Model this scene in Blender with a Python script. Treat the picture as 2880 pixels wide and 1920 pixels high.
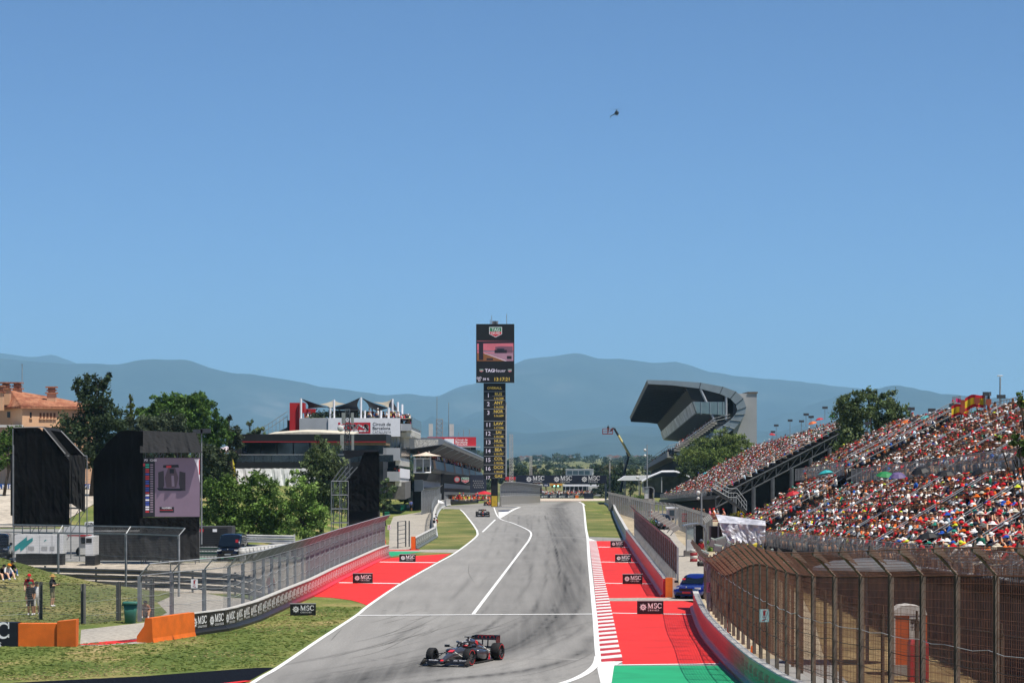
import bpy, bmesh, math, random
import numpy as np
from mathutils import Vector, Matrix, noise
random.seed(11); rnd = random.Random(5); nr = np.random.RandomState(3)
for _o in list(bpy.data.objects): bpy.data.objects.remove(_o)
sc = bpy.context.scene
COL = sc.collection
# ---------------------------------------------------------------- camera, sky, sun, exposure
F, HY, CX, H = 7700.0, 1283.0, 1440.0, 8.5        # focal length in photo pixels, horizon row, centre column, eye height
cd = bpy.data.cameras.new('camera'); cam = bpy.data.objects.new('camera', cd); COL.objects.link(cam)
cam.location = (0, 0, H); cam.rotation_euler = (math.pi / 2, 0, 0)
cd.sensor_width = 36; cd.lens = F / 2880 * 36; cd.shift_y = (HY - 960) / 2880; cd.clip_start = 1; cd.clip_end = 150000
sc.camera = cam
SUN = Vector((0.34, -0.24, 0.91)).normalized()
world = bpy.data.worlds.new('World'); sc.world = world; world.use_nodes = True
nt = world.node_tree; bg = nt.nodes['Background']
sky = nt.nodes.new('ShaderNodeTexSky'); sky.sky_type = 'NISHITA'; sky.sun_disc = False
sky.sun_elevation = math.asin(SUN.z); sky.sun_rotation = math.atan2(SUN.x, SUN.y)
sky.altitude = 6500; sky.air_density = 1.2; sky.dust_density = 0.0; sky.ozone_density = 10.0
nt.links.new(sky.outputs[0], bg.inputs[0]); bg.inputs[1].default_value = 0.093
sl = bpy.data.lights.new('sun', 'SUN'); sun = bpy.data.objects.new('sun', sl); COL.objects.link(sun)
sl.energy = 5.0; sl.angle = math.radians(0.5); sl.color = (1.0, 0.945, 0.86)
sun.rotation_euler = (-SUN).to_track_quat('-Z', 'Y').to_euler(); sun.location = (40, -40, 120)
vs = sc.view_settings; vs.view_transform = 'Standard'; vs.look = 'None'; vs.exposure = 0.32; vs.gamma = 1.0
sc.render.engine = 'CYCLES'; sc.cycles.use_denoising = True; sc.cycles.denoiser = 'OPENIMAGEDENOISE'
sc.cycles.max_bounces = 6; sc.cycles.transparent_max_bounces = 12; sc.cycles.volume_bounces = 2
# ---------------------------------------------------------------- helpers
def W(px, py, Y):                       # photo pixel at a chosen distance -> point in the place
    return Vector(((px - CX) * Y / F, Y, H - (py - HY) * Y / F))
def G(px, py, z=0.0):                   # photo pixel on level ground at height z
    return W(px, py, (H - z) * F / (py - HY))
def sm(t):
    t = min(1.0, max(0.0, t)); return t * t * (3 - 2 * t)
def prof(Y):                            # lie of the land along the straight: level, then falling away over the crest
    if Y < 440: return 0.0
    if Y < 500: return -0.0148 * (Y - 440) ** 2 / 120
    if Y < 860: return -0.0148 * (Y - 470)
    return -5.77
def gz(X, Y):
    z = prof(Y)
    z += (4.6 + 0.0) * sm((Y - 225) / 95) * sm((-18.0 - 0.004 * max(0, 400 - Y) - X) / 13)
    if Y > 1200: z += 6 * sm((Y - 1200) / 2500)
    return z
def lin(c):
    if isinstance(c, str): c = [int(c[i:i + 2], 16) / 255 for i in (0, 2, 4)]
    return tuple(x / 12.92 if x <= 0.04045 else ((x + 0.055) / 1.055) ** 2.4 for x in c)
MATS = {}
def mat(name, col, rough=0.6, metal=0.0, var=0.12, scale=2.0, bump=0.0, emit=0.0, spec=0.5, alpha=1.0, col2=None, attr=None, trans=0.0, coat=0.0):
    """procedural material: base colour broken up by noise, optional bump, optional face-colour attribute"""
    if name in MATS: return MATS[name]
    m = bpy.data.materials.new(name); m.use_nodes = True; t = m.node_tree; N = t.nodes; L = t.links
    b = N['Principled BSDF']; c = lin(col) if not isinstance(col, tuple) else col
    b.inputs['Roughness'].default_value = rough; b.inputs['Metallic'].default_value = metal
    b.inputs['Specular IOR Level'].default_value = spec; b.inputs['Coat Weight'].default_value = coat
    tc = N.new('ShaderNodeTexCoord')
    nz = N.new('ShaderNodeTexNoise'); nz.inputs['Scale'].default_value = scale; nz.inputs['Detail'].default_value = 5
    L.new(tc.outputs['Object'], nz.inputs['Vector'])
    mix = N.new('ShaderNodeMix'); mix.data_type = 'RGBA'
    c2 = lin(col2) if isinstance(col2, str) else (col2 or tuple(x * (1 - var * 2) for x in c))
    if attr:
        a = N.new('ShaderNodeAttribute'); a.attribute_name = attr
        hs = N.new('ShaderNodeHueSaturation'); L.new(a.outputs['Color'], hs.inputs['Color'])
        mr = N.new('ShaderNodeMapRange'); mr.inputs[1].default_value = 0.3; mr.inputs[2].default_value = 0.7
        mr.inputs[3].default_value = 1 - var; mr.inputs[4].default_value = 1 + var
        L.new(nz.outputs[0], mr.inputs[0]); L.new(mr.outputs[0], hs.inputs['Value']); src = hs.outputs[0]
    else:
        rp = N.new('ShaderNodeMapRange'); rp.inputs[1].default_value = 0.35; rp.inputs[2].default_value = 0.68
        L.new(nz.outputs[0], rp.inputs[0]); L.new(rp.outputs[0], mix.inputs[0])
        mix.inputs[6].default_value = (*c, 1); mix.inputs[7].default_value = (*c2, 1); src = mix.outputs[2]
    L.new(src, b.inputs['Base Color'])
    if bump:
        n2 = N.new('ShaderNodeTexNoise'); n2.inputs['Scale'].default_value = scale * 6; n2.inputs['Detail'].default_value = 4
        L.new(tc.outputs['Object'], n2.inputs['Vector'])
        bp = N.new('ShaderNodeBump'); bp.inputs['Strength'].default_value = bump; bp.inputs['Distance'].default_value = 0.1
        L.new(n2.outputs[0], bp.inputs['Height']); L.new(bp.outputs[0], b.inputs['Normal'])
    if emit:
        L.new(src, b.inputs['Emission Color']); b.inputs['Emission Strength'].default_value = emit
    if alpha < 1: b.inputs['Alpha'].default_value = alpha
    if trans:
        tr = N.new('ShaderNodeBsdfTranslucent'); L.new(src, tr.inputs[0]); ms = N.new('ShaderNodeMixShader')
        ms.inputs[0].default_value = trans; L.new(b.outputs[0], ms.inputs[1]); L.new(tr.outputs[0], ms.inputs[2])
        L.new(ms.outputs[0], N['Material Output'].inputs[0])
    MATS[name] = m; return m
def nodes_of(m): return m.node_tree.nodes, m.node_tree.links
def thing(name, label, cat, loc=(0, 0, 0), rz=0.0, group=None):
    o = bpy.data.objects.new(name, None); COL.objects.link(o); o.location = loc; o.rotation_euler = (0, 0, rz)
    o.empty_display_size = 0.2
    return tag(o, label, cat, group)
def tag(o, label, cat, group=None):
    o['label'] = label; o['category'] = cat
    if group: o['group'] = group
    return o
def pm(o):
    return Matrix.LocRotScale(o.location, o.rotation_euler, o.scale) if o.parent is None else pm(o.parent) @ Matrix.LocRotScale(o.location, o.rotation_euler, o.scale)
TXT = {}
def txt(s, off=0.012):
    k = (s, off)
    if k in TXT: return TXT[k]
    cu = bpy.data.curves.new('t', 'FONT'); cu.body = s; cu.resolution_u = 2; cu.offset = off
    o = bpy.data.objects.new('t', cu); COL.objects.link(o)
    dg = bpy.context.evaluated_depsgraph_get(); me = o.evaluated_get(dg).to_mesh()
    v = np.array([p.co[:2] for p in me.vertices]) if len(me.vertices) else np.zeros((1, 2))
    f = [tuple(p.vertices) for p in me.polygons]
    v = v - np.array([v[:, 0].min(), 0]); v = v / 0.7
    bpy.data.objects.remove(o); bpy.data.curves.remove(cu)
    TXT[k] = (v, f, v[:, 0].max()); return TXT[k]
class MB:
    """collects faces; build() makes ONE mesh object of them"""
    def __init__(s): s.v = []; s.f = []; s.m = []
    def add(s, vs, fs, mi=0):
        o = len(s.v); s.v += [tuple(p) for p in vs]; s.f += [tuple(i + o for i in f) for f in fs]; s.m += [mi] * len(fs); return s
    def bx(s, x0, x1, y0, y1, z0, z1, mi=0):
        return s.add([(x0, y0, z0), (x1, y0, z0), (x1, y1, z0), (x0, y1, z0), (x0, y0, z1), (x1, y0, z1), (x1, y1, z1), (x0, y1, z1)],
                     [(0, 3, 2, 1), (4, 5, 6, 7), (0, 1, 5, 4), (1, 2, 6, 5), (2, 3, 7, 6), (3, 0, 4, 7)], mi)
    def box(s, c, d, mi=0, rot=None):
        p = [Vector((x * d[0] / 2, y * d[1] / 2, z * d[2] / 2)) for z in (-1, 1) for x, y in ((-1, -1), (1, -1), (1, 1), (-1, 1))]
        if rot is not None: p = [rot @ q for q in p]
        return s.add([q + Vector(c) for q in p], [(0, 3, 2, 1), (4, 5, 6, 7), (0, 1, 5, 4), (1, 2, 6, 5), (2, 3, 7, 6), (3, 0, 4, 7)], mi)
    def quad(s, a, b, c, d, mi=0): return s.add([a, b, c, d], [(0, 1, 2, 3)], mi)
    def tube(s, pts, r, n=6, mi=0, cap=True):
        pts = [Vector(p) for p in pts]; rr = r if isinstance(r, (list, tuple)) else [r] * len(pts); rings = []
        for i, p in enumerate(pts):
            d = (pts[min(i + 1, len(pts) - 1)] - pts[max(i - 1, 0)])
            d = d.normalized() if d.length > 1e-9 else Vector((0, 0, 1))
            u = d.cross(Vector((0, 0, 1)) if abs(d.z) < 0.95 else Vector((1, 0, 0))).normalized(); w = d.cross(u)
            rings.append([p + (u * math.cos(2 * math.pi * k / n) + w * math.sin(2 * math.pi * k / n)) * rr[i] for k in range(n)])
        return s.loft(rings, mi, cap)
    def loft(s, rings, mi=0, cap=True, closed=True):
        n = len(rings[0]); o = []; fs = []
        for r in rings: o += list(r)
        for i in range(len(rings) - 1):
            for k in range(n if closed else n - 1):
                a = i * n + k; b = i * n + (k + 1) % n; fs.append((a, b, b + n, a + n))
        if cap and closed: fs.append(tuple(range(n))[::-1]); fs.append(tuple(range((len(rings) - 1) * n, len(rings) * n)))
        return s.add(o, fs, mi)
    def prism(s, poly, ext, mi=0):      # closed outline of 3-D points pushed along a vector
        e = Vector(ext); a = [Vector(p) for p in poly]; n = len(a)
        return s.add(a + [p + e for p in a], [tuple(range(n))[::-1], tuple(range(n, 2 * n))] + [(i, (i + 1) % n, n + (i + 1) % n, n + i) for i in range(n)], mi)
    def ball(s, c, r, n=8, m=6, mi=0, sc_=(1, 1, 1), top=1.0):
        rings = []
        for i in range(m + 1):
            t = math.pi * i / m
            if top < 1 and i / m > top: break
            rings.append([(c[0] + r * sc_[0] * math.sin(max(t, .02)) * math.cos(2 * math.pi * k / n), c[1] + r * sc_[1] * math.sin(max(t, .02)) * math.sin(2 * math.pi * k / n), c[2] + r * sc_[2] * math.cos(t)) for k in range(n)])
        return s.loft(rings[::-1], mi)
    def text(s, t, org, right, up, h, mi=0, align='L', off=0.012, wmax=None):
        v, f, w = txt(t, off); r = Vector(right).normalized(); u = Vector(up).normalized(); org = Vector(org)
        sx = 1.0
        if wmax and w * h > wmax: sx = wmax / (w * h)
        dx = {'L': 0, 'C': -w / 2, 'R': -w}[align]
        s.add([org + r * ((p[0] + dx) * h * sx) + u * (p[1] * h) for p in v], f, mi); return w * h * sx
    def build(s, name, mats, parent=None, smooth=False, kind=None, local=False):
        me = bpy.data.meshes.new(name); vs = s.v
        if parent is not None and not local:
            q = pm(parent).inverted(); vs = [q @ Vector(p) for p in vs]
        me.from_pydata([tuple(p) for p in vs], [], s.f)
        for m in (mats if isinstance(mats, (list, tuple)) else [mats]): me.materials.append(m)
        if len(me.materials) > 1: me.polygons.foreach_set('material_index', s.m)
        if smooth: me.polygons.foreach_set('use_smooth', [True] * len(me.polygons))
        me.update()
        o = bpy.data.objects.new(name, me); COL.objects.link(o); o.parent = parent
        if kind: o['kind'] = kind
        if name in ('lettering', 'tile_rows', 'picture', 'emblem', 'row_rule', 'roof_lamps', 'handrail', 'scaffold'): o['kind'] = 'stuff'
        return o
    def one(s, name, mats, label, cat, group=None, smooth=False):     # a thing that is one mesh, origin at its base
        xs = np.array(s.v, float); c = ((xs[:, 0].min() + xs[:, 0].max()) / 2, (xs[:, 1].min() + xs[:, 1].max()) / 2, xs[:, 2].min())
        s.v = [tuple(p) for p in xs - np.array(c)]
        o = s.build(name, mats, None, smooth); o.location = c; return tag(o, label, cat, group)
def copy_tree(o, parent=None):
    c = o.copy(); COL.objects.link(c); c.parent = parent
    for ch in list(o.children): copy_tree(ch, c)
    return c
def inst(me, name, parent, loc, rz=0.0, scale=None):   # one more piece that shares mesh data
    o = bpy.data.objects.new(name, me); COL.objects.link(o); o.parent = parent; o.location = loc; o.rotation_euler = (0, 0, rz)
    if name == 'lettering': o['kind'] = 'stuff'
    if scale: o.scale = scale
    return o
def sub(poly, step=6.0):                # polyline resampled
    out = []
    for a, b in zip(poly[:-1], poly[1:]):
        a = Vector(a); b = Vector(b); n = max(1, int((b - a).length / step))
        out += [a.lerp(b, i / n) for i in range(n)]
    return out + [Vector(poly[-1])]
def smooth_line(pts, n=8):              # Catmull-Rom through points
    P = [Vector(p) for p in pts]; out = []
    for i in range(len(P) - 1):
        a = P[max(i - 1, 0)]; b = P[i]; c = P[i + 1]; d = P[min(i + 2, len(P) - 1)]
        for k in range(n):
            t = k / n
            out.append(0.5 * ((2 * b) + (c - a) * t + (2 * a - 5 * b + 4 * c - d) * t * t + (3 * b - a - 3 * c + d) * t ** 3))
    return out + [P[-1]]
def sheet(name, poly, m, dz, kind='structure'):      # flat painted area lying on level ground
    mb = MB(); p = [(q[0], q[1], gz(q[0], q[1]) + dz) for q in poly]
    bm = bmesh.new(); vs_ = [bm.verts.new(q) for q in p]; f = bm.faces.new(vs_)
    bmesh.ops.triangulate(bm, faces=[f]); bm.normal_update()
    for f in bm.faces:
        if f.normal.z < 0: f.normal_flip()
    me = bpy.data.meshes.new(name); bm.to_mesh(me); bm.free(); me.materials.append(m)
    o = bpy.data.objects.new(name, me); COL.objects.link(o); o['kind'] = kind; return o
def band(name, left, right, m, dz, kind='structure', cols=1):      # strip between two lines, following the ground
    mb = MB(); n = len(left)
    for i in range(n):
        a = Vector(left[i]); b = Vector(right[i])
        for k in range(cols + 1):
            q = a.lerp(b, k / cols); mb.v.append((q.x, q.y, gz(q.x, q.y) + dz))
    for i in range(n - 1):
        for k in range(cols):
            a = i * (cols + 1) + k; mb.f.append((a, a + 1, a + cols + 2, a + cols + 1)); mb.m.append(0)
    return mb.build(name, m, kind=kind)
def line(name, pts, w, m, dz):          # painted line of width w along points
    pts = [Vector((p[0], p[1], 0)) for p in pts]; L_, R_ = [], []
    for i, p in enumerate(pts):
        d = (pts[min(i + 1, len(pts) - 1)] - pts[max(i - 1, 0)]).normalized(); n = Vector((-d.y, d.x, 0)) * w / 2
        L_.append(p + n); R_.append(p - n)
    return band(name, L_, R_, m, dz)
# ---------------------------------------------------------------- ground materials
def ground_mat(name, stops, scale, fine, bump=0.6, rough=0.95):
    m = bpy.data.materials.new(name); m.use_nodes = True; N, L = nodes_of(m); b = N['Principled BSDF']
    tc = N.new('ShaderNodeTexCoord'); n1 = N.new('ShaderNodeTexNoise'); n1.inputs['Scale'].default_value = scale; n1.inputs['Detail'].default_value = 8; n1.inputs['Roughness'].default_value = 0.62
    mp = N.new('ShaderNodeMapping'); mp.inputs['Scale'].default_value = (1, 0.55, 1); L.new(tc.outputs['Object'], mp.inputs[0]); L.new(mp.outputs[0], n1.inputs['Vector'])
    cr = N.new('ShaderNodeValToRGB'); L.new(n1.outputs[0], cr.inputs[0]); e = cr.color_ramp.elements
    while len(e) < len(stops): e.new(0.5)
    for k, (p, c) in enumerate(stops): e[k].position = p; e[k].color = (*lin(c), 1)
    n2 = N.new('ShaderNodeTexNoise'); n2.inputs['Scale'].default_value = fine; n2.inputs['Detail'].default_value = 3; L.new(tc.outputs['Object'], n2.inputs['Vector'])
    mr = N.new('ShaderNodeMapRange'); mr.inputs[1].default_value = 0.3; mr.inputs[2].default_value = 0.7; mr.inputs[3].default_value = 0.68; mr.inputs[4].default_value = 1.28; L.new(n2.outputs[0], mr.inputs[0])
    hs = N.new('ShaderNodeHueSaturation'); L.new(cr.outputs[0], hs.inputs['Color']); L.new(mr.outputs[0], hs.inputs['Value']); L.new(hs.outputs[0], b.inputs['Base Color'])
    bp = N.new('ShaderNodeBump'); bp.inputs['Strength'].default_value = bump; bp.inputs['Distance'].default_value = 0.12; L.new(n2.outputs[0], bp.inputs['Height']); L.new(bp.outputs[0], b.inputs['Normal'])
    b.inputs['Roughness'].default_value = rough; b.inputs['Specular IOR Level'].default_value = 0.15; MATS[name] = m; return m
M_GRASS = ground_mat('grass', [(0.33, '4c5c2c'), (0.46, '5f6d36'), (0.55, '777b44'), (0.63, '948658'), (0.72, 'b09d74')], 0.2, 5.0, 1.0)
M_GRASS2 = ground_mat('mown_grass', [(0.3, '4d5a2e'), (0.5, '6a7040'), (0.62, '877f51'), (0.75, '9c8e62')], 0.14, 4.5, 1.0)
M_GRAVEL = ground_mat('gravel', [(0.3, 'a39a8c'), (0.5, 'b4aa9b'), (0.7, 'c0b7a8')], 0.3, 1.6, 1.0)
M_DIRT = ground_mat('dirt', [(0.3, '8f826c'), (0.5, 'a99b82'), (0.7, 'b8aa90')], 0.2, 2.0, 0.6)
M_PATH = ground_mat('concrete_path', [(0.3, '97928a'), (0.5, 'a29c92'), (0.7, 'aca599')], 0.25, 4.0, 0.15)
M_BROWN = ground_mat('brown_bank', [(0.3, '5a4a33'), (0.5, '7d6a4a'), (0.7, '96825e')], 0.2, 1.2, 1.0)
M_FAR = ground_mat('far_fields', [(0.3, '4a5534'), (0.5, '67693f'), (0.7, '8a7f58')], 0.01, 0.08, 0.2)
M_WHITE = mat('white_paint', 'e9e9e6', 0.6, var=0.05, scale=1.2)
M_RED = mat('red_paint', 'e0251d', 0.75, var=0.13, scale=0.35, bump=0.05)
M_GREEN = mat('green_paint', '18a06a', 0.7, var=0.12, scale=0.5, bump=0.05)
M_DKSTRIP = mat('near_black_navy', '131720', 0.95, var=0.3, scale=8, bump=0.5, spec=0.1)  # near-black navy colour of the lower-left ground strip
M_NAVYP = mat('navy_paint', '39435c', 0.8, var=0.1)
def asphalt_mat():
    m = bpy.data.materials.new('asphalt'); m.use_nodes = True; N, L = nodes_of(m); b = N['Principled BSDF']; tc = N.new('ShaderNodeTexCoord')
    def nz(sx, sy, scale, det=4, rot=0.0):
        mp = N.new('ShaderNodeMapping'); mp.inputs['Scale'].default_value = (sx, sy, 1); mp.inputs['Rotation'].default_value = (0, 0, rot); L.new(tc.outputs['Object'], mp.inputs[0])
        n = N.new('ShaderNodeTexNoise'); n.inputs['Scale'].default_value = scale; n.inputs['Detail'].default_value = det; L.new(mp.outputs[0], n.inputs['Vector']); return n.outputs[0]
    def mr(s, a, c, lo, hi):
        r = N.new('ShaderNodeMapRange'); r.inputs[1].default_value = a; r.inputs[2].default_value = c; r.inputs[3].default_value = lo; r.inputs[4].default_value = hi; L.new(s, r.inputs[0]); return r.outputs[0]
    def mul(a, c):
        x = N.new('ShaderNodeMath'); x.operation = 'MULTIPLY'
        for k, s in enumerate((a, c)):
            if isinstance(s, float): x.inputs[k].default_value = s
            else: L.new(s, x.inputs[k])
        return x.outputs[0]
    base = mul(mul(mr(nz(1, 1, 0.11), 0.3, 0.7, 0.93, 1.06), mr(nz(1, 0.05, 1.4, 5, 0.03), 0.3, 0.7, 0.9, 1.07)), mr(nz(1, 1, 12, 3), 0.3, 0.7, 0.84, 1.16))
    at = N.new('ShaderNodeAttribute'); at.attribute_name = 'rub'
    streak = mr(nz(1, 0.008, 2.6, 5, 0.03), 0.35, 0.65, 0.7, 1.0)
    rub = mul(at.outputs['Fac'], streak); inv = N.new('ShaderNodeMath'); inv.operation = 'SUBTRACT'; inv.inputs[0].default_value = 1.0; L.new(mul(rub, 0.92), inv.inputs[1])
    v = mul(base, inv.outputs[0])
    mx = N.new('ShaderNodeMix'); mx.data_type = 'RGBA'; mx.blend_type = 'MULTIPLY'; mx.inputs[0].default_value = 1; mx.inputs[6].default_value = (0.262, 0.254, 0.238, 1); L.new(v, mx.inputs[7])
    L.new(mx.outputs[2], b.inputs['Base Color']); b.inputs['Roughness'].default_value = 0.85; b.inputs['Specular IOR Level'].default_value = 0.25
    return m
M_ASPH = asphalt_mat()
M_ASPH2 = mat('service_asphalt', '8d8c88', 0.9, var=0.1, scale=0.4)
# ---------------------------------------------------------------- ground sheet reaching the horizon
ys = list(np.arange(-40, 225, 20)) + list(np.arange(225, 340, 5)) + list(np.arange(340, 900, 12)) + [900, 950, 1020, 1100, 1200, 1400, 1700, 2200, 3000, 4500, 7000, 11000, 20000, 60000]
xs = [-30000, -12000, -6000, -3000, -1500, -700, -400, -250, -180, -140] + list(np.arange(-110, -10, 4)) + list(np.arange(-8, 120, 12)) + [120, 180, 250, 400, 700, 1500, 3000, 6000, 12000, 30000]
g = MB(); g.v = [(x, y, gz(x, y)) for y in ys for x in xs]; nx = len(xs)
g.f = [(j * nx + i, j * nx + i + 1, (j + 1) * nx + i + 1, (j + 1) * nx + i) for j in range(len(ys) - 1) for i in range(nx - 1)]
g.m = [0 if ys[j + 1] < 1000 else 1 for j in range(len(ys) - 1) for i in range(nx - 1)]
g.build('ground', [M_GRASS, M_FAR], smooth=True, kind='structure')
# ---------------------------------------------------------------- mountains
def mountains(name, Yc, prof_px, depth, m, seed, rough=1.0, x0=-600, x1=3500):
    px = [p[0] for p in prof_px]; py = [p[1] for p in prof_px]; nxx, nyy = 260, 34; mb = MB()
    for j in range(nyy):
        t = j / (nyy - 1) * 1.5                 # 0 foot, 1 crest, 1.5 behind
        Y = Yc - depth * (1 - t)
        for i in range(nxx):
            x = x0 + (x1 - x0) * i / (nxx - 1); X = (x - CX) * Yc / F * (0.25 * Y / Yc + 0.75)
            hc = H + (HY - np.interp(x, px, py)) * Yc / F
            k = (t ** 1.25 if t <= 1 else 1 - (t - 1) * 1.3)
            q = Vector((X / 3400, Y / 3400, seed)); n = noise.fractal(q, 0.9, 2.1, 6) * 2.2 ; rid = 2.2 * abs(noise.noise(Vector((X / 1600, Y / 6000, seed + 5))))
            z = hc * k + (n * 190 - rid * 230) * rough * min(1, t * 2) * (1 - 0.96 * math.exp(-((t - 1) / 0.2) ** 2)) * (0.35 + 0.65 * max(0.0, min(1, hc / 300)))
            if abs(t - 1) < 0.04: z = hc + noise.fractal(Vector((X / 600, 1, seed)), 0.8, 2.2, 4) * 20
            mb.v.append((X, Y, max(z - 6, -6)))
    mb.f = [(j * nxx + i, j * nxx + i + 1, (j + 1) * nxx + i + 1, (j + 1) * nxx + i) for j in range(nyy - 1) for i in range(nxx - 1)]; mb.m = [0] * len(mb.f)
    return mb.build(name, m, smooth=True, kind='structure')
M_MTN = ground_mat('mountain_forest', [(0.35, '1a2222'), (0.5, '26302c'), (0.6, '363e3a'), (0.7, '5c5a54')], 0.0008, 0.008, 1.0)
MATS['mountain_forest'].node_tree.nodes['Principled BSDF'].inputs['Roughness'].default_value = 1
far_l = [(-700, 985), (0, 992), (80, 1001), (150, 995), (215, 1020), (300, 1035), (420, 1050), (700, 1090), (1000, 1150), (1400, 1240), (4000, 1270)]
mid_l = [(-700, 1000), (0, 1008), (120, 1018), (250, 1024), (330, 1023), (400, 1010), (440, 1005), (530, 1009), (590, 1029), (650, 1046), (720, 1054), (800, 1067), (900, 1087), (1000, 1097), (1080, 1112), (1140, 1128), (1300, 1180), (1600, 1240), (4000, 1275)]
right_r = [(-700, 1280), (700, 1240), (950, 1160), (1080, 1118), (1150, 1109), (1230, 1113), (1290, 1088), (1340, 1075), (1400, 1045), (1440, 1022), (1480, 1010), (1540, 1006), (1600, 995), (1625, 991), (1680, 1003), (1750, 1003), (1840, 1016), (1900, 1015), (2000, 1046), (2080, 1056), (2160, 1065), (2280, 1079), (2420, 1091), (2480, 1106), (2600, 1127), (2700, 1142), (2800, 1152), (2880, 1161), (3100, 1180), (4000, 1240)]
foot = [(-700, 1250), (300, 1235), (800, 1215), (1150, 1190), (1500, 1215), (1700, 1195), (2000, 1205), (2400, 1230), (2880, 1235), (4000, 1260)]
mountains('far_mountain_range', 32000, far_l, 9000, M_MTN, 9.1)
mountains('mountain_range', 24000, mid_l, 10000, M_MTN, 2.7)
mountains('mountain_massif', 27000, right_r, 12000, M_MTN, 4.4)
mountains('foothills', 17500, foot, 6000, M_MTN, 6.2, 0.5)
# ---------------------------------------------------------------- track
LEFT = [G(*p) for p in [(470, 2080), (720, 1914), (781, 1878), (904, 1795), (1002, 1731), (1038, 1702), (1127, 1642), (1228, 1584), (1283, 1553), (1335, 1513), (1343, 1498), (1332, 1477), (1303, 1440), (1290, 1430)]]
RIGHT = [G(*p) for p in [(1640, 1412), (1643.6, 1440), (1648, 1486), (1652.7, 1513), (1656, 1562), (1662, 1624), (1668, 1685), (1674, 1746), (1680, 1823), (1684, 1850)]]
WALL1 = [G(*p) for p in [(1871, 1679), (1836, 1628), (1804, 1581), (1764, 1521), (1746, 1485), (1732.5, 1457), (1724, 1432)]]
WALL2 = [Vector(p + (0,)) for p in [(10.25, 153), (9.94, 147.5), (9.2, 130), (8.95, 116), (8.9, 104), (9.04, 97), (9.5, 89.5), (11.2, 81), (12.9, 74), (15.2, 67), (18.5, 60)]]
WALLL = [G(*p) for p in [(410, 1806), (530, 1787), (643, 1771), (720, 1746), (812, 1703), (873, 1676), (940, 1639), (1060, 1579), (1090, 1567)]]
def xat(pts, Y):
    p = sorted([(q[1], q[0]) for q in pts]); return float(np.interp(Y, [a for a, _ in p], [b for _, b in p]))
rows = list(np.arange(96, 170, .8)) + list(np.arange(170, 260, 2.0)) + list(np.arange(260, 470, 5)) + list(np.arange(470, 905, 15))
tr = MB(); rub = []
race = [G(*p) for p in [(1567, 1425), (1588, 1500), (1604, 1600), (1598, 1680), (1545, 1760), (1420, 1820), (1240, 1865), (1000, 1915), (700, 1990)]]
rl = sorted([(p.y, p.x) for p in smooth_line(race, 6)])
NC = 110
r5 = random.Random(8)
def chain(px): return np.array([(p.x, p.y) for p in sub([tuple(q) for q in smooth_line([G(*p) for p in px], 8)], .6)])
SW = [(chain([(1567, 1425), (1588, 1500), (1604, 1600), (1598, 1680), (1545, 1760), (1420, 1820), (1240, 1865), (1000, 1915), (700, 1990)]), 1.5, .62), (chain([(1672, 1790), (1640, 1835), (1560, 1868), (1440, 1892), (1250, 1912), (1000, 1945)]), .55, .55), (chain([(1480, 1450), (1480, 1560), (1440, 1680), (1330, 1790), (1150, 1850), (850, 1905)]), 2.6, .2)]
LN = [(r5.randrange(3), r5.uniform(-3.8, 3.8), r5.uniform(.05, .16), r5.uniform(.12, .5), r5.uniform(0, 60)) for k in range(46)]
def rubber(x, y):
    v = 0.0; dd = []
    for c, w, a in SW:
        q = c - (x, y); d2 = (q * q).sum(1); i = int(d2.argmin()); j = min(i + 1, len(c) - 1); t = c[j] - c[max(j - 1, 0)]; s = q[i][0] * t[1] - q[i][1] * t[0]; d = math.copysign(math.sqrt(d2[i]), s); dd.append((d, i)); v += a * math.exp(-(d / w) ** 2)
    for k, o, w, a, ph in LN:
        d, i = dd[k]; e = (d - o) / w
        if abs(e) < 3: v += a * math.exp(-e * e) * max(0, noise.noise(Vector((i * .035, ph, 0))) * 1.6 + .25)
    return min(v, 1.25)
for Y in rows:
    if Y <= 440: xl = xat(LEFT, Y)
    else: xl = -11.8 + 0.0195 * (Y - 440)
    xr = xat(RIGHT, Y) if Y > 115 else 14.0
    if 115 < Y < 170: xr = 10
    if 170 <= Y < 290: xr = xat(WALL1, Y)
    if Y > 507: xr = 13.2 + 0.024 * (Y - 507)
    xc = float(np.interp(Y, [a for a, _ in rl], [b for _, b in rl])) if Y < 460 else 7.7 + 0.024 * (Y - 460)
    for k in range(NC + 1):
        x = xl + (xr - xl) * k / NC; tr.v.append((x, Y, gz(x, Y) + 0.012))
        wd = 1.5 + 2.2 * sm((150 - Y) / 40); d = (x - xc) / wd
        rub.append(rubber(x, Y) if Y < 470 else .6 * math.exp(-d * d))
nr_ = len(rows); c1 = NC + 1
tr.f = [(j * c1 + i, j * c1 + i + 1, (j + 1) * c1 + i + 1, (j + 1) * c1 + i) for j in range(nr_ - 1) for i in range(NC)]; tr.m = [0] * len(tr.f)
to = tr.build('race_track', M_ASPH, kind='structure'); at_ = to.data.attributes.new('rub', 'FLOAT', 'POINT'); at_.data.foreach_set('value', rub)
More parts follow.
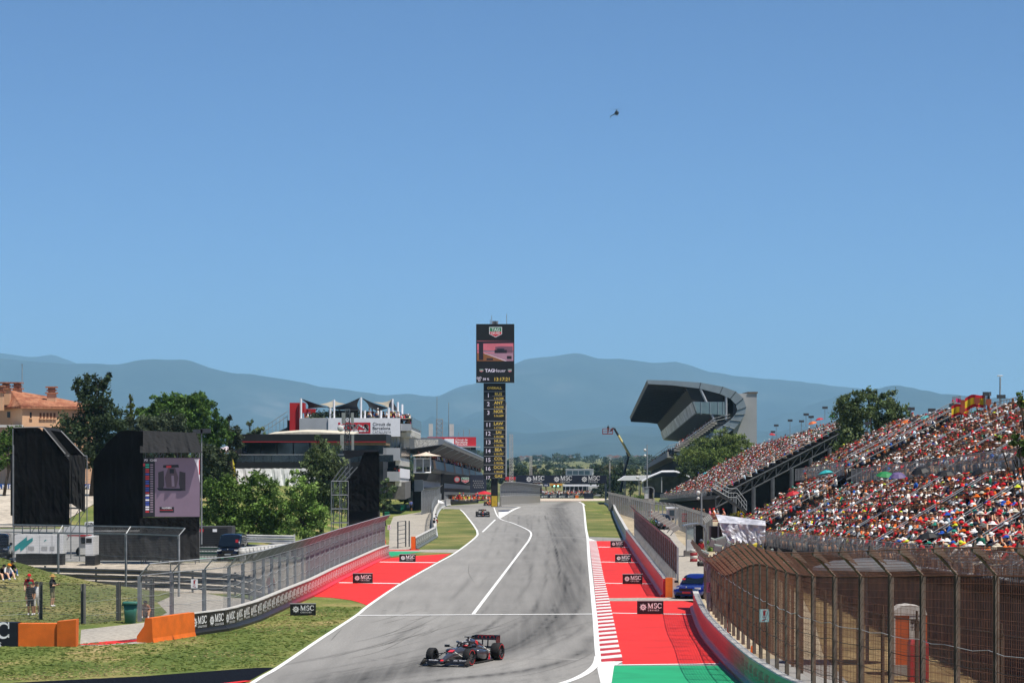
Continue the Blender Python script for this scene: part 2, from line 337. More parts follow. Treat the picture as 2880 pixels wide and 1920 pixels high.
# painted lines
LL = smooth_line(LEFT, 5)
line('white_edge_line', [p for p in LL if p.y < 440], 0.21, M_WHITE, 0.028)
RR = smooth_line(RIGHT, 5)
line('white_edge_line', RR, 0.25, M_WHITE, 0.028)
line('white_edge_line', smooth_line([G(1682, 1846), G(1676, 1868), G(1655, 1889), G(1620, 1908), G(1580, 1922), G(1500, 1945)], 5), 0.30, M_WHITE, 0.030)
line('white_edge_line', [Vector((13.2, 500, 0)), Vector((17, 660, 0)), Vector((21, 860, 0))], 0.45, M_WHITE, 0.03)
line('white_blend_line', smooth_line([G(1389, 1426), G(1403, 1456), G(1440, 1470), G(1469, 1482), G(1489, 1493), G(1494, 1502), G(1491, 1512), G(1486, 1522)], 5) + [Vector(G(1486, 1522)).lerp(G(1331, 1727), k / 8) for k in range(1, 9)], 0.2, M_WHITE, 0.030)
line('white_dash_line', [G(1393, 1461), G(1357, 1496)], 0.22, M_WHITE, 0.030)
line('white_pit_line', smooth_line([G(1403, 1457), G(1420, 1447), G(1440, 1435), G(1462, 1425)], 4), 0.5, M_WHITE, 0.030)
line('white_cross_line', [G(1002, 1731), G(1330, 1729), G(1668, 1727)], 0.55, M_WHITE, 0.034)
sheet('pit_entry_paint', [G(1394, 1424.5), G(1462, 1424.5), G(1436, 1436), G(1417, 1439), G(1402, 1437)], M_NAVYP, 0.024)
sheet('pit_corner_paint', [G(1402, 1440), G(1436, 1438), G(1403, 1458)], M_WHITE, 0.036)
# left red run-off with its two lines, green corner, verges
sheet('red_runoff_left', [G(1269, 1556), G(1228, 1584) + Vector((-.2, 0, 0)), G(1127, 1642) + Vector((-.2, 0, 0)), G(1035, 1703), G(1012, 1694), G(986, 1687), G(930, 1680), G(873, 1677), G(940, 1640), G(1060, 1580), G(1087, 1569), G(1180, 1562)], M_RED, 0.016)
line('white_cross_line', [G(1060, 1580), G(1228, 1582)], 1.1, M_WHITE, 0.028)
line('white_cross_line', [G(938, 1638), G(1127, 1641)], 0.9, M_WHITE, 0.028)
sheet('green_corner', [G(1090, 1551), G(1190, 1551), G(1130, 1559), G(1092, 1566)], M_GREEN, 0.016)
sheet('grey_runoff_strip', [G(1090, 1546), G(1290, 1544), G(1281, 1554), G(1100, 1550.5)], M_PATH, 0.012)
sheet('red_corner_stripe', [G(1090, 1546.5), G(1180, 1545), G(1180, 1547), G(1090, 1549)], M_RED, 0.020)
sheet('dark_ground_strip', [Vector((-28, 100, 0)), G(0, 1921), G(400, 1901), G(720, 1877), G(772, 1876.5), G(745, 1889), G(700, 1914), G(560, 1985), Vector((-12, 92, 0))], M_DKSTRIP, 0.010)  # flat near-black area left of the white edge line
line('red_kerb_line', [G(560, 1935), G(640, 1922), G(700, 1915)], 0.35, M_RED, 0.030)
# right side: red run-off, kerb, green, grey crossing
KL = [G(*p) for p in [(1656, 1521), (1662, 1562), (1669, 1624), (1675, 1685), (1681, 1746), (1687, 1823), (1692, 1862)]]
KR = [G(*p) for p in [(1677, 1521), (1686, 1562), (1698, 1624), (1713, 1685), (1726, 1746), (1742, 1823), (1752, 1858)]]
sheet('red_runoff_right', [p + Vector((-.15, 0, 0)) for p in KR[:-1]] + [G(1752, 1868), G(2021, 1867)] + [p for p in (Vector((8.95, 118, 0)), Vector((9.35, 132, 0)), Vector((10.1, 147, 0)), Vector((10.7, 158, 0)))] + [G(1871, 1679), G(1804, 1581), G(1764, 1521)], M_RED, 0.016)
sheet('grey_crossing', [G(1712, 1682), G(1790, 1681), G(1885, 1680.5), G(1975, 1683), G(1960, 1689), G(1800, 1690), G(1714, 1690)], M_PATH, 0.022)
sheet('green_runoff', [G(1727, 1872), G(2024, 1872), G(2083, 1922), Vector((9.3, 90, 0)), Vector((4.6, 90, 0)), G(1720, 1922)], M_GREEN, 0.018)
sheet('white_apron', [G(1688, 1860), G(1752, 1860), G(1727, 1873), G(1719, 1925), G(1690, 1925), G(1680, 1880)], M_WHITE, 0.024)
line('white_cross_line', [G(1726, 1870.5), G(2023, 1867)], 0.4, M_WHITE, 0.030)
for a, b, w in [((1680, 1538), (1774, 1539), 1.2), ((1688, 1580), (1803, 1582), .9), ((1700, 1640), (1846, 1642), .7), ((1721, 1724), (1960, 1728), .5)]:
    line('white_cross_line', [G(*a), G(*b)], w, M_WHITE, 0.028)
sheet('white_kerb_tip', [G(1653, 1512), G(1657, 1521), G(1677, 1521)], M_WHITE, 0.030)
kerb = thing('kerb', 'long red and white striped kerb along the right track edge', 'kerb', (KL[-1].x, KL[-1].y, 0))
dl = sum((b - a).length for a, b in zip(KL[:-1], KL[1:])); nk = 104
def along(pts, t):
    ds = [(b - a).length for a, b in zip(pts[:-1], pts[1:])]; d = t * sum(ds)
    for a, b, l in zip(pts[:-1], pts[1:], ds):
        if d <= l: return a.lerp(b, d / l)
        d -= l
    return pts[-1].copy()
M_KRED = mat('kerb_red', 'c22a2e', 0.6, var=0.15, scale=2); M_KWHT = mat('kerb_white', 'e4e3df', 0.6, var=0.1, scale=2)
for k in range(nk):
    a, b = along(KL, k / nk), along(KL, (k + 1) / nk - 0.0004); c, d = along(KR, (k + 1) / nk - 0.0004), along(KR, k / nk); z = 0.02; m_ = MB()
    hh = 0.05 if k % 2 else 0.065
    m_.add([a + Vector((0, 0, z)), b + Vector((0, 0, z)), c + Vector((0, 0, z)), d + Vector((0, 0, z)), a + Vector((0, 0, .035)), b + Vector((0, 0, .035)), c + Vector((0, 0, hh)), d + Vector((0, 0, hh))],
           [(0, 1, 2, 3), (7, 6, 5, 4), (0, 4, 5, 1), (1, 5, 6, 2), (2, 6, 7, 3), (3, 7, 4, 0)])
    m_.build('kerb_block', M_KRED if k % 2 else M_KWHT, kerb)
# ground cover sheets
sheet('mown_verge_right', [p + Vector((.2, 0, 0)) for p in [G(1652.7, 1513), G(1648, 1486), G(1643.6, 1440), G(1641, 1425)]] + [G(1722, 1425), G(1733, 1457), G(1764, 1521)], M_GRASS2, 0.008)
sheet('mown_verge_left', [G(1280, 1425), G(1303, 1440), G(1332, 1477), G(1343, 1498), G(1335, 1513), G(1285, 1545), G(1165, 1546), G(1224, 1510), G(1222, 1470), G(1240, 1432)], M_GRASS2, 0.008)
sheet('service_path', [G(1088, 1567), G(1200, 1548), G(1165, 1546), G(1222, 1511), G(1220, 1470), G(1232, 1434), G(1190, 1419), G(1130, 1417), G(1105, 1455), G(1095, 1480), G(1095, 1520)], M_PATH, 0.006)
sheet('service_road_left', [G(225, 1816), G(228, 1770), G(420, 1748), G(470, 1722), G(430, 1680), G(330, 1656), G(500, 1655), G(640, 1678), G(760, 1690), G(640, 1745), G(530, 1770), G(405, 1808)], M_PATH, 0.006)
sheet('red_road_stripe', [G(205, 1813), G(300, 1803), G(412, 1795), G(408, 1801), G(300, 1812)], M_RED, 0.014)
gv = MB()
band('gravel_trap_left', [Vector((-62, y, 0)) for y in (170, 185, 205, 220)], [Vector((xat(WALLL, y) - 1.2 if y < 200 else -13.5, y, 0)) for y in (170, 185, 205, 220)], M_GRAVEL, 0.012, cols=6)
band('paved_yard_left', [Vector((-75, y, 0)) for y in (221, 225, 232, 240, 250, 262)], [Vector((-13.2, y, 0)) for y in (221, 225, 232, 240, 250, 262)], M_ASPH2, 0.02, cols=14)
line('green_yard_line', [Vector((-60, 228, 0)), Vector((-14, 228, 0))], 0.9, M_GREEN, 0.035)
band('gravel_bank', [Vector((-95, y, 0)) for y in np.arange(263, 318, 3)], [Vector((-44, y, 0)) for y in np.arange(263, 318, 3)], M_GRAVEL, 0.1, cols=10)
band('brown_bank', [Vector((-100, y, 0)) for y in np.arange(319, 380, 6)], [Vector((-36, y, 0)) for y in np.arange(319, 380, 6)], M_BROWN, 0.1, cols=8)
sheet('dirt_yard_right', [Vector(p + (0,)) for p in [(9.4, 90), (9.3, 104), (9.3, 128), (11.2, 165), (9.9, 168), (12.0, 270), (14.6, 370), (16.6, 430), (34, 430), (40, 300), (44, 90), (18, 62)]], M_DIRT, 0.006)
band('service_lane_right', [Vector(p) for p in [(10.6, 166, 0), (11.6, 190, 0), (13, 230, 0), (14.2, 280, 0), (15.6, 330, 0), (17.5, 420, 0)]], [Vector(p) for p in [(13.2, 160, 0), (14.6, 190, 0), (15.6, 230, 0), (17, 280, 0), (19.2, 330, 0), (22, 420, 0)]], M_PATH, 0.012)
sheet('brown_slope', [Vector(p + (0,)) for p in [(11.6, 70), (12.2, 95), (13.4, 118), (15.5, 140), (17.5, 165), (18.8, 200), (26, 200), (26, 70)]], M_BROWN, 0.02)
# tyre marks: thin ribbons of rubber on the asphalt
M_RUB = mat('tyre_rubber_mark', (0.17, 0.165, 0.155), 0.9, var=0.25, scale=1.5)
tm = MB(); r9 = random.Random(4)
def skid(pts, w):
    pts = [Vector((p[0], p[1], 0)) for p in pts]
    for i in range(len(pts) - 1):
        d = (pts[i + 1] - pts[i]).normalized(); n = Vector((-d.y, d.x, 0))
        wa = w * min(1, i / 4 + .1, (len(pts) - 1 - i) / 5 + .05); wb = w * min(1, (i + 1) / 4 + .1, (len(pts) - 2 - i) / 5 + .05)
        a, b = pts[i], pts[i + 1]; z = Vector((0, 0, 0.018))
        tm.quad(a - n * wa / 2 + z, a + n * wa / 2 + z, b + n * wb / 2 + z, b - n * wb / 2 + z)
for px in [[(930, 1850), (1010, 1828), (1080, 1808), (1150, 1784)], [(1440, 1905), (1540, 1885), (1640, 1850), (1676, 1825)], [(930, 1802), (945, 1785), (962, 1768)], [(1320, 1585), (1318, 1610), (1335, 1640)]]:
    pts = smooth_line([G(a, b) for a, b in px], 6); skid(pts, r9.uniform(.04, .08))
for k in range(26):
    x = r9.uniform(950, 1560); y = r9.uniform(1745, 1900); l = r9.uniform(60, 240)
    skid(smooth_line([G(x, y), G(x + l * .5, y - l * .13), G(x + l, y - l * r9.uniform(.22, .42))], 6), r9.uniform(.025, .05))
for bx_, by_, n in [(1130, 1690, 9), (1082, 1716, 4), (1205, 1700, 6)]:
    for k in range(n):
        p = G(bx_ - k * 1.5, by_ + k * 3.6); tm.quad(p + Vector((-.13, 0, .018)), p + Vector((.13, 0, .018)), p + Vector((.13, .1, .018)), p + Vector((-.13, .1, .018)))
tm.build('tyre_marks', M_RUB, kind='structure')
# grass bank for the onlookers on the left
bk = MB(); cols_ = [(-60, 1545, 1560, 1775), (0, 1567, 1600, 1770), (73, 1587, 1625, 1765), (129, 1605, 1645, 1762), (220, 1630, 1675, 1758), (337, 1654, 1695, 1752), (429, 1694, 1715, 1748), (462, 1722, 1730, 1742)]
for x, yt, ym, yb in cols_:
    a = G(x, yb); Yt = 172 - 14 * sm((x) / 470); b = W(x, yt, Yt); c = W(x, (yt + yb) / 2 + 6, (a.y + Yt) / 2)
    for p in (a + Vector((0, -1, -.05)), a + Vector((0, 0, .02)), c, b, Vector((b.x, b.y + 9, b.z * 0.4)), Vector((b.x, b.y + 14, -0.05))): bk.v.append(tuple(p))
bk.f = [(i * 6 + k, i * 6 + 6 + k, i * 6 + 7 + k, i * 6 + 1 + k) for i in range(len(cols_) - 1) for k in range(5)]; bk.m = [0] * len(bk.f)
bank = bk.build('grass_bank', M_GRASS2, smooth=True, kind='structure')

# tufts of grass breaking up the lawns
gt0 = np.random.RandomState(12); tv, tf, tc_ = [], [], []
while len(tf) < 9000:
    Y = 104 + 66 * gt0.rand() ** 1.3; X = gt0.uniform(-28, -8)
    xr_ = xat(LEFT, Y) - .3; xl_ = xat(WALLL, Y) + .4 if Y > 125 else -28
    py = HY + H * F / Y; px = CX + X * F / Y
    if not (xl_ < X < xr_) or py > 1921 - .061 * px - 2 or (py < 1706 and px > 850): continue
    h = gt0.uniform(.01, .04); a = gt0.uniform(0, 3.14); w = gt0.uniform(.05, .14); z = .004; o = len(tv); dx, dy = w * math.cos(a), w * math.sin(a)
    tv += [(X - dx, Y - dy, z), (X + dx, Y + dy, z), (X + dx * .6 + gt0.uniform(-.05, .05), Y + dy * .6, z + h), (X - dx * .6, Y - dy * .6 + gt0.uniform(-.05, .05), z + h)]; tf.append((o, o + 1, o + 2, o + 3)); k = noise.noise(Vector((X * .22, Y * .12, 3))) + gt0.uniform(-.35, .35)
    tc_.append((*lin('6c7c40' if k < -.05 else '878e50' if k < .25 else 'b0a272'), 1))
for f_ in bank.data.polygons:
    if f_.index % 5 not in (1, 2): continue
    q = [bank.data.vertices[i].co for i in f_.vertices]
    for n_ in range(330):
        u_, v_ = gt0.rand(), gt0.rand(); p = q[0].lerp(q[1], u_).lerp(q[3].lerp(q[2], u_), v_); h = gt0.uniform(.015, .05); a = gt0.uniform(0, 3.14); w = gt0.uniform(.05, .13); o = len(tv); dx, dy = w * math.cos(a), w * math.sin(a)
        tv += [(p.x - dx, p.y - dy, p.z), (p.x + dx, p.y + dy, p.z), (p.x + dx * .6, p.y + dy * .6, p.z + h), (p.x - dx * .6, p.y - dy * .6, p.z + h)]; tf.append((o, o + 1, o + 2, o + 3)); tc_.append((*lin('6a7a3c' if gt0.rand() < .45 else '8a8a50' if gt0.rand() < .6 else 'a59868'), 1))
me = bpy.data.meshes.new('grass_tufts'); me.from_pydata(tv, [], tf); at_ = me.attributes.new('Col', 'FLOAT_COLOR', 'FACE'); at_.data.foreach_set('color', np.array(tc_, np.float32).reshape(-1)); me.materials.append(mat('grass_blades', 'ffffff', .9, var=.2, scale=3, attr='Col', spec=.1, trans=.3)); o = bpy.data.objects.new('grass_tufts', me); COL.objects.link(o); o['kind'] = 'stuff'
# ---------------------------------------------------------------- barriers and debris fences
def obj_col_mat(name, rough=0.5, var=0.1, scale=2.0):
    m = bpy.data.materials.new(name); m.use_nodes = True; N, L = nodes_of(m); b = N['Principled BSDF']
    oi = N.new('ShaderNodeObjectInfo'); hs = N.new('ShaderNodeHueSaturation'); L.new(oi.outputs['Color'], hs.inputs['Color'])
    tc = N.new('ShaderNodeTexCoord'); nz = N.new('ShaderNodeTexNoise'); nz.inputs['Scale'].default_value = scale; nz.inputs['Detail'].default_value = 5; L.new(tc.outputs['Object'], nz.inputs['Vector'])
    mr = N.new('ShaderNodeMapRange'); mr.inputs[1].default_value = .3; mr.inputs[2].default_value = .7; mr.inputs[3].default_value = 1 - var; mr.inputs[4].default_value = 1 + var
    L.new(nz.outputs[0], mr.inputs[0]); L.new(mr.outputs[0], hs.inputs['Value']); L.new(hs.outputs[0], b.inputs['Base Color']); b.inputs['Roughness'].default_value = rough
    MATS[name] = m; return m
M_PANEL = obj_col_mat('barrier_print', 0.45, 0.14, 1.2)
M_CONC = mat('concrete', 'a5a29c', 0.9, var=0.12, scale=1.5, bump=0.2)
M_CAP = mat('barrier_cap', 'c9c7c2', 0.7, var=0.18, scale=1.2)
M_LET = mat('white_lettering', 'f2f2f2', 0.5, var=0.02)
M_LETG = mat('grey_lettering', 'a8a8a8', 0.5, var=0.02)
M_GALV = mat('galvanised_steel', '9da1a4', 0.5, 0.15, var=0.15, scale=3)
M_WIRE = mat('fence_wire', '808284', 0.5, 0.2, var=0.1)
M_RUST = mat('rusty_wire', '66412e', 0.9, 0.0, var=0.25, scale=2)
M_CABLE = mat('dark_cable', '2c2624', 0.8, 0.2, var=0.2)
M_ORANGE = mat('orange_paint', 'e8701a', 0.6, var=0.12, scale=1.5)
def star(mb, c, r, u, R, mi=0, n=16):
    c = Vector(c); pts = []
    for k in range(2 * n):
        rr = R * ((1.0 if (k // 2) % 2 == 0 else 0.82) if k % 2 == 0 else 0.52); a = math.pi * k / n; pts.append(c + r * math.sin(a) * rr + u * math.cos(a) * rr)
    inn = [c + r * math.sin(math.pi * k / n) * R * .38 + u * math.cos(math.pi * k / n) * R * .38 for k in range(2 * n)]
    mb.add(pts + inn, [(k, (k + 1) % (2 * n), 2 * n + (k + 1) % (2 * n), 2 * n + k) for k in range(2 * n)], mi)
    for dx in (-.16, 0, .16):
        p = c + r * dx * R; mb.quad(p - r * .05 * R - u * .2 * R, p + r * .05 * R - u * .2 * R, p + r * .05 * R + u * .2 * R, p - r * .05 * R + u * .2 * R, mi)
def serif(mb, ch, o, r, u, h, mi=0):     # roman capitals with slab serifs; returns the width
    def rect(x0, x1, y0, y1): mb.quad(o + r * x0 * h + u * y0 * h, o + r * x1 * h + u * y0 * h, o + r * x1 * h + u * y1 * h, o + r * x0 * h + u * y1 * h, mi)
    def par(xa, xb, w): mb.quad(o + r * xa * h + u * h, o + r * (xa + w) * h + u * h, o + r * (xb + w) * h, o + r * xb * h, mi)
    def arc(cx, cy, rx, ry, a0, a1, w0, w1, n=12):
        for k in range(n):
            q = []
            for t in (k / n, (k + 1) / n):
                a = math.radians(a0 + (a1 - a0) * t); w = w0 + (w1 - w0) * math.sin(math.pi * t)
                q.append((cx + (rx + w / 2) * math.cos(a), cy + (ry + w / 2) * math.sin(a))); q.append((cx + (rx - w / 2) * math.cos(a), cy + (ry - w / 2) * math.sin(a)))
            P = [o + r * x * h + u * y * h for x, y in q]; mb.quad(P[0], P[1], P[3], P[2], mi)
    if ch == 'M':
        rect(.08, .17, 0, 1); rect(.78, .95, 0, 1); par(.08, .42, .18); par(.80, .44, .1)
        for a, b in ((0, .28), (.68, 1.05)): rect(a, b, 0, .06)
        rect(0, .2, .94, 1); rect(.82, 1.05, .94, 1); return 1.12 * h
    if ch == 'S':
        arc(.32, .72, .2, .22, 20, 250, .08, .15); arc(.32, .27, .22, .22, 90, -160, .08, .16); rect(.49, .56, .62, .98); rect(.07, .14, .02, .38); return .68 * h
    if ch == 'C':
        arc(.45, .5, .36, .43, 38, 322, .07, .17, 18); rect(.71, .78, .6, .98); rect(.71, .78, .08, .28); return .86 * h
def msc(mb, c, r, u, w, mi=0, stretch=1.0, mj=None):       # sun emblem, MSC, CRUISES, centred on c, total width w
    r = Vector(r).normalized(); u = Vector(u).normalized(); c = Vector(c); k = w / 4.1
    star(mb, c - r * 1.32 * k, r, u * stretch, .72 * k, mi if mj is None else mj)
    o = c - r * .52 * k - u * .22 * k * stretch
    for ch in 'MSC': o = o + r * serif(mb, ch, o, r, u * stretch, .95 * k, mi)
    mb.text('C R U I S E S', c - r * .48 * k - u * .66 * k * stretch, r, u, .26 * k * stretch, mi, wmax=2.45 * k)
def barrier(name, label, path, h, colfn, step=3.0, tx=True, foot=True, cat='barrier', tcol=None, capm=None, text_every=1):
    path = [Vector((p[0], p[1], 0)) for p in path]; L_ = sum((b - a).length for a, b in zip(path[:-1], path[1:])); n = max(1, int(L_ / step))
    base = path[0]; t = thing(name, label, cat, (base.x, base.y, gz(base.x, base.y)))
    u = MB(); prof_ = [(-.13, h - .05), (-.13, .28), (-.16, .2), (-.3, .12), (-.3, 0), (.3, 0), (.3, .12), (.13, .3), (.13, h - .05)] if foot else [(-.12, h - .05), (-.12, 0), (.12, 0), (.12, h - .05)]
    u.prism([(0, y, z) for y, z in prof_], (0.996, 0, 0)); pmesh = u.build('p', M_PANEL, local=True); me = pmesh.data; bpy.data.objects.remove(pmesh)
    cu = MB(); cu.prism([(0, y, z) for y, z in [(-.16, h - .045), (.16, h - .045), (.15, h), (-.15, h)]], (1, 0, 0)); co = cu.build('p', capm or M_CAP, local=True); cme = co.data; bpy.data.objects.remove(co)
    lm = MB(); yy = -.134 if foot else -.124
    if tx: msc(lm, (0.5, yy, h * .56), (1, 0, 0), (0, 0, 1), 0.86, stretch=(step * .82 if step > 2 else step * 1.0)); lo = lm.build('p', tcol or M_LET, local=True); lme = lo.data; bpy.data.objects.remove(lo)
    for k in range(n):
        a, b = along(path, k / n), along(path, (k + 1) / n); d = b - a; z = gz(a.x, a.y); loc = Vector((a.x, a.y, z)) - Vector(t.location); rz = math.atan2(d.y, d.x)
        p = inst(me, 'panel', t, loc, rz, (d.length, 1, 1)); cc = colfn((k + .5) / n); p.color = (*(lin(cc) if isinstance(cc, str) else cc), 1)
        p.rotation_euler.y = -math.atan2(gz(b.x, b.y) - z, d.length)
        inst(cme, 'cap', p, (0, 0, 0))
        if tx and k % text_every == 0: inst(lme, 'lettering', p, (0, 0, 0))
    return t
def grad(stops):
    def f(t):
        ts = [s[0] for s in stops]; cs = [lin(s[1]) for s in stops]
        return tuple(float(np.interp(t, ts, [c[i] for c in cs])) for i in range(3))
    return f
def fence(name, label, path, zk, lean, top, step, wire, wr, dv, dh, zb=0.0, cables=(), arm_w=0.07, postm=None, gusset=False, mesh_z0=None, post_r=.06):
    """posts on a line, each with an outrigger leaning over the track, wire mesh and cables between"""
    P = sub([(p[0], p[1], 0) for p in path], 1.0); S = [0.0]
    for a, b in zip(P[:-1], P[1:]): S.append(S[-1] + (b - a).length)
    T = S[-1]; px = [p.x for p in P]; py = [p.y for p in P]
    at = lambda s: Vector((float(np.interp(s, S, px)), float(np.interp(s, S, py)), 0))
    zkf = zk if callable(zk) else (lambda s: zk); t = thing(name, label, 'fence', (P[0].x, P[0].y, gz(P[0].x, P[0].y)))
    def nrm(s):
        d = (at(min(s + .5, T)) - at(max(s - .5, 0))).normalized(); return Vector((d.y, -d.x, 0))      # to the right of the direction of travel
    n = int(T / step)
    for k in range(n + 1):
        s = T * k / n; p = at(s); nn = nrm(s) * (1 if lean >= 0 else -1); z0 = gz(p.x, p.y) + zb; z1 = gz(p.x, p.y) + zkf(s); m_ = MB()
        d = Vector((-nn.y, nn.x, 0)); R_ = Matrix((nn, d, Vector((0, 0, 1)))).transposed()
        for w in (-1, 1): m_.box(p + Vector((0, 0, (z0 + z1) / 2)) + d * w * post_r, (2 * post_r, .018, z1 - z0), 0, R_)
        m_.box(p + Vector((0, 0, (z0 + z1) / 2)), (.018, 2 * post_r, z1 - z0), 0, R_)
        q = p + Vector((0, 0, z1)); e = q + nn * abs(lean) + Vector((0, 0, top)); m_.tube([q, e], arm_w / 2, 4)
        if gusset: m_.add([e - nn * .05 + Vector((0, 0, .16)), e - nn * .6 - Vector((0, 0, .4)), e + Vector((0, 0, -.1)), e - nn * .05 + Vector((0, 0, .16)) + d * .12, e - nn * .6 - Vector((0, 0, .4)) + d * .12, e + Vector((0, 0, -.1)) + d * .12], [(0, 1, 2), (5, 4, 3), (0, 3, 4, 1), (1, 4, 5, 2), (2, 5, 3, 0)])
        m_.build('post', postm or M_GALV, t)
    mb = MB(); z00 = zb if mesh_z0 is None else mesh_z0
    for s in np.arange(0, T, dv):
        p = at(s); nn = nrm(s) * (1 if lean >= 0 else -1); g0 = gz(p.x, p.y); q = [p + Vector((0, 0, g0 + z00)), p + Vector((0, 0, g0 + zkf(s))), p + nn * abs(lean) + Vector((0, 0, g0 + zkf(s) + top))]
        o = len(mb.v)
        for c in q:
            for a in (0, 2.1, 4.2): mb.v.append((c.x + wr * math.cos(a), c.y + wr * math.sin(a), c.z))
        for i in (0, 3): mb.f += [(o + i + k, o + i + (k + 1) % 3, o + i + 3 + (k + 1) % 3, o + i + 3 + k) for k in range(3)]
    def hwire(fz, r, sag=0.0, mbx=mb):
        o = len(mbx.v); ss = np.linspace(0, T, max(2, int(T / 1.0)))
        for s in ss:
            p = at(s); nn = nrm(s) * (1 if lean >= 0 else -1); off, z = fz(s); ph = (s / step) % 1.0
            z -= sag * 4 * ph * (1 - ph); c = p + nn * off + Vector((0, 0, gz(p.x, p.y) + z))
            for a in (0, 2.1, 4.2): v = c + nn * r * math.cos(a) + Vector((0, 0, r * math.sin(a))); mbx.v.append(tuple(v))
        for i in range(len(ss) - 1): mbx.f += [(o + i * 3 + k, o + i * 3 + (k + 1) % 3, o + i * 3 + 3 + (k + 1) % 3, o + i * 3 + 3 + k) for k in range(3)]
    zmin = zkf(0); nh = int((zmin - z00) / dh)
    for k in range(nh + 1): hwire(lambda s, k=k: (0, z00 + (zkf(s) - z00) * k / nh), wr)
    nl = int(math.hypot(lean, top) / dh)
    for k in range(1, nl + 1): hwire(lambda s, k=k: (abs(lean) * k / nl, zkf(s) + top * k / nl), wr)
    mb.m = [0] * len(mb.f); w = mb.build('wire_mesh', wire, t); w['kind'] = 'stuff'
    for zc, sg, mm, r in cables:
        cb = MB(); fz = (lambda s: (abs(lean), zkf(s) + top)) if zc == 'top' else ((lambda s: (0, zkf(s))) if zc == 'kink' else (lambda s, zc=zc: (0.02, zc))); hwire(fz, r, sg, cb); cb.m = [0] * len(cb.f)
        cb.build('rail' if r > .02 else 'cable', mm, t)
    return t
# left barrier: black boards that fade to red, orange concrete ends, navy board
barrier('advert_barrier', 'left trackside barrier with a row of white logos fading from black to red', WALLL[1:], 1.07, grad([(0, '1c1c1b'), (.10, '232321'), (.24, '3a1f20'), (.36, 'a8252c'), (.5, 'd12a33'), (.9, 'd12a33'), (1, '7a5a55')]), 1.9)
ob = MB(); a = G(410, 1806); b = WALLL[1]; d = (b - a).normalized(); n_ = Vector((d.y, -d.x, 0))
ob.prism([a - n_ * .45, a - n_ * .45 + Vector((0, 0, .28)), a - n_ * .1 + Vector((0, 0, .75)), a - n_ * .02 + Vector((0, 0, 1.12)), a + n_ * .3 + Vector((0, 0, 1.12)), a + n_ * .34 + Vector((0, 0, .2)), a + n_ * .4], (b - a))
o_ = ob.one('concrete_block', M_ORANGE, 'orange concrete block at the near end of the left fence', 'barrier', 'orange concrete blocks')
ob = MB(); ob.bx(*[G(64, 1812).x, G(172, 1812).x], 122.6, 123.3, 0, 1.02); ob.one('concrete_block', M_ORANGE, 'low orange concrete block next to the navy logo board', 'barrier', 'orange concrete blocks')
ob = MB(); ob.prism([(G(173, 1812).x, 122.5, 0), (G(227, 1812).x, 122.3, 0), (G(227, 1812).x + .02, 122.3, 1.22), (G(173, 1812).x, 122.5, 1.12)], (0, .75, 0)); ob.one('concrete_block', M_ORANGE, 'taller orange concrete block at the mouth of the service road', 'barrier', 'orange concrete blocks')
nb = thing('logo_board', 'navy logo board cut off by the left picture edge', 'board', (-23.9, 122.55, 0)); m_ = MB(); m_.bx(-26.2, G(64, 1812).x - .01, 122.5, 123.2, 0, 1.08); m_.build('panel', mat('navy_board', '10131f', .5), nb)
m_ = MB(); msc(m_, (-24.05, 122.49, .52), (1, 0, 0), (0, 0, 1), 3.3, stretch=1.0); m_.build('lettering', M_LET, nb)
# right barriers
barrier('red_barrier', 'red trackside wall in shade ending at an orange end stop', list(reversed(WALL1[:4])), 1.17, grad([(0, 'b13b4c'), (.3, 'c42b38'), (1, 'cf2a33')]), 2.4, tx=False)
barrier('concrete_barrier', 'grey concrete wall curving beside the far right grass verge', list(reversed(WALL1[3:])), 1.15, grad([(0, 'a09f9d'), (1, '9c9da1')]), 3, tx=False)
barrier('green_red_barrier', 'red wall fading to green at the lower right below the rusty fence', smooth_line(WALL2, 4), 1.1, grad([(0, 'c8313b'), (.3, 'cc2b33'), (.46, 'cf2a30'), (.515, '8d4a3d'), (.55, '1d8f63'), (1, '1d8f63')]), 1.6, tcol=mat('faint_lettering', 'd8545a', .5), tx=True)
eo = thing('end_stop', 'orange and white concrete end stop of the red wall', 'barrier', (WALL1[0].x, WALL1[0].y, 0)); a = WALL1[0]
m_ = MB(); m_.bx(a.x, a.x + .42, a.y - .35, a.y - .02, 0, 1.2); m_.build('orange_face', M_ORANGE, eo)
m_ = MB(); m_.prism([(a.x + .43, a.y - .3, 1.18), (a.x + .43, a.y - .3, 0), (a.x + 1.2, a.y - .3, 0), (a.x + 1.15, a.y - .3, .12), (a.x + .6, a.y - .3, 1.18)], (0, .4, 0)); m_.build('white_buttress', mat('faded_orange_white', 'e9cdb8', .7, var=.2, scale=1.2), eo)
far_wall = [(24, 700), (20.5, 600), (17.6, 500), (16.2, 445), (15.7, 428)]
barrier('concrete_barrier', 'far grey concrete wall beyond the crest on the right', [Vector((x, y, 0)) for x, y in far_wall], 1.1, lambda t: 'a3a19c', 6, tx=False)
m_ = MB(); p = G(1727, 1436); m_.prism([(p.x - .35, p.y - .3, 0), (p.x + .5, p.y - .3, 0), (p.x + .1, p.y - .3, 1.2), (p.x - .35, p.y - .3, 1.2)], (0, .5, 0)); m_.one('end_stop', M_ORANGE, 'small orange end stop of the far concrete wall', 'barrier')
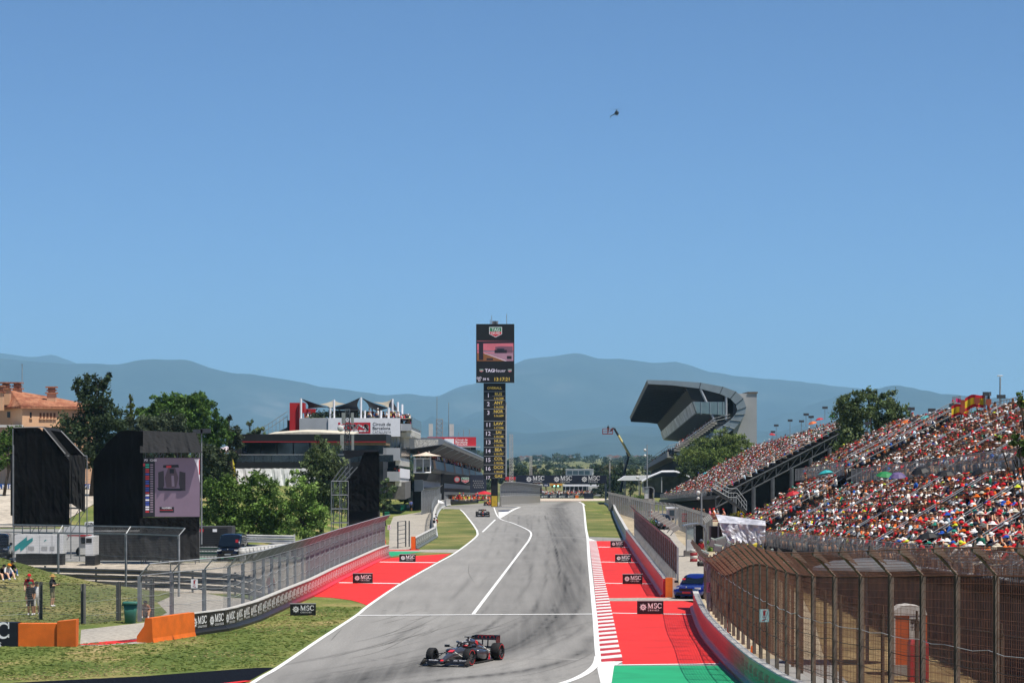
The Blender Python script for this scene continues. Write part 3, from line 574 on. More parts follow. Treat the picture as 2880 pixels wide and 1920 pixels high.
# pit-exit board barrier and fenced walls left of the track
pit = [G(1166, 1545), G(1224, 1511)]
barrier('advert_barrier', 'short grey logo barrier with an orange end beside the pit exit path', pit, 1.1, lambda t: '5c5f58', 3.0, tx=True, tcol=M_LET)
m_ = MB(); p = G(1163, 1545); m_.bx(p.x - .22, p.x + .18, p.y - .25, p.y + .2, 0, 1.2); m_.one('end_post', M_ORANGE, 'orange end post of the short grey logo barrier', 'barrier')
pw = smooth_line([G(1224, 1510), G(1221, 1475), G(1226, 1448), G(1240, 1428), G(1265, 1413)], 4)
barrier('pit_barrier', 'pale curved barrier between the pit exit grass and the path', [(p.x, p.y) for p in pw], 1.15, lambda t: 'b0b0ae', 4, tx=False)
fence('debris_fence', 'grey mesh fence along the curved pit exit barrier', [(p.x - .3, p.y) for p in pw], 1.9, 0.0, .4, 6, M_WIRE, .012, .2, .2, zb=.9, cables=[('kink', 0, M_GALV, .04)])
pw2 = [(-2.0, 469), (1.0, 505), (4.2, 570), (6.5, 640)]
barrier('pit_wall', 'grey concrete pit wall behind the timing tower', [Vector((x, y, 0)) for x, y in pw2], 1.8, lambda t: '8f8c86', 5, tx=False)
fence('debris_fence', 'dense grey fence on top of the pit wall behind the tower', [(x, y + .4) for x, y in pw2], 3.6, .7, .6, 5, M_WIRE, .018, .16, .16, zb=1.7, cables=[('top', 0, M_GALV, .05), ('kink', 0, M_GALV, .05)])
# main fences
fence('debris_fence', 'long grey debris fence with cranked posts above the left logo barrier', [(p.x - .28, p.y) for p in WALLL], 3.05, 0.5, .55, 3.6, M_WIRE, .0045, .075, .075, zb=0.95, cables=[('top', 0, M_GALV, .035), ('kink', 0, M_GALV, .03), (1.6, .12, M_GALV, .012), (2.2, .15, M_GALV, .012), (2.7, .1, M_GALV, .012)], post_r=.075)
rf = list(reversed([(p.x + .75, p.y) for p in WALL1[:4]]))
M_HAZE = None
fence('debris_fence', 'brown rusty mesh fence behind the red wall', rf, 3.0, 0.45, .55, 3.6, M_RUST, .012, .06, .07, zb=0.0, cables=[('top', 0, M_CABLE, .03), ('kink', .05, M_CABLE, .015), (1.6, .1, M_CABLE, .018), (2.0, .1, M_CABLE, .018), (2.5, .1, M_CABLE, .018)], mesh_z0=1.35)
w2 = smooth_line([Vector((p.x + .45, p.y, 0)) for p in WALL2[1:]], 4)
def zk2(s): return 3.15 + 1.35 * sm((s - 22) / 25) + 0.9 * sm((s - 52) / 28)
fence('debris_fence', 'tall rusty mesh fence with leaning brackets in the right foreground', [(p.x, p.y) for p in w2], zk2, 0.75, .75, 2.6, M_RUST, .0075, .105, .11, zb=0.9, cables=[('top', 0, M_RUST, .02), ('kink', .03, M_RUST, .025), (1.5, .08, M_CABLE, .013), (2.1, .1, M_CABLE, .013), (2.7, .1, M_CABLE, .013), (3.2, .1, M_GALV, .012)], arm_w=.085, gusset=True, mesh_z0=1.35, post_r=.066, postm=mat('weathered_post', '7a6c60', .8, .1, var=.25))
fence('debris_fence', 'inner rusty fence line just behind the leaning one at lower right', [(p.x + 1.9 + .02 * k, p.y + 1.5) for k, p in enumerate(w2[6:])], 3.3, 0.0, .3, 3.3, M_RUST, .004, .3, .25, cables=[('kink', .05, M_CABLE, .02)], post_r=.05, postm=mat('brown_post', '4f443b', .9))
# chain-link fences left
cl = [G(-22, 1757), G(115, 1748), G(247, 1756), G(341, 1746), G(427, 1737)]
fence('chain_link_fence', 'low chain-link fence in front of the grass bank', [(p.x, p.y) for p in cl], 2.05, 0.0, .02, 3.2, M_WIRE, .004, .09, .09, cables=[('kink', .1, M_CABLE, .014), (1.2, .05, M_GALV, .008), (.5, .05, M_GALV, .008)], post_r=.09, postm=mat('concrete_post', '6a6a66', .9))
c2 = [(-38, 172), (-33, 175), (-27.5, 172), (-22.6, 169), (-20.2, 166)]
fence('high_mesh_fence', 'high cranked mesh fence in front of the giant screens', c2, 3.7, -.45, .45, 4.6, M_WIRE, .004, .1, .1, cables=[('top', 0, M_GALV, .045), ('kink', 0, M_GALV, .04), (1.2, .1, M_GALV, .01), (2.4, .1, M_GALV, .01)], post_r=.05)
# guard rails
def guard_rail(label, pts, zs, m, posts=4.0, h=0.32):
    t = thing('guard_rail', label, 'guard rail', (pts[0][0], pts[0][1], gz(*pts[0][:2])), group='steel guard rails'); P = sub([(p[0], p[1], 0) for p in pts], 2.0)
    for z in zs:
        mb = MB(); rings = []
        for p in P:
            g0 = gz(p.x, p.y); rings.append([(p.x, p.y + q, g0 + z + r) for q, r in ((0, -.16), (-.08, -.1), (-.02, 0), (-.08, .1), (0, .16), (.03, 0))])
        mb.loft(rings); mb.build('rail', m, t)
    Lt = sum((b - a).length for a, b in zip(P[:-1], P[1:])); n = int(Lt / posts)
    for k in range(n + 1):
        p = along(P, k / n); mb = MB(); g0 = gz(p.x, p.y); mb.box((p.x, p.y + .12, g0 + (max(zs) + .25) / 2), (.12, .1, max(zs) + .25)); mb.build('post', m, t)
M_GR = mat('dark_rail', '5f6266', .5, .5, var=.2, scale=1); M_GRW = mat('white_rail', 'cfcfcb', .6, var=.15, scale=1)
guard_rail('dark grey triple guard rail running behind the grass bank', [(-34, 180), (-27, 176), (-21.5, 172.5), (-17, 168), (-14.5, 160)], (.35, .75, 1.15), M_GR)
guard_rail('white two-tier guard rail in front of the green bushes', [(-24.5, 236), (-18.6, 234)], (.5, 1.25, 1.6), M_GRW)
guard_rail('grey guard rail behind the dark van', [(-31, 229), (-23, 228)], (.4, .8), M_GR)
# ---------------------------------------------------------------- people
def skin_body(joints, edges, sub_lv=1):
    me = bpy.data.meshes.new('b'); me.from_pydata([j[0] for j in joints], edges, []); o = bpy.data.objects.new('b', me); COL.objects.link(o)
    sk = o.modifiers.new('s', 'SKIN'); sd = o.modifiers.new('d', 'SUBSURF'); sd.levels = sub_lv
    lay = me.skin_vertices[0].data
    for k, j in enumerate(joints): lay[k].radius = (j[1], j[1] if len(j) < 3 else j[2]); lay[k].use_root = (k == 0)
    dg = bpy.context.evaluated_depsgraph_get(); m2 = bpy.data.meshes.new_from_object(o.evaluated_get(dg)); bpy.data.objects.remove(o); return m2
# classes: 0 skin 1 top 2 legs 3 shins 4 shoes 5 hair
def pose_mesh(J, name):
    """J: joint name -> position; builds one continuous body and colours faces by the nearest bone"""
    names = ['pel', 'spi', 'che', 'nec', 'hea', 'crn'] + [a + s for s in 'lr' for a in ('sho', 'elb', 'wri', 'han', 'thu', 'hip', 'kne', 'ank', 'toe')] + ['nos']
    rad = dict(pel=(.18, .14), spi=(.17, .13), che=(.2, .14), nec=.068, hea=(.115, .13), crn=(.1, .115), sho=.085, elb=.056, wri=.042, han=.045, thu=.017, hip=.11, kne=.076, ank=.054, toe=.05, nos=.022)
    idx = {n: k for k, n in enumerate(names)}; js = []
    for n in names:
        r = rad[n[:3]]; r = r if isinstance(r, tuple) else (r, r)
        p = J.get(n)
        if p is None:
            if n[:3] == 'thu': w, h = Vector(J['wri' + n[3]]), Vector(J['han' + n[3]]); p = tuple(w.lerp(h, .5) + Vector((-.03 if n[3] == 'l' else .03, -.02, .02)))
            if n == 'nos': p = tuple(Vector(J['hea']) + Vector((0, -.095, .02)))
        js.append((p, *r))
    ed = [('pel', 'spi'), ('spi', 'che'), ('che', 'nec'), ('nec', 'hea'), ('hea', 'crn'), ('hea', 'nos')]
    for s in 'lr': ed += [('che', 'sho' + s), ('sho' + s, 'elb' + s), ('elb' + s, 'wri' + s), ('wri' + s, 'han' + s), ('wri' + s, 'thu' + s), ('pel', 'hip' + s), ('hip' + s, 'kne' + s), ('kne' + s, 'ank' + s), ('ank' + s, 'toe' + s)]
    me = skin_body(js, [(idx[a], idx[b]) for a, b in ed]); me.name = name
    cls = {'pelspi': 1, 'spiche': 1, 'chenec': 1, 'nechea': 0, 'heacrn': 0, 'heanos': 0, 'chesho': 1, 'shoelb': 1, 'elbwri': 0, 'wrihan': 0, 'writhu': 0, 'pelhip': 2, 'hipkne': 2, 'kneank': 3, 'anktoe': 4}
    A = np.array([js[idx[a]][0] for a, b in ed]); B = np.array([js[idx[b]][0] for a, b in ed]); C = [cls[a[:3] + b[:3]] for a, b in ed]; D = B - A; hz_ = np.array(J['hea'])
    mi = []
    for p in me.polygons:
        c = np.array(p.center); t = np.clip(((c - A) * D).sum(1) / np.maximum((D * D).sum(1), 1e-9), 0, 1); d = np.linalg.norm(A + D * t[:, None] - c, axis=1); k = C[int(d.argmin())]
        if k == 0 and c[2] > hz_[2] + .02 and c[1] > hz_[1] - .05 - 1.2 * max(0, hz_[2] + .08 - c[2]) + .0 and abs(c[0]) < .2 and int(d.argmin()) in (3, 4): k = 5
        mi.append(k)
    for k in range(6): me.materials.append(None)
    me.polygons.foreach_set('material_index', mi); me.polygons.foreach_set('use_smooth', [True] * len(mi)); return me
def sym(d):
    o = {}
    for k, v in d.items():
        if k[:3] in ('sho', 'elb', 'wri', 'han', 'hip', 'kne', 'ank', 'toe') and len(k) == 3:
            o[k + 'l'] = (v[0], v[1], v[2]); o[k + 'r'] = (-v[0], v[1], v[2])
        else: o[k] = v
    return o
seat = sym(dict(pel=(0, 0, .52), spi=(0, -.02, .72), che=(0, -.05, .96), nec=(0, -.08, 1.12), hea=(0, -.11, 1.22), crn=(0, -.10, 1.32), sho=(.17, -.05, 1.02), elb=(.24, -.17, .8), wri=(.15, -.36, .66), han=(.1, -.43, .64), hip=(.1, -.04, .5), kne=(.14, -.45, .5), ank=(.13, -.42, .1), toe=(.15, -.56, .05)))
lean_ = dict(seat, che=(0, -.14, .92), nec=(0, -.2, 1.06), hea=(0, -.26, 1.13), crn=(0, -.27, 1.23), shol=(.17, -.15, .98), shor=(-.17, -.15, .98), elbl=(.2, -.36, .74), elbr=(-.2, -.36, .74), wril=(.09, -.42, .92), hanl=(.05, -.42, 1.0), wrir=(-.1, -.52, .7), hanr=(-.06, -.58, .68))
up_ = dict(seat, elbl=(.28, -.26, .98), wril=(.15, -.3, 1.2), hanl=(.1, -.28, 1.28), elbr=(-.26, -.2, .82), wrir=(-.12, -.34, .92), hanr=(-.08, -.4, .95))
stand_ = sym(dict(pel=(0, 0, .96), spi=(0, 0, 1.12), che=(0, 0, 1.33), nec=(0, -.01, 1.5), hea=(0, -.03, 1.6), crn=(0, -.02, 1.7), sho=(.18, 0, 1.41), elb=(.25, .02, 1.14), wri=(.25, -.08, .9), han=(.24, -.11, .82), hip=(.09, 0, .93), kne=(.11, -.03, .5), ank=(.11, .03, .09), toe=(.13, -.12, .045)))
phone_ = dict(stand_, elbl=(.24, -.12, 1.16), wril=(.14, -.34, 1.22), hanl=(.1, -.4, 1.25), elbr=(-.24, -.1, 1.15), wrir=(-.1, -.32, 1.2), hanr=(-.06, -.38, 1.23))
walk_ = dict(stand_, kneL=0, kneel=0, anklel=0, kner=(-.1, .1, .52), ankr=(-.1, .32, .14), toer=(-.1, .22, .06), knel=(.1, -.16, .53), ankl=(.1, -.2, .09), toel=(.11, -.35, .05), elbl=(.25, .12, 1.15), wril=(.24, .1, .92), hanl=(.23, .06, .84), wrir=(-.24, -.2, .95), hanr=(-.22, -.26, .88))
floor_ = dict(sym(dict(pel=(0, 0, .13), spi=(0, .0, .35), che=(0, -.06, .58), nec=(0, -.12, .72), hea=(0, -.2, .79), crn=(0, -.24, .88), sho=(.17, -.06, .64), elb=(.26, -.2, .42), wri=(.16, -.38, .36), han=(.09, -.42, .36), hip=(.1, -.02, .14), kne=(.2, -.36, .42), ank=(.17, -.55, .09), toe=(.17, -.68, .06))))
POSES = {k: pose_mesh({a: b for a, b in v.items() if not isinstance(b, int)}, k) for k, v in dict(sitting=seat, leaning=lean_, raising=up_, standing=stand_, phone=phone_, walking=walk_, floor=floor_).items()}
HEAD = dict(sitting=seat, leaning=lean_, raising=up_, standing=stand_, phone=phone_, walking=walk_, floor=floor_)
FAB = {}
def fab(c):
    if c not in FAB: FAB[c] = mat('cloth_' + c, c, .85, var=.1, scale=6, spec=.2)
    return FAB[c]
SKINS = [mat('skin_%d' % k, c, .6, var=.06, scale=5, spec=.3) for k, c in enumerate(['c99878', 'b5835f', 'd8ab8c', '96694a'])]
HAIRS = [fab(c) for c in ('2a211b', '3d2c20', '6b4b2e', '1a1716')]
cp = MB(); cp.ball((0, 0, 0), .118, 10, 6, 0, (1, 1.08, .95), .5); cp.add([(-.08, -.1, .0), (.08, -.1, .0), (.07, -.21, -.015), (-.07, -.21, -.015), (-.08, -.1, .014), (.08, -.1, .014), (.07, -.21, 0), (-.07, -.21, 0)], [(3, 2, 1, 0), (4, 5, 6, 7), (0, 1, 5, 4), (1, 2, 6, 5), (2, 3, 7, 6), (3, 0, 4, 7)])
_c = cp.build('cap', fab('ffffff'), local=True, smooth=False); CAP_ME = _c.data; bpy.data.objects.remove(_c)
ht = MB(); ht.ball((0, 0, 0), .115, 10, 6, 0, (1, 1.05, 1.0), .5); ht.loft([[(r * math.cos(2 * math.pi * k / 10), r * math.sin(2 * math.pi * k / 10), z) for k in range(10)] for r, z in ((.11, .02), (.21, -.02), (.21, -.03), (.11, 0))]); _c = ht.build('hat', fab('ffffff'), local=True); HAT_ME = _c.data; bpy.data.objects.remove(_c)
hm = MB(); hm.ball((0, 0, -.02), .15, 12, 8, 0, (1, 1.1, 1.05), .72); _c = hm.build('helmet', fab('ffffff'), local=True, smooth=True); HELM_ME = _c.data; bpy.data.objects.remove(_c)
def person(label, loc, rz, pose, top, legs, hat=None, hatkind='cap', skin=None, shins=None, shoes='dddddd', group=None, s=1.0, name='person', hair=None):
    o = bpy.data.objects.new(name, POSES[pose]); COL.objects.link(o); o.location = loc; o.rotation_euler = (0, 0, rz); o.scale = (s, s, s)
    sk = SKINS[skin if skin is not None else rnd.randrange(4)]
    for k, m in enumerate([sk, fab(top), fab(legs), fab(shins) if shins else sk, fab(shoes), hair or HAIRS[rnd.randrange(4)]]): o.material_slots[k].link = 'OBJECT'; o.material_slots[k].material = m
    tag(o, label, 'person', group)
    if hat:
        h = HEAD[pose]['crn']; c = inst({'cap': CAP_ME, 'hat': HAT_ME, 'helmet': HELM_ME}[hatkind], hatkind, o, (h[0], h[1], h[2] - .03)); c.material_slots[0].link = 'OBJECT'; c.material_slots[0].material = fab(hat)
    return o
# ---------------------------------------------------------------- trackside grandstands and their crowd
M_STEEL = mat('stand_steel', '5b5e62', .6, .4, var=.15); M_DSTEEL = mat('dark_stand_steel', '33363a', .7, .3, var=.2); M_STEP = mat('stand_step', '303133', .85, var=.2, scale=1.5); M_NET = mat('black_netting', '0c0c0d', .95, var=.2)
SA, SZ = 0.005, -0.02
def sx(a, Y): return a + SA * Y
def z_low(k): return 5.84 + .44 * k
def z_up(k): return 10.65 + .42 * k
SHIRT = [('f0efec', 18), ('c5202b', 17), ('121317', 30), ('22304f', 6), ('d9d4cb', 7), ('8a8d92', 6), ('e2702a', 5), ('1f6b55', 4), ('2a5aa8', 4), ('c98c77', 5), ('5b4638', 4), ('e6d93a', 1), ('d87f98', 2), ('bcd3e2', 3)]
CAPC = [('f3f1ee', 19), ('c61f2a', 21), ('1b1c20', 24), ('e06d1f', 5), ('23303f', 8), ('cfc4ae', 9), ('2b8f7c', 4), ('2858b4', 3), ('d8e03c', 1.5), ('70706c', 6)]
LEGC = [('2b3550', 4), ('1c1c20', 4), ('8f8571', 3), ('5a6b80', 2), ('d6d2c8', 1)]
def pick(t):
    r = rnd.random() * sum(w for _, w in t)
    for c, w in t:
        r -= w
        if r <= 0: return c
    return t[0][0]
people = []          # (Y, x, y, z, scale, tier)
def tier(name, label, Y0, Y1, a0, rows, zf, run, rise, aisles, tcode, skip=0.08):
    t = thing(name, label, 'grandstand', (sx(a0, Y0), Y0, 0)); u = MB(); Lr = Y1 - Y0
    u.add([(dx + SA * q, q, z + SZ * q) for q in (0, Lr) for dx, z in ((0, 0), (run + .04, 0), (run + .04, -rise - .05), (0, -.12))], [(0, 1, 2, 3), (7, 6, 5, 4), (0, 4, 5, 1), (1, 5, 6, 2), (2, 6, 7, 3), (3, 7, 4, 0)])
    _o = u.build('s', M_STEP, local=True); me = _o.data; bpy.data.objects.remove(_o)
    b = MB(); b.add([(dx + SA * q, q, z + SZ * q) for q in (0, Lr) for dx, z in ((.42, .40), (.72, .40), (.72, .36), (.42, .36))], [(0, 1, 2, 3), (7, 6, 5, 4), (0, 4, 5, 1), (1, 5, 6, 2), (2, 6, 7, 3), (3, 7, 4, 0)])
    _o = b.build('s', mat('bench_plank', '4d4f52', .7, .1, var=.2), local=True); bme = _o.data; bpy.data.objects.remove(_o)
    for k in range(rows):
        loc = (k * run, 0, zf(k) + SZ * Y0); inst(me, 'step', t, loc); inst(bme, 'bench', t, loc)
        Y = Y0 + .4
        while Y < Y1 - .4:
            Y += rnd.uniform(.46, .60)
            if any(abs(Y - q) < .75 for q in aisles) or rnd.random() < skip: continue
            x = sx(a0 + k * run + .5, Y)
            if x / Y > .1945 or x / Y < 0.03: continue
            people.append((Y, x + rnd.uniform(-.06, .06), Y, zf(k) + SZ * Y, rnd.uniform(.93, 1.06), tcode))
    # handrails up each aisle
    for q in aisles:
        for dy in (-.62, .62):
            r = MB(); y = q + dy; n0, n1 = (a0 + .1, zf(0)), (a0 + run * rows, zf(rows - 1) + rise)
            if sx(n0[0], y) / y > .2 : continue
            P = [Vector((sx(n0[0], y), y, n0[1] + SZ * y)), Vector((sx(n1[0], y), y, n1[1] + SZ * y))]
            for hh in (.6, 1.05): r.tube([P[0] + Vector((0, 0, hh)), P[1] + Vector((0, 0, hh))], .034, 5)
            for k in range(7): p = P[0].lerp(P[1], k / 6); r.tube([p, p + Vector((0, 0, 1.05))], .022, 4)
            r.build('handrail', M_GALV, t)
    return t
def grid_rail(t, Y0, Y1, a, z0, h=1.1, ds=.3, nm='guard_rail', flip=False):
    r = MB(); nb = int((Y1 - Y0) / ds); f = lambda y: Vector((sx(a, y), y, z0 + SZ * y))
    for hh in (0.08, .3, .55, .8, h): r.tube([f(Y0) + Vector((0, 0, hh)), f(Y1) + Vector((0, 0, hh))], .02 if hh == h else .006, 4)
    for k in range(nb + 1):
        p = f(Y0 + (Y1 - Y0) * k / nb); w = .022 if k % 10 == 0 else .008; r.bx(p.x - w, p.x + w, p.y - w, p.y + w, p.z, p.z + h)
    o = r.build(nm, mat('rail_grey', '7c7f82', .6), t); return o
low = tier('lower_grandstand', 'lower tier of the packed grandstand on the right behind the rusty fence', 92, 213.5, 18.5, 9, z_low, .75, .44, [104, 117, 131, 146, 163, 184, 204], 'L')
low2 = tier('lower_grandstand', 'far short block of the lower tier beyond the dark stair gap', 219, 243, 18.5, 9, lambda k: z_low(k) + .7, .75, .44, [231], 'L2')
grid_rail(low2, 219, 243, 18.4, z_low(0) + .7)
grid_rail(low, 92, 213.5, 18.4, z_low(0)); 
m_ = MB(); 
for k in range(260):
    y = 95 + k * .56; p = Vector((sx(18.35, y), y, z_low(0) + SZ * y - .05)); m_.add([p, p + Vector((.5, 0, 0)), p + Vector((.45, 0, -.55)), p + Vector((.3, 0, -.62)), p + Vector((0, .05, 0)), p + Vector((.5, .05, 0)), p + Vector((.45, .05, -.55)), p + Vector((.3, .05, -.62))], [(0, 1, 2, 3), (7, 6, 5, 4), (0, 3, 7, 4), (0, 4, 5, 1)])
br = m_.build('bracket_row', M_DSTEEL, low); br['kind'] = 'stuff'
m_ = MB(); m_.add([(sx(a, y), y, z) for y in (92, 241) for a, z in ((18.9, z_low(0) + SZ * y - .15), (18.9, -.2), (25.5, -.2), (25.5, z_low(8) + SZ * y - .5))], [(0, 1, 2, 3), (7, 6, 5, 4), (0, 4, 5, 1), (2, 6, 7, 3), (0, 3, 7, 4)]); m_.build('under_cloth', mat('brown_netting', '4a4036', .95, var=.35, scale=.6), low)
UP2 = tier('upper_grandstand', 'middle block of the upper tier with a narrow stair gap on each side', 218.5, 258, 25.9, 11, lambda k: z_up(k) + .7, .8, .42, [231, 245], 'U')
grid_rail(UP2, 218.5, 258, 25.4, z_up(0) + .7)
UP3 = tier('upper_grandstand', 'nearest block of the upper tier below the Spanish flags', 126, 213.5, 25.9, 11, z_up, .8, .42, [141, 154, 168, 183, 198], 'U')
grid_rail(UP3, 126, 213.5, 25.4, z_up(0))
UP1 = tier('far_grandstand', 'far high grandstand block standing on dark steel columns', 369, 517, 25.9, 22, z_up, .8, .42, [384, 402, 422, 444, 468, 492], 'F')
grid_rail(UP1, 385, 517, 25.4, z_up(0), ds=.5)
def deck(t, Y0, Y1, a0, a1, zt, hgt):   # walkway slab and dark side under a block
    m = MB(); m.add([(sx(a, y), y, z + SZ * y) for y in (Y0, Y1) for a, z in ((a0, zt), (a1, zt), (a1, zt - hgt), (a0, zt - hgt))], [(0, 1, 2, 3), (7, 6, 5, 4), (0, 4, 5, 1), (1, 5, 6, 2), (2, 6, 7, 3), (3, 7, 4, 0)]); m.build('walkway', M_DSTEEL, t)
for t, a, b in ((UP2, 218.5, 258), (UP3, 126, 213.5), (UP1, 369, 517)): deck(t, a, b, 25.2, 26.0, z_up(0), .5)
# steelwork at the near end of each block
def end_frame(t, Y, rows, cols, up=0.0):
    m = MB(); a1 = 25.9 + .8 * rows; P0 = Vector((sx(25.6, Y), Y - .1, z_up(0) + up + SZ * Y - .35)); P1 = Vector((sx(a1, Y), Y - .1, z_up(rows) + up + SZ * Y - .35)); dn = Vector((0, 0, -1.3))
    for q in (P0, P0 + dn): m.tube([q, q + (P1 - P0)], .11, 5)
    n = rows // 2
    for k in range(n): a, b = P0.lerp(P1, k / n), P0.lerp(P1, (k + 1) / n); m.tube([a, a + dn], .06, 4); m.tube([a + dn, b], .05, 4)
    m.build('end_truss', M_STEEL, t)
    for k in range(cols):
        q = P0.lerp(P1, (k + 1) / cols) + dn
        for dy in (0, 7, 14):
            c = MB(); c.tube([(q.x, q.y + dy, gz(q.x, q.y + dy)), (q.x, q.y + dy, q.z - SZ * 0)], .28 if cols > 4 else .16, 8); c.build('column', M_STEEL, t)
    for hh in (.55, 1.1, 1.6):
        r = MB(); r.tube([P0 + Vector((0, 0, hh + .3)), P1 + Vector((0, 0, hh + .3))], .035, 4); r.build('side_rail', M_GALV, t)
    c = MB(); r2 = P1 + Vector((0, 0, .3))
    for k in range(9): c.tube([r2 + Vector((0, k * .5, 0)), r2 + Vector((0, k * .5, 1.8))], .03, 4)
    c.build('back_rail', M_GALV, t)
end_frame(UP1, 369, 22, 7); end_frame(UP2, 218.5, 11, 3, .7); end_frame(UP3, 213.5 - 87.5, 11, 3)
def back_rail(t, Y0, Y1, rows):
    a = 25.9 + .8 * rows + .1; r = MB(); f = lambda y: Vector((sx(a, y), y, z_up(rows) + SZ * y))
    for hh in (.4, .9, 1.3): r.tube([f(Y0) + Vector((0, 0, hh)), f(Y1) + Vector((0, 0, hh))], .03, 4)
    for k in range(int((Y1 - Y0) / 1.2)): p = f(Y0 + k * 1.2); r.tube([p, p + Vector((0, 0, 1.3))], .03, 4)
    r.build('rear_rail', M_GALV, t)
back_rail(UP1, 369, 517, 22); back_rail(UP2, 218.5, 258, 12); back_rail(UP3, 126, 213.5, 11)
for t, Y, a0, a1, zf, rows in ((UP2, 218.4, 25.7, 34.8, lambda k: z_up(k) + .7, 11), (low2, 218.9, 18.4, 25.3, lambda k: z_low(k) + .7, 9)):     # dark side of the raised blocks at the stair gap
    m_ = MB(); m_.prism([(sx(a0, Y), Y, zf(0) + SZ * Y - 2), (sx(a1, Y), Y, zf(rows) + SZ * Y - 2), (sx(a1, Y), Y, zf(rows) + SZ * Y + .25), (sx(a0, Y), Y, zf(0) + SZ * Y + .25)], (0, .08, 0)); m_.build('side_cloth', M_NET, t)
    for hh in (.6, 1.0, 1.4): r = MB(); r.tube([(sx(a0, Y), Y - .06, zf(0) + SZ * Y + hh), (sx(a1, Y), Y - .06, zf(rows) + SZ * Y + hh)], .03, 4); r.build('side_rail', M_GALV, t)
# dark scaffolding and cloth under the far block
m_ = MB(); m_.add([(sx(a, y), y, z) for y in (374, 515) for a, z in ((26.5, gz(30, y) - .1), (26.5, z_up(0) + SZ * y - .6), (43, z_up(21) + SZ * y - .8), (43, gz(30, y) - .1))], [(0, 1, 2, 3), (7, 6, 5, 4), (0, 4, 5, 1), (1, 5, 6, 2), (2, 6, 7, 3)]); m_.build('under_cloth', M_NET, UP1)
for Ya, Yb, t in ((221, 257, UP2), (128, 212, UP3)):
    m_ = MB(); m_.add([(sx(a, y), y, z) for y in (Ya, Yb) for a, z in ((25.6, 2), (25.6, z_up(0) + SZ * y - .55), (34.4, z_up(10) + SZ * y - .6), (34.4, 2))], [(0, 1, 2, 3), (7, 6, 5, 4), (0, 4, 5, 1), (1, 5, 6, 2), (2, 6, 7, 3)]); m_.build('under_cloth', M_NET, t)
# ---- the crowd: the 300 that show largest are people of their own, the rest one crowd
def tmpl(detail):
    V, Fc, Cl = [], [], []
    def addm(mb, c):
        o = len(V); V.extend(mb.v); Fc.extend([tuple(i + o for i in f) for f in mb.f]); Cl.extend([c] * len(mb.f))
    n = 8 if detail else 5
    def ring(rx, ry, cx, z): return [(cx + rx * math.cos(2 * math.pi * k / n), ry * math.sin(2 * math.pi * k / n), z) for k in range(n)]
    m = MB(); m.loft([ring(.12, .17, 0, .42), ring(.11, .165, -.03, .7), ring(.115, .2, -.05, .92), ring(.06, .1, -.08, 1.06)]); addm(m, 1)
    m = MB(); m.ball((-.1, 0, 1.19), .105, 7 if detail else 5, 5 if detail else 4, 0, (1, .9, 1.15)); addm(m, 0)
    if detail:
        for s in (-1, 1):
            m = MB(); m.tube([(-.05, s * .2, .97), (-.16, s * .25, .76)], [.06, .05], 5); addm(m, 1)
            m = MB(); m.tube([(-.16, s * .25, .77), (-.38, s * .14, .66)], [.045, .035], 5); addm(m, 0)
            m = MB(); m.tube([(0, s * .1, .5), (-.44, s * .13, .52)], [.09, .07], 5); addm(m, 2)
            m = MB(); m.tube([(-.44, s * .13, .52), (-.4, s * .13, .06), (-.52, s * .14, .04)], [.065, .05, .04], 5); addm(m, 4)
    else:
        m = MB(); m.bx(-.45, .05, -.2, .2, .42, .56); addm(m, 2); m = MB(); m.bx(-.3, -.1, -.24, .24, .62, .78); addm(m, 0)
    hats = []
    m = MB(); m.ball((-.1, 0, 1.225), .12, 7 if detail else 5, 5 if detail else 4, 0, (1.05, 1, .9), .5); m.add([(-.2, -.09, 1.225), (-.2, .09, 1.225), (-.3, .07, 1.21), (-.3, -.07, 1.21)], [(0, 1, 2, 3)]); addm(m, 3)
    return np.array(V), Fc, np.array(Cl)
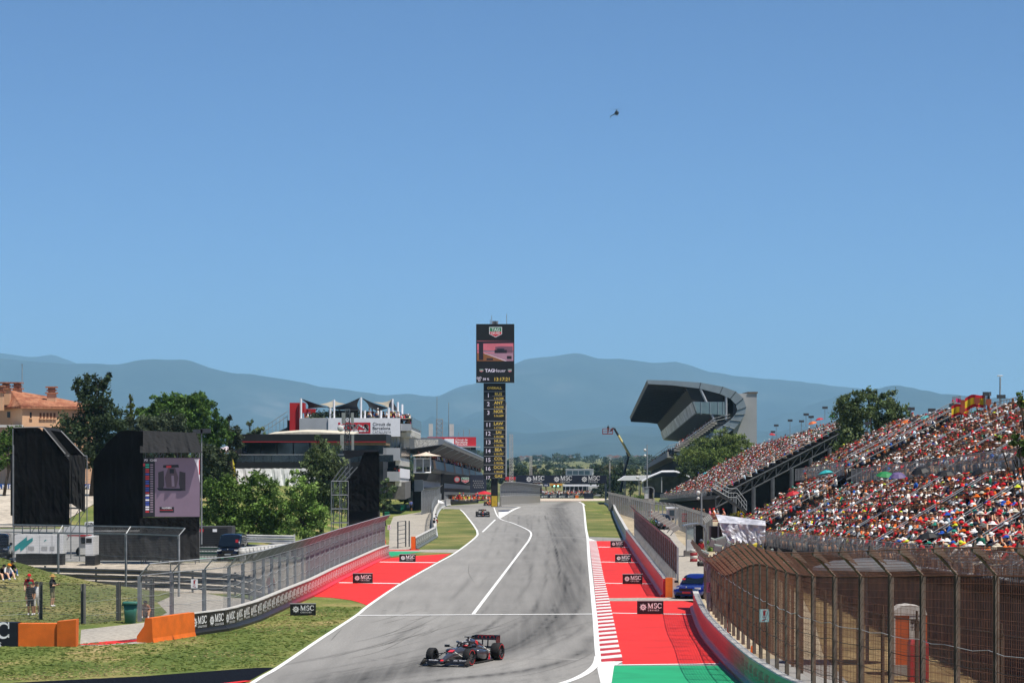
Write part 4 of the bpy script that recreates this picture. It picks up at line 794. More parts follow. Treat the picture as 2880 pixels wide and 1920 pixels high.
def crowd_mesh(name, P, detail, palette=None, rot=0.0, label=None):
    V, Fc, Cl = tmpl(detail); nv, nf, np_ = len(V), len(Fc), len(P)
    if np_ == 0: return
    pos = np.array([p[1:4] for p in P]); s = np.array([p[4] for p in P]); a = nr.uniform(-.5, .5, np_) + rot; ca, sa = np.cos(a), np.sin(a)
    lean = nr.uniform(-.18, .12, np_); vx = V[None, :, 0] + lean[:, None] * (V[None, :, 2] - .5); vy = np.repeat(V[None, :, 1], np_, 0); vz = np.repeat(V[None, :, 2], np_, 0) * (1 + (p_st := (nr.rand(np_) < .035) * 0.35)[:, None])
    X = (vx * ca[:, None] - vy * sa[:, None]) * s[:, None] + pos[:, None, 0]; Y = (vx * sa[:, None] + vy * ca[:, None]) * s[:, None] + pos[:, None, 1]; Z = vz * s[:, None] + pos[:, None, 2]
    co = np.stack([X, Y, Z], -1).reshape(-1, 3); me = bpy.data.meshes.new(name)
    ls = np.array([len(f) for f in Fc]); flat = np.array([i for f in Fc for i in f]); lp = (flat[None, :] + (np.arange(np_) * nv)[:, None]).reshape(-1); tot = np.tile(ls, np_); st = np.concatenate([[0], np.cumsum(tot)[:-1]])
    me.vertices.add(len(co)); me.vertices.foreach_set('co', co.reshape(-1)); me.loops.add(len(lp)); me.loops.foreach_set('vertex_index', lp.astype(np.int32)); me.polygons.add(len(tot)); me.polygons.foreach_set('loop_start', st.astype(np.int32)); me.polygons.foreach_set('loop_total', tot.astype(np.int32)); me.update(calc_edges=True)
    sk = [lin(c) for c in ('c99878', 'b5835f', 'd8ab8c', '96694a')]; cols = np.zeros((np_, 5, 4)); cols[:, :, 3] = 1
    for i in range(np_):
        k = sk[rnd.randrange(4)]; leg = lin(pick(LEGC)); top = lin(pick(palette or SHIRT))
        cols[i, 0, :3] = k; cols[i, 1, :3] = top if rnd.random() > .05 else k; cols[i, 2, :3] = leg; cols[i, 3, :3] = lin(pick(CAPC)) if rnd.random() < .68 else lin(rnd.choice(['2a211b', '3d2c20', '6b4b2e'])); cols[i, 4, :3] = k if rnd.random() < .6 else leg
    fc = cols[:, Cl, :].reshape(-1, 4); at = me.attributes.new('Col', 'FLOAT_COLOR', 'FACE'); at.data.foreach_set('color', fc.reshape(-1).astype(np.float32))
    me.materials.append(mat('crowd_cloth', 'ffffff', .85, var=.1, scale=4, attr='Col', spec=.2)); o = bpy.data.objects.new(name, me); COL.objects.link(o); o['kind'] = 'stuff'
    if label: tag(o, label, 'crowd')
    return o
people.sort(); CN = {'f0efec': 'white', 'c5202b': 'red', '121317': 'black', '22304f': 'navy', 'd9d4cb': 'cream', '8a8d92': 'grey', 'e2702a': 'orange', '1f6b55': 'green', '2a5aa8': 'blue', 'c98c77': 'salmon', '5b4638': 'brown', 'e6d93a': 'yellow', 'd87f98': 'pink', 'bcd3e2': 'pale blue'}
CC = {'f3f1ee': 'white', 'c61f2a': 'red', '1b1c20': 'black', 'e06d1f': 'orange', '23303f': 'navy', 'cfc4ae': 'beige', '2b8f7c': 'teal', '2858b4': 'blue', 'd8e03c': 'yellow', '70706c': 'grey'}
near = [p for p in people if p[5] == 'L'][:300]; ns = set(id(p) for p in near); ROWW = ['front row', 'second row', 'third row', 'fourth row', 'fifth row', 'sixth row', 'seventh row', 'eighth row', 'ninth row', 'top row']
for p in near:
    top, cap = pick(SHIRT), pick(CAPC); row = max(0, min(9, round((p[3] - SZ * p[0] - 5.84) / .44))); st = rnd.random() < .03; hk = rnd.choice(['cap', 'cap', 'cap', 'hat']); leg = pick(LEGC)
    ps = 'standing' if st else rnd.choice(['sitting', 'leaning', 'sitting', 'leaning', 'raising'])
    person('%s spectator in %s top and %s %s, %s of the lower grandstand' % ('standing' if st else 'seated', CN[top], CC[cap], hk, ROWW[row]), (p[1] + (.1 if st else 0), p[2], p[3] - .02), -math.pi / 2 + rnd.uniform(-.5, .5), ps, top, leg, cap, hk, shins=(None if rnd.random() < .65 else leg), group='spectators in the lower grandstand', s=p[4])
rest = [p for p in people if id(p) not in ns]
crowd_mesh('crowd', [p for p in rest if p[0] < 262], True); crowd_mesh('far_crowd', [p for p in rest if p[0] >= 262], False)
# ---------------------------------------------------------------- buildings and large structures
M_LGREY = mat('light_grey_cladding', 'a9acb0', .6, var=.06, scale=.6); M_OFFW = mat('off_white_render', 'd3d2cc', .75, var=.08, scale=.7); M_DARK = mat('near_black_cladding', '0a0b0e', .55, var=.15, scale=.5)
M_GLASS = mat('dark_glass', '1c242b', .08, .0, var=.2, scale=.4, spec=.8); M_GLASS2 = mat('grey_green_glass', '6f8385', .12, var=.15, scale=.5, spec=.8); M_SIGNW = mat('sign_white', 'eeeef0', .5, var=.03); M_SIGNR = mat('sign_red', 'c8202c', .5, var=.06); M_BLK = mat('matt_black', '070709', .6, var=.2)
M_NAVY = mat('navy_sheet', '11152b', .5, var=.1, scale=.5); M_YEL = mat('yellow_text', 'd8b850', .5, emit=.2, var=.02); M_LIL = mat('pale_text', 'd6ccda', .5, emit=.2, var=.02)
def zz(ox, oy, s): return lambda x, y, Y: W(ox + x * s, oy + y * s, Y)
def pane(mb, a, b, c, d, mi=0): mb.quad(a, b, c, d, mi)
def slab(mb, px0, py0, px1, py1, Y, dep, mi=0):            # upright box filling a pixel rectangle at distance Y, dep metres deep
    a = W(px0, py1, Y); b = W(px1, py0, Y); mb.bx(a.x, b.x, Y, Y + dep, a.z, b.z, mi); return mb
# main grandstand with the swept roof
q4 = zz(1620, 1040, .2296); YG = 560; DG = Vector((.029, 1, -.0155)); LG = 255
gs = thing('main_grandstand', 'large grandstand with a swept curved roof on the far right of the straight', 'grandstand', tuple(W(2000, 1400, YG).xy) + (-1.5,))
outer = [(870, 122), (1170, 130), (1530, 155), (1800, 205), (1960, 262), (2050, 345), (2085, 450), (2072, 540), (2020, 625), (1940, 720), (1700, 880), (1300, 1100)]
inner = [(885, 172), (1180, 187), (1510, 227), (1760, 292), (1890, 350), (1955, 420), (1975, 490), (1950, 548), (1890, 612), (1800, 676), (1620, 790), (1225, 1020)]
O = [q4(x, y, YG) for x, y in outer]; I = [q4(x, y, YG) for x, y in inner]; E = DG * LG
n = len(O); m_ = MB()
for k in range(n - 1):
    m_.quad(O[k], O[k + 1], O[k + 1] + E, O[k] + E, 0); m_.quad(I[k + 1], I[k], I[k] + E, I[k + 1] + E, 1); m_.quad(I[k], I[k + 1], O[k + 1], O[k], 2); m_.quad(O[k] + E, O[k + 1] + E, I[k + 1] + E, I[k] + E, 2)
m_.quad(O[0], O[0] + E, I[0] + E, I[0], 3)
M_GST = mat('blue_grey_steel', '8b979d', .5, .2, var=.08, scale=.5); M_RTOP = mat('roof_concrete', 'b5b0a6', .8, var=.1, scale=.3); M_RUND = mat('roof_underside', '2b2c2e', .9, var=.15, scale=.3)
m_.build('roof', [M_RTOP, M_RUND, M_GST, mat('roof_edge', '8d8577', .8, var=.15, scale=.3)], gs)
for k in range(26):                                   # ribs under the roof
    s = DG * (LG * (k + .5) / 26); r = MB(); r.loft([[p + s + Vector((0, dy, dz)) for dy, dz in ((-.25, -.05), (.25, -.05), (.25, -.7), (-.25, -.7))] for p in I[:4]]); r.build('rib', mat('roof_rib', '3d3e40', .8, .2), gs)
for k in range(2, n - 1, 1):                          # joints of the end band
    r = MB(); r.tube([O[k] - DG * .05, I[k] - DG * .05], .09, 4); r.build('band_joint', mat('joint_grey', '5d676c', .6), gs)
def ext(name, pts, m, L0=0.0, L1=LG, mi=None, parent=gs):
    r = MB(); r.prism([q4(x, y, YG) + DG * L0 for x, y in pts], DG * (L1 - L0)); return r.build(name, m, parent)
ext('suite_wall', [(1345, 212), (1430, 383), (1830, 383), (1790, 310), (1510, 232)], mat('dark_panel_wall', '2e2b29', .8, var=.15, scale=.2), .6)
sb = ext('suite_box', [(1430, 388), (1475, 530), (1830, 562), (1830, 388)], M_GST, .4)
r = MB(); a, b = q4(1428, 392, YG), q4(1473, 526, YG); r.quad(a + DG * .5, b + DG * .5, b + DG * (LG - .5), a + DG * (LG - .5)); 
for v in range(len(r.v)): r.v[v] = (r.v[v][0] - .15, r.v[v][1], r.v[v][2])
mm = ground_mat('printed_banner', [(.35, 'c4bfba'), (.5, 'dedad6'), (.62, 'efecea'), (.7, 'a8b4bc')], .12, .5, .0, .6); r.build('printed_band', mm, sb)
r = MB(); r.quad(q4(1455, 392, YG) - DG * .1, q4(1480, 525, YG) - DG * .1, q4(1822, 552, YG) - DG * .1, q4(1822, 392, YG) - DG * .1); r.build('window', M_GLASS2, sb)
for x in (1530, 1640, 1740, 1800):
    r = MB(); r.tube([q4(x, 392, YG) - DG * .15, q4(x, 545, YG) - DG * .15], .09, 4); r.build('mullion', M_GST, sb)
ext('seating_tier', [(1150, 1035), (1225, 985), (1700, 640), (1885, 606), (1885, 690), (1240, 1062)], mat('seat_grey', '4a4a4c', .8, var=.25, scale=.3), .3)
for k in range(17):                                   # steps at the near edge
    t0 = k / 17; r = MB(); p = q4(1225 + 475 * t0, 985 - 345 * t0, YG) - DG * .4; r.box(p + Vector((.25, .8, .1)), (1.3, 2.2, .5)); r.build('stair_step', mat('stair_concrete', '9b958a', .9), gs)
ext('front_lip', [(1135, 1000), (1140, 1050), (1240, 1066), (1250, 1085), (1120, 1068), (1118, 1000)], mat('lip_concrete', 'a19d96', .9, var=.1), 0)
ext('lower_front', [(1250, 1090), (1300, 1105), (1900, 800), (1900, 1560), (1300, 1560)], M_NET, 2)
r = MB()
for hh in (.5, 1.1): r.tube([q4(1135, 995, YG) + Vector((0, 0, hh)), q4(1135, 995, YG) + E + Vector((0, 0, hh))], .06, 4); r.tube([q4(1135, 995, YG) + Vector((0, 0, hh)), q4(1290, 955, YG) + Vector((0, 0, hh)), q4(1700, 655, YG) + Vector((0, 0, hh)), q4(1890, 640, YG) + Vector((0, 0, hh + .5))], .06, 4)
for k in range(30): p = q4(1290, 955, YG).lerp(q4(1700, 655, YG), k / 29); r.tube([p, p + Vector((0, 0, 1.2))], .04, 4)
r.build('balustrade', M_GALV, gs)
for a, b in (((1525, 232), (1697, 620)), ((1840, 312), (1838, 612))): r = MB(); r.tube([q4(*a, YG) + DG * .3, q4(*b, YG) + DG * .3], .28, 8); r.build('strut', mat('strut_grey', 'a7abb0', .5, .2), gs)
r = MB(); a = q4(1925, 288, YG + 3); b = q4(2215, 288, YG + 3); r.bx(a.x, b.x, YG + 3, YG + 22, gz(40, 560) - 1, a.z); r.build('end_wall', mat('end_wall_grey', '9fa1a3', .8, var=.05, scale=.3), gs)
r = MB(); r.bx(a.x + 3, b.x + .2, YG + 2.8, YG + 22.2, a.z, a.z + .35); r.build('coping', mat('brown_coping', '6d6257', .8), gs)
pp = []
for k in range(60): t0 = rnd.random(); p = q4(1230 + 460 * t0, 985 - 335 * t0, YG) + DG * rnd.uniform(.8, 6); pp.append((YG, p.x, p.y, p.z, 1.0, 'G'))
for k in range(45): p = q4(1200, 985, YG) + DG * rnd.uniform(4, 240); pp.append((YG, p.x + rnd.uniform(0, 1.5), p.y, p.z, 1.0, 'G'))
crowd_mesh('grandstand_crowd', pp, False)
# timing tower
YT = 467; tw = thing('timing_tower', 'tall black timing tower with a video screen and driver list', 'tower', tuple(G(1390, 1423).xy) + (0,))
r = MB(); slab(r, 1381, 1345, 1400, 1424, YT, 1.2); r.build('mast', M_BLK, tw)
r = MB(); slab(r, 1382.5, 1394, 1398.5, 1423, YT - .35, .3); pb = r.build('base_pad', mat('yellow_pad', 'c9a72c', .6), tw)
r = MB(); slab(r, 1360, 1077, 1422, 1346, YT - .3, 1.8); colm = r.build('column', M_BLK, tw)
r = MB(); slab(r, 1339, 911, 1446.5, 1075, YT - .9, 3.0); head = r.build('screen_head', M_BLK, tw)
r = MB(); r.bx(W(1421, 0, YT).x, W(1425, 0, YT).x, YT + .2, YT + .6, W(0, 1340, YT).z, W(0, 1130, YT).z); r.build('side_rail', mat('rail_white', 'c9ccce', .5, .3), tw)
ROW = [('1', 'RUS', '1:16.258', 1100.5), ('2', 'ANT', '1:16.500', 1125), ('3', 'NOR', '1:16.609', 1149.5), ('11', 'LAW', '1:17.598', 1183.5), ('12', 'SAI', '1:18.248', 1208), ('13', 'HUL', '1:18.255', 1232.5), ('14', 'BEA', '1:18.397', 1257), ('15', 'COL', '1:18.586', 1282), ('16', 'OCO', '1:18.645', 1306.5), ('17', 'GAS', '', 1331)]
X1, Z1 = Vector((1, 0, 0)), Vector((0, 0, 1)); yt = YT - .31
def wy(py): return W(0, py, YT - .3).z
def wxx(px): return W(px, 0, YT - .3).x
r = MB(); r.text('OVERALL', (wxx(1391), yt, wy(1094)), X1, Z1, .42, 0, 'C'); r.build('heading', M_YEL, colm)
for a, nm, tm_, py in ROW:
    r = MB(); r.text(a, (wxx(1373.5), yt, wy(py + 16)), X1, Z1, .68 if py < 1330 else .55, 0, 'C'); r.build('position_number', M_LIL, colm)
    r = MB(); r.text(nm, (wxx(1402), yt, wy(py + 11)), X1, Z1, .5, 0, 'C'); r.build('driver_code', M_YEL, colm)
    if tm_: r = MB(); r.text(tm_, (wxx(1403), yt, wy(py + 22)), X1, Z1, .34, 0, 'C'); r.build('lap_time', M_YEL, colm)
    r = MB(); r.bx(wxx(1361), wxx(1421), yt, yt + .02, wy(py) - .03, wy(py) + .03); r.bx(wxx(1385), wxx(1420), yt, yt + .02, wy(py + 12.5) - .015, wy(py + 12.5) + .015); r.build('row_rule', M_LETG, colm)
def shield(r, c, h, d):      # shield emblem in green and red with white rim
    x, y, z = c; w = h * .62
    r.add([(x - w, y, z + h / 2), (x + w, y, z + h / 2), (x + w, y, z - h * .18), (x, y, z - h / 2), (x - w, y, z - h * .18)], [(0, 1, 2, 3, 4)], 0); y -= d
    r.add([(x - w * .9, y, z + h * .45), (x + w * .9, y, z + h * .45), (x + w * .9, y, z + .07 * h), (x - w * .9, y, z + .07 * h)], [(0, 1, 2, 3)], 1)
    r.add([(x - w * .9, y, z + .04 * h), (x + w * .9, y, z + .04 * h), (x + w * .9, y, z - h * .16), (x, y, z - h * .43), (x - w * .9, y, z - h * .16)], [(0, 1, 2, 3, 4)], 2); y -= d
    r.text('TAG', (x, y, z + .12 * h), X1, Z1, h * .28, 0, 'C'); r.text('HEUER', (x, y, z - .2 * h), X1, Z1, h * .2, 0, 'C', wmax=w * 1.7)
M_SG = mat('shield_green', '1c7a4a', .5, emit=.2); M_SR = mat('shield_red', 'c8252f', .5, emit=.2)
yh = YT - .92; r = MB(); shield(r, (wxx(1394), yh, W(0, 934, yh).z), 1.75, .01); r.build('emblem', [M_LET, M_SG, M_SR], head)
r = MB(); r.text('TAG', (wxx(1364), yh, W(0, 1046, yh).z), X1, Z1, .55, 0, 'L', .03); r.text('Heuer', (wxx(1390), yh, W(0, 1046, yh).z), X1, Z1, .55, 0, 'L', 0.0, wmax=2.1); r.build('brand_lettering', M_LIL, head)
for px in (1354, 1434): r = MB(); shield(r, (wxx(px), yh, W(0, 1042, yh).z), .5, .01); r.build('small_emblem', [M_LET, M_SG, M_SR], head)
r = MB(); r.text('13:17:21', (wxx(1391), yh, W(0, 1070.5, yh).z), X1, Z1, .58, 0, 'L', wmax=2.9); r.build('clock', M_YEL, head)
r = MB(); r.text('38 %', (wxx(1358), yh, W(0, 1069, yh).z), X1, Z1, .4, 0, 'L')
for dx, dz in ((1344, 1063), (1351, 1062), (1348, 1069)): c = Vector((wxx(dx), yh, W(0, dz, yh).z)); r.add([c + Vector((.2 * math.cos(t), 0, .2 * math.sin(t))) * f for f in (1,) for t in np.linspace(0, 6.28, 9)[:-1]] if False else [c + Vector((q * math.cos(t), 0, q * math.sin(t))) for q in (.2, .12) for t in np.linspace(0, 2 * math.pi, 9)[:-1]], [(k, (k + 1) % 8, 8 + (k + 1) % 8, 8 + k) for k in range(8)])
r.build('humidity_reading', M_LIL, head)
# picture on the video screen: red run-off, grey track, brown verge, a car, list of names
SCm = [mat('screen_' + c, c, .4, emit=.35, var=.06, scale=1) for c in ('b85f6a', '96707e', '7c4f2c', '20161d', 'e2d5dd', '6b4654', '35505a', '25232e')]
sv = MB(); X = lambda t: wxx(1342 + 102 * t); Zt = lambda t: W(0, 958 + 57 * t, yh).z
def sq(pts, mi, k=0): sv.add([(X(a), yh - .004 * k - .005, Zt(b)) for a, b in pts], [tuple(range(len(pts)))], mi)
sq([(0, 0), (1, 0), (1, 1), (0, 1)], 0); sq([(0, .02), (1, 0), (1, .12), (0, .14)], 3, 1); sq([(.15, .48), (1, .5), (1, .62), (.15, .56)], 1, 1); sq([(.18, .62), (1, .6), (1, 1), (.8, 1)], 1, 1); sq([(0, .6), (.18, .62), (.78, 1), (0, 1)], 2, 1); sq([(.18, .61), (.2, .61), (.82, 1), (.78, 1)], 4, 2); sq([(0, .47), (1, .49), (1, .51), (0, .5)], 6, 2)
sq([(.5, .3), (.62, .27), (.98, .28), (.98, .6), (.5, .6)], 5, 2); sq([(.48, .45), (.82, .45), (.82, .61), (.48, .61)], 3, 3); sq([(.55, .38), (.75, .38), (.75, .46), (.55, .46)], 7, 3); sq([(.05, .05), (.17, .05), (.17, .95), (.05, .95)], 3, 3); sq([(.26, .86), (.44, .86), (.44, .96), (.26, .96)], 3, 3); sq([(.82, .75), (.95, .75), (.95, .9), (.82, .9)], 3, 3)
sv.build('video_picture', SCm, head)
for px, h in ((1383, 24), (1425, 28), (1379, 12)): r = MB(); a = W(px, 911, YT); r.tube([a, W(px, 911 - h, YT)], .05, 4); r.build('antenna', M_GALV, tw)
r = MB(); 
for px in (1387, 1392, 1397): a = W(px, 911, YT); r.box(a + Vector((0, 0, .25)), (.5, .5, .5))
r.build('roof_lamps', M_GALV, tw)
# start gantry
YS = 700; gt = thing('start_gantry', 'navy start gantry with three white logos spanning the track', 'gantry', (W(1579, 0, YS).x, YS, gz(12, YS)))
r = MB(); slab(r, 1452, 1336, 1706, 1358.5, YS, 1.2); gb = r.build('board', M_NAVY, gt)
for px in (1505, 1583, 1661): r = MB(); msc(r, W(px, 1347, YS) - Vector((0, .03, 0)), X1, Z1, 4.9); o = r.build('logo', M_LET, gb)
for px in (1453, 1704): r = MB(); r.bx(W(px, 0, YS).x - .25, W(px, 0, YS).x + .25, YS + .3, YS + .9, gz(12, YS) - .2, W(0, 1340, YS).z); r.build('leg', M_GALV, gt)
r = MB(); slab(r, 1528, 1359, 1545, 1368, YS - .2, .3); fb = r.build('small_board', mat('blue_board', '1d2f5c', .5), gt); r = MB(); r.text('FIA', W(1536.5, 1366.5, YS - .22), X1, Z1, .45, 0, 'C'); r.build('lettering', M_LET, fb)
r = MB(); slab(r, 1547, 1359.5, 1581, 1364.5, YS - .2, .3); fb = r.build('orange_board', mat('amber_board', 'e39a2c', .5), gt); r = MB(); r.text('PIRELLI', W(1564, 1363.8, YS - .22), X1, Z1, .33, 0, 'C'); r.build('lettering', M_SIGNR, fb)
for px in (1553, 1559, 1564, 1569.5, 1575): r = MB(); slab(r, px - 2, 1365, px + 2, 1371, YS - .1, .3); lb = r.build('light_box', M_BLK, gt)
M_GL = mat('green_lamp', '8ff5d0', .3, emit=3.0)
for px in (1559, 1569.5): r = MB(); r.ball(W(px, 1366, YS - .2), .2, 8, 6); r.build('green_light', M_GL, gt)
# far end of the straight: sand, boards, pavilions
band('sand_trap', [Vector((8, y, 0)) for y in (880, 900, 930)], [Vector((40, y, 0)) for y in (880, 900, 930)], mat('sand', 'c9b9a4', .9), .02, cols=4)
line('red_track_edge', [Vector((8, 872, 0)), Vector((24, 868, 0))], 1.3, M_RED, .03)
YE = 935; ze = gz(0, YE)
eb = thing('hoarding', 'far row of navy logo boards across the end of the straight', 'hoarding', (W(1560, 0, YE).x, YE, ze)); x0, x1 = W(1494, 0, YE).x, W(1618, 0, YE).x
r = MB(); r.bx(x0, x1, YE, YE + .4, ze - .5, W(0, 1391, YE).z); r.build('panel', M_NAVY, eb)
for k in range(5): r = MB(); msc(r, (x0 + (x1 - x0) * (k + .5) / 5, YE - .03, W(0, 1396, YE).z), X1, Z1, 2.3); r.build('logo', M_LET, eb)
r = MB(); slab(r, 1618, 1392, 1627, 1401, YE - .1, .5); r.one('safety_block', M_ORANGE, 'small orange block at the end of the far navy boards', 'barrier')
r = MB(); slab(r, 1643, 1386, 1669, 1402, 880, .6); o = r.one('logo_board', M_NAVY, 'small navy double logo board beside the far sand', 'board')
pv_ = thing('end_pavilion', 'white flat roofed pavilion with dark openings at the far end of the straight', 'building', (W(1630, 0, 960).x, 960, ze)); Yp = 960
for nm, a, mm in (('roof', (1584, 1362.5, 1686, 1367), M_SIGNW), ('wall', (1655, 1367, 1684, 1384), M_OFFW), ('rear_wall', (1584, 1367, 1655, 1386), M_DARK), ('terrace', (1525, 1385, 1690, 1394), M_LGREY)): r = MB(); slab(r, *a, Yp + (3 if nm == 'rear_wall' else 0), 8); r.build(nm, mm, pv_)
for k in range(6): r = MB(); slab(r, 1590 + k * 12, 1367, 1591.5 + k * 12, 1386, Yp - .1, .4); r.build('column', M_LGREY, pv_)
tb = thing('control_cabin', 'grey glazed cabin above the far trees behind the gantry', 'building', (W(1630, 0, 975).x, 975, ze)); r = MB(); slab(r, 1592, 1320, 1669, 1336.5, 975, 8); r.build('wall', M_OFFW, tb)
for k in range(4): r = MB(); slab(r, 1595 + 16.5 * k, 1323.5, 1609 + 16.5 * k, 1334, 974.9, .2); r.build('window', M_GLASS2, tb)
r = MB(); slab(r, 1591, 1318.5, 1670, 1320.5, 974.5, 9); r.build('roof', M_LGREY, tb); r = MB(); slab(r, 1593, 1336.5, 1665, 1390, 976, 7); r.build('base', M_DARK, tb)
st = thing('side_stand', 'low far stand with a dark airline banner behind the pit wall', 'grandstand', (W(1490, 0, 900).x, 900, ze)); r = MB(); slab(r, 1420, 1362, 1526, 1369, 900, 6); r.build('deck', M_LGREY, st); r = MB(); slab(r, 1452, 1369, 1524, 1388, 899, 2); bn = r.build('banner', mat('maroon_black', '1e191d', .6), st); r = MB(); r.text('QATAR AIRWAYS', W(1488, 1382, 898.9), X1, Z1, 1.1, 0, 'C', wmax=7.2); r.build('lettering', M_LETG, bn); r = MB(); slab(r, 1420, 1369, 1452, 1400, 901, 4); r.build('wall', M_DARK, st)
r = MB(); slab(r, 1420, 1340, 1450, 1349, 800, .5); o = r.one('red_banner', M_SIGNR, 'red banner beside the left leg of the start gantry', 'banner')
pp = []
for k in range(150): p = W(rnd.uniform(1526, 1680), rnd.uniform(1383, 1388), 955 + rnd.uniform(-2, 6)); pp.append((p.y, p.x, p.y, p.z - 1.0, 1.25, 'E'))
for k in range(90): p = W(rnd.uniform(1424, 1520), 1358, 900 + rnd.uniform(0, 4)); pp.append((p.y, p.x, p.y, p.z - .9, 1.2, 'E'))
# pit building: long canopy and terraces running down the straight
qp = zz(1100, 1220, .1403); YP = 428; DP = Vector((.0195, 1, -.0139)); LP = 262
pb = thing('pit_building', 'long pit building with a rounded canopy and crowded terraces left of the straight', 'building', tuple(W(1230, 0, YP).xy) + (gz(-12, YP),))
def pext(name, pts, m, L0=0.0, L1=LP, parent=pb): r = MB(); r.prism([qp(x, y, YP) + DP * L0 for x, y in pts], DP * (L1 - L0)); return r.build(name, m, parent)
M_CAN = mat('canopy_metal', '8f959a', .4, .5, var=.08, scale=.3)
ct = [(960, 78), (1010, 85), (1050, 105), (1075, 140), (1065, 180), (1030, 210), (960, 220)]
cn = pext('canopy', [(300, 60)] + ct + [(470, 292), (300, 300)], [M_CAN]); cn.data.materials[0] = M_CAN
r = MB(); z = Vector((0, -.06, 0)); r.add([qp(x, y, YP) + z for x, y in [(465, 112), (945, 110), (940, 212), (470, 280)]], [(3, 2, 1, 0)]); mm = ground_mat('perforated_panel', [(.4, '9a9c9a'), (.5, 'c9c9c2'), (.6, '8d9296')], 3.0, 8, .2, .6); r.build('gable_panel', mm, pb)
pext('soffit', [(300, 296), (470, 294), (960, 222), (1030, 212), (1000, 236), (760, 372), (300, 372)], M_BLK, .5)
for k in range(9):
    s = DP * (12 + LP * k / 9.5); r = MB(); r.tube([qp(700, 372, YP) + s, qp(960, 240, YP) + s, qp(1040, 215, YP) + s], .22, 5); r.build('canopy_rib', mat('rib_light', '9aa0a4', .5, .3), cn)
tb_ = pext('terrace_front', [(812, 512), (840, 690), (780, 690), (760, 512)], mat('terrace_glass', '7d8488', .35, .2, var=.12, scale=.2), 1.5)
for k in range(6):
    s = DP * (2 + 40 * k); r = MB(); a, b = qp(812, 512, YP) + s, qp(840, 690, YP) + s
    w = 8 if k == 0 else 4; r.quad(a + Vector((.08, 0, 0)), b + Vector((.08, 0, 0)), b + DP * w + Vector((.08, 0, 0)), a + DP * w + Vector((.08, 0, 0))); r.build('orange_panel', mat('terrace_orange', 'c08a58', .6, var=.15, scale=.4), tb_)
pext('terrace_belly', [(840, 692), (820, 740), (770, 775), (460, 780), (460, 700), (760, 692)], mat('belly_grey', '6d6b66', .8, var=.1, scale=.3), 1.2)
pext('lower_dark', [(460, 785), (760, 785), (700, 930), (460, 930)], M_BLK, 1.0)
pext('lower_terrace', [(460, 915), (635, 915), (640, 1150), (460, 1150)], M_LGREY, 0.5, 60); pext('lower_terrace', [(500, 925), (720, 950), (720, 1060), (500, 1060)], mat('terrace_blue_grey', '8a9298', .5, var=.1), 60.2, LP)
pext('garage_wall', [(420, 1062), (650, 1062), (650, 1560), (420, 1560)], M_DARK, 3)
pext('garage_lintel', [(651, 1150), (760, 1150), (760, 1215), (651, 1215)], mat('lintel_grey', '5f6365', .6), 20)
wb = thing('balcony_box', 'white framed balcony box with a parasol on the near corner of the pit building', 'balcony', tuple(qp(630, 770, YP - 3).xy) + (qp(630, 770, YP - 3).z,)); 
r = MB(); a, b = qp(460, 510, YP - 3), qp(800, 660, YP - 3); r.bx(a.x, b.x, YP - 2.9, YP - .3, b.z, a.z); r.build('cladding', mat('ribbed_cladding', '9b9c9b', .6, var=.2, scale=1), wb)
r = MB()
for x in (460, 490, 640, 785): r.tube([qp(x, 500, YP - 3), qp(x, 772, YP - 3)], .09, 4)
for y in (490, 772): r.tube([qp(455, y, YP - 3), qp(800, y, YP - 3)], .11, 4)
r.build('frame', M_SIGNW, wb)
r = MB(); c = qp(700, 372, YP - 2); r.loft([[c + Vector((q * math.cos(t) * 1.25, q * math.sin(t), zq)) for t in np.linspace(0, 2 * math.pi, 11)[:-1]] for q, zq in ((.02, .1), (.9, -.25), (1.9, -.5), (1.85, -.56))]); r.tube([c, c - Vector((0, 0, 3))], .05, 5); r.one('parasol', mat('cream_canvas', 'd8c9b8', .8), 'cream parasol over the white framed balcony', 'parasol')
for k in range(300): s = rnd.uniform(2, LP); p = qp(790, 512, YP) + DP * s; pp.append((p.y, p.x - rnd.uniform(0, .9), p.y, p.z - .2, 1.0, 'P'))
for k in range(60): s = rnd.uniform(2, LP * .8); p = qp(700, 945, YP) + DP * s; pp.append((p.y, p.x - rnd.uniform(0, .9), p.y, p.z - .3, 1.0, 'P'))
for k in range(14): p = qp(rnd.uniform(480, 800), 500, YP - 1.5); pp.append((p.y, p.x, p.y, p.z - .6, 1.0, 'P'))
# control tower with the red sign
kt = thing('control_tower', 'race control block with a red sign and rooftop aerials behind the pit canopy', 'building', (W(1285, 0, 709).x, 709, gz(-12, 709)))
r = MB(); slab(r, 1202, 1228.5, 1339, 1254, 709, .5); sg = r.build('sign', M_SIGNR, kt); r = MB(); slab(r, 1250, 1233, 1277, 1251, 708.9, .1); r.build('logo_plate', M_SIGNW, sg)
r = MB()
for t, py, h in (('Circuit de', 1239, .44), ('Barcelona', 1245.5, .44), ('CATALUNYA', 1252, .34)): r.text(t, W(1281, py, 708.9), X1, Z1, h * 1.36, 0, 'L', wmax=3.1)
r.build('lettering', M_LET, sg)
r = MB(); slab(r, 1215, 1255, 1350, 1257, 707, 6); r.build('roof_edge', M_OFFW, kt); r = MB(); slab(r, 1230, 1257, 1338, 1264.5, 708, 5); dbn = r.build('fascia', M_NAVY, kt); r = MB(); r.text('QATAR AIRWAYS', W(1324, 1263, 707.9), X1, Z1, .5, 0, 'R'); r.build('lettering', M_LETG, dbn)
r = MB(); slab(r, 1240, 1264.5, 1341, 1290, 709, 5); r.build('window_band', M_GLASS2, kt); r = MB(); slab(r, 1200, 1254, 1240, 1400, 711, 8); slab(r, 1240, 1290, 1345, 1420, 711, 8); r.build('wall', M_DARK, kt)
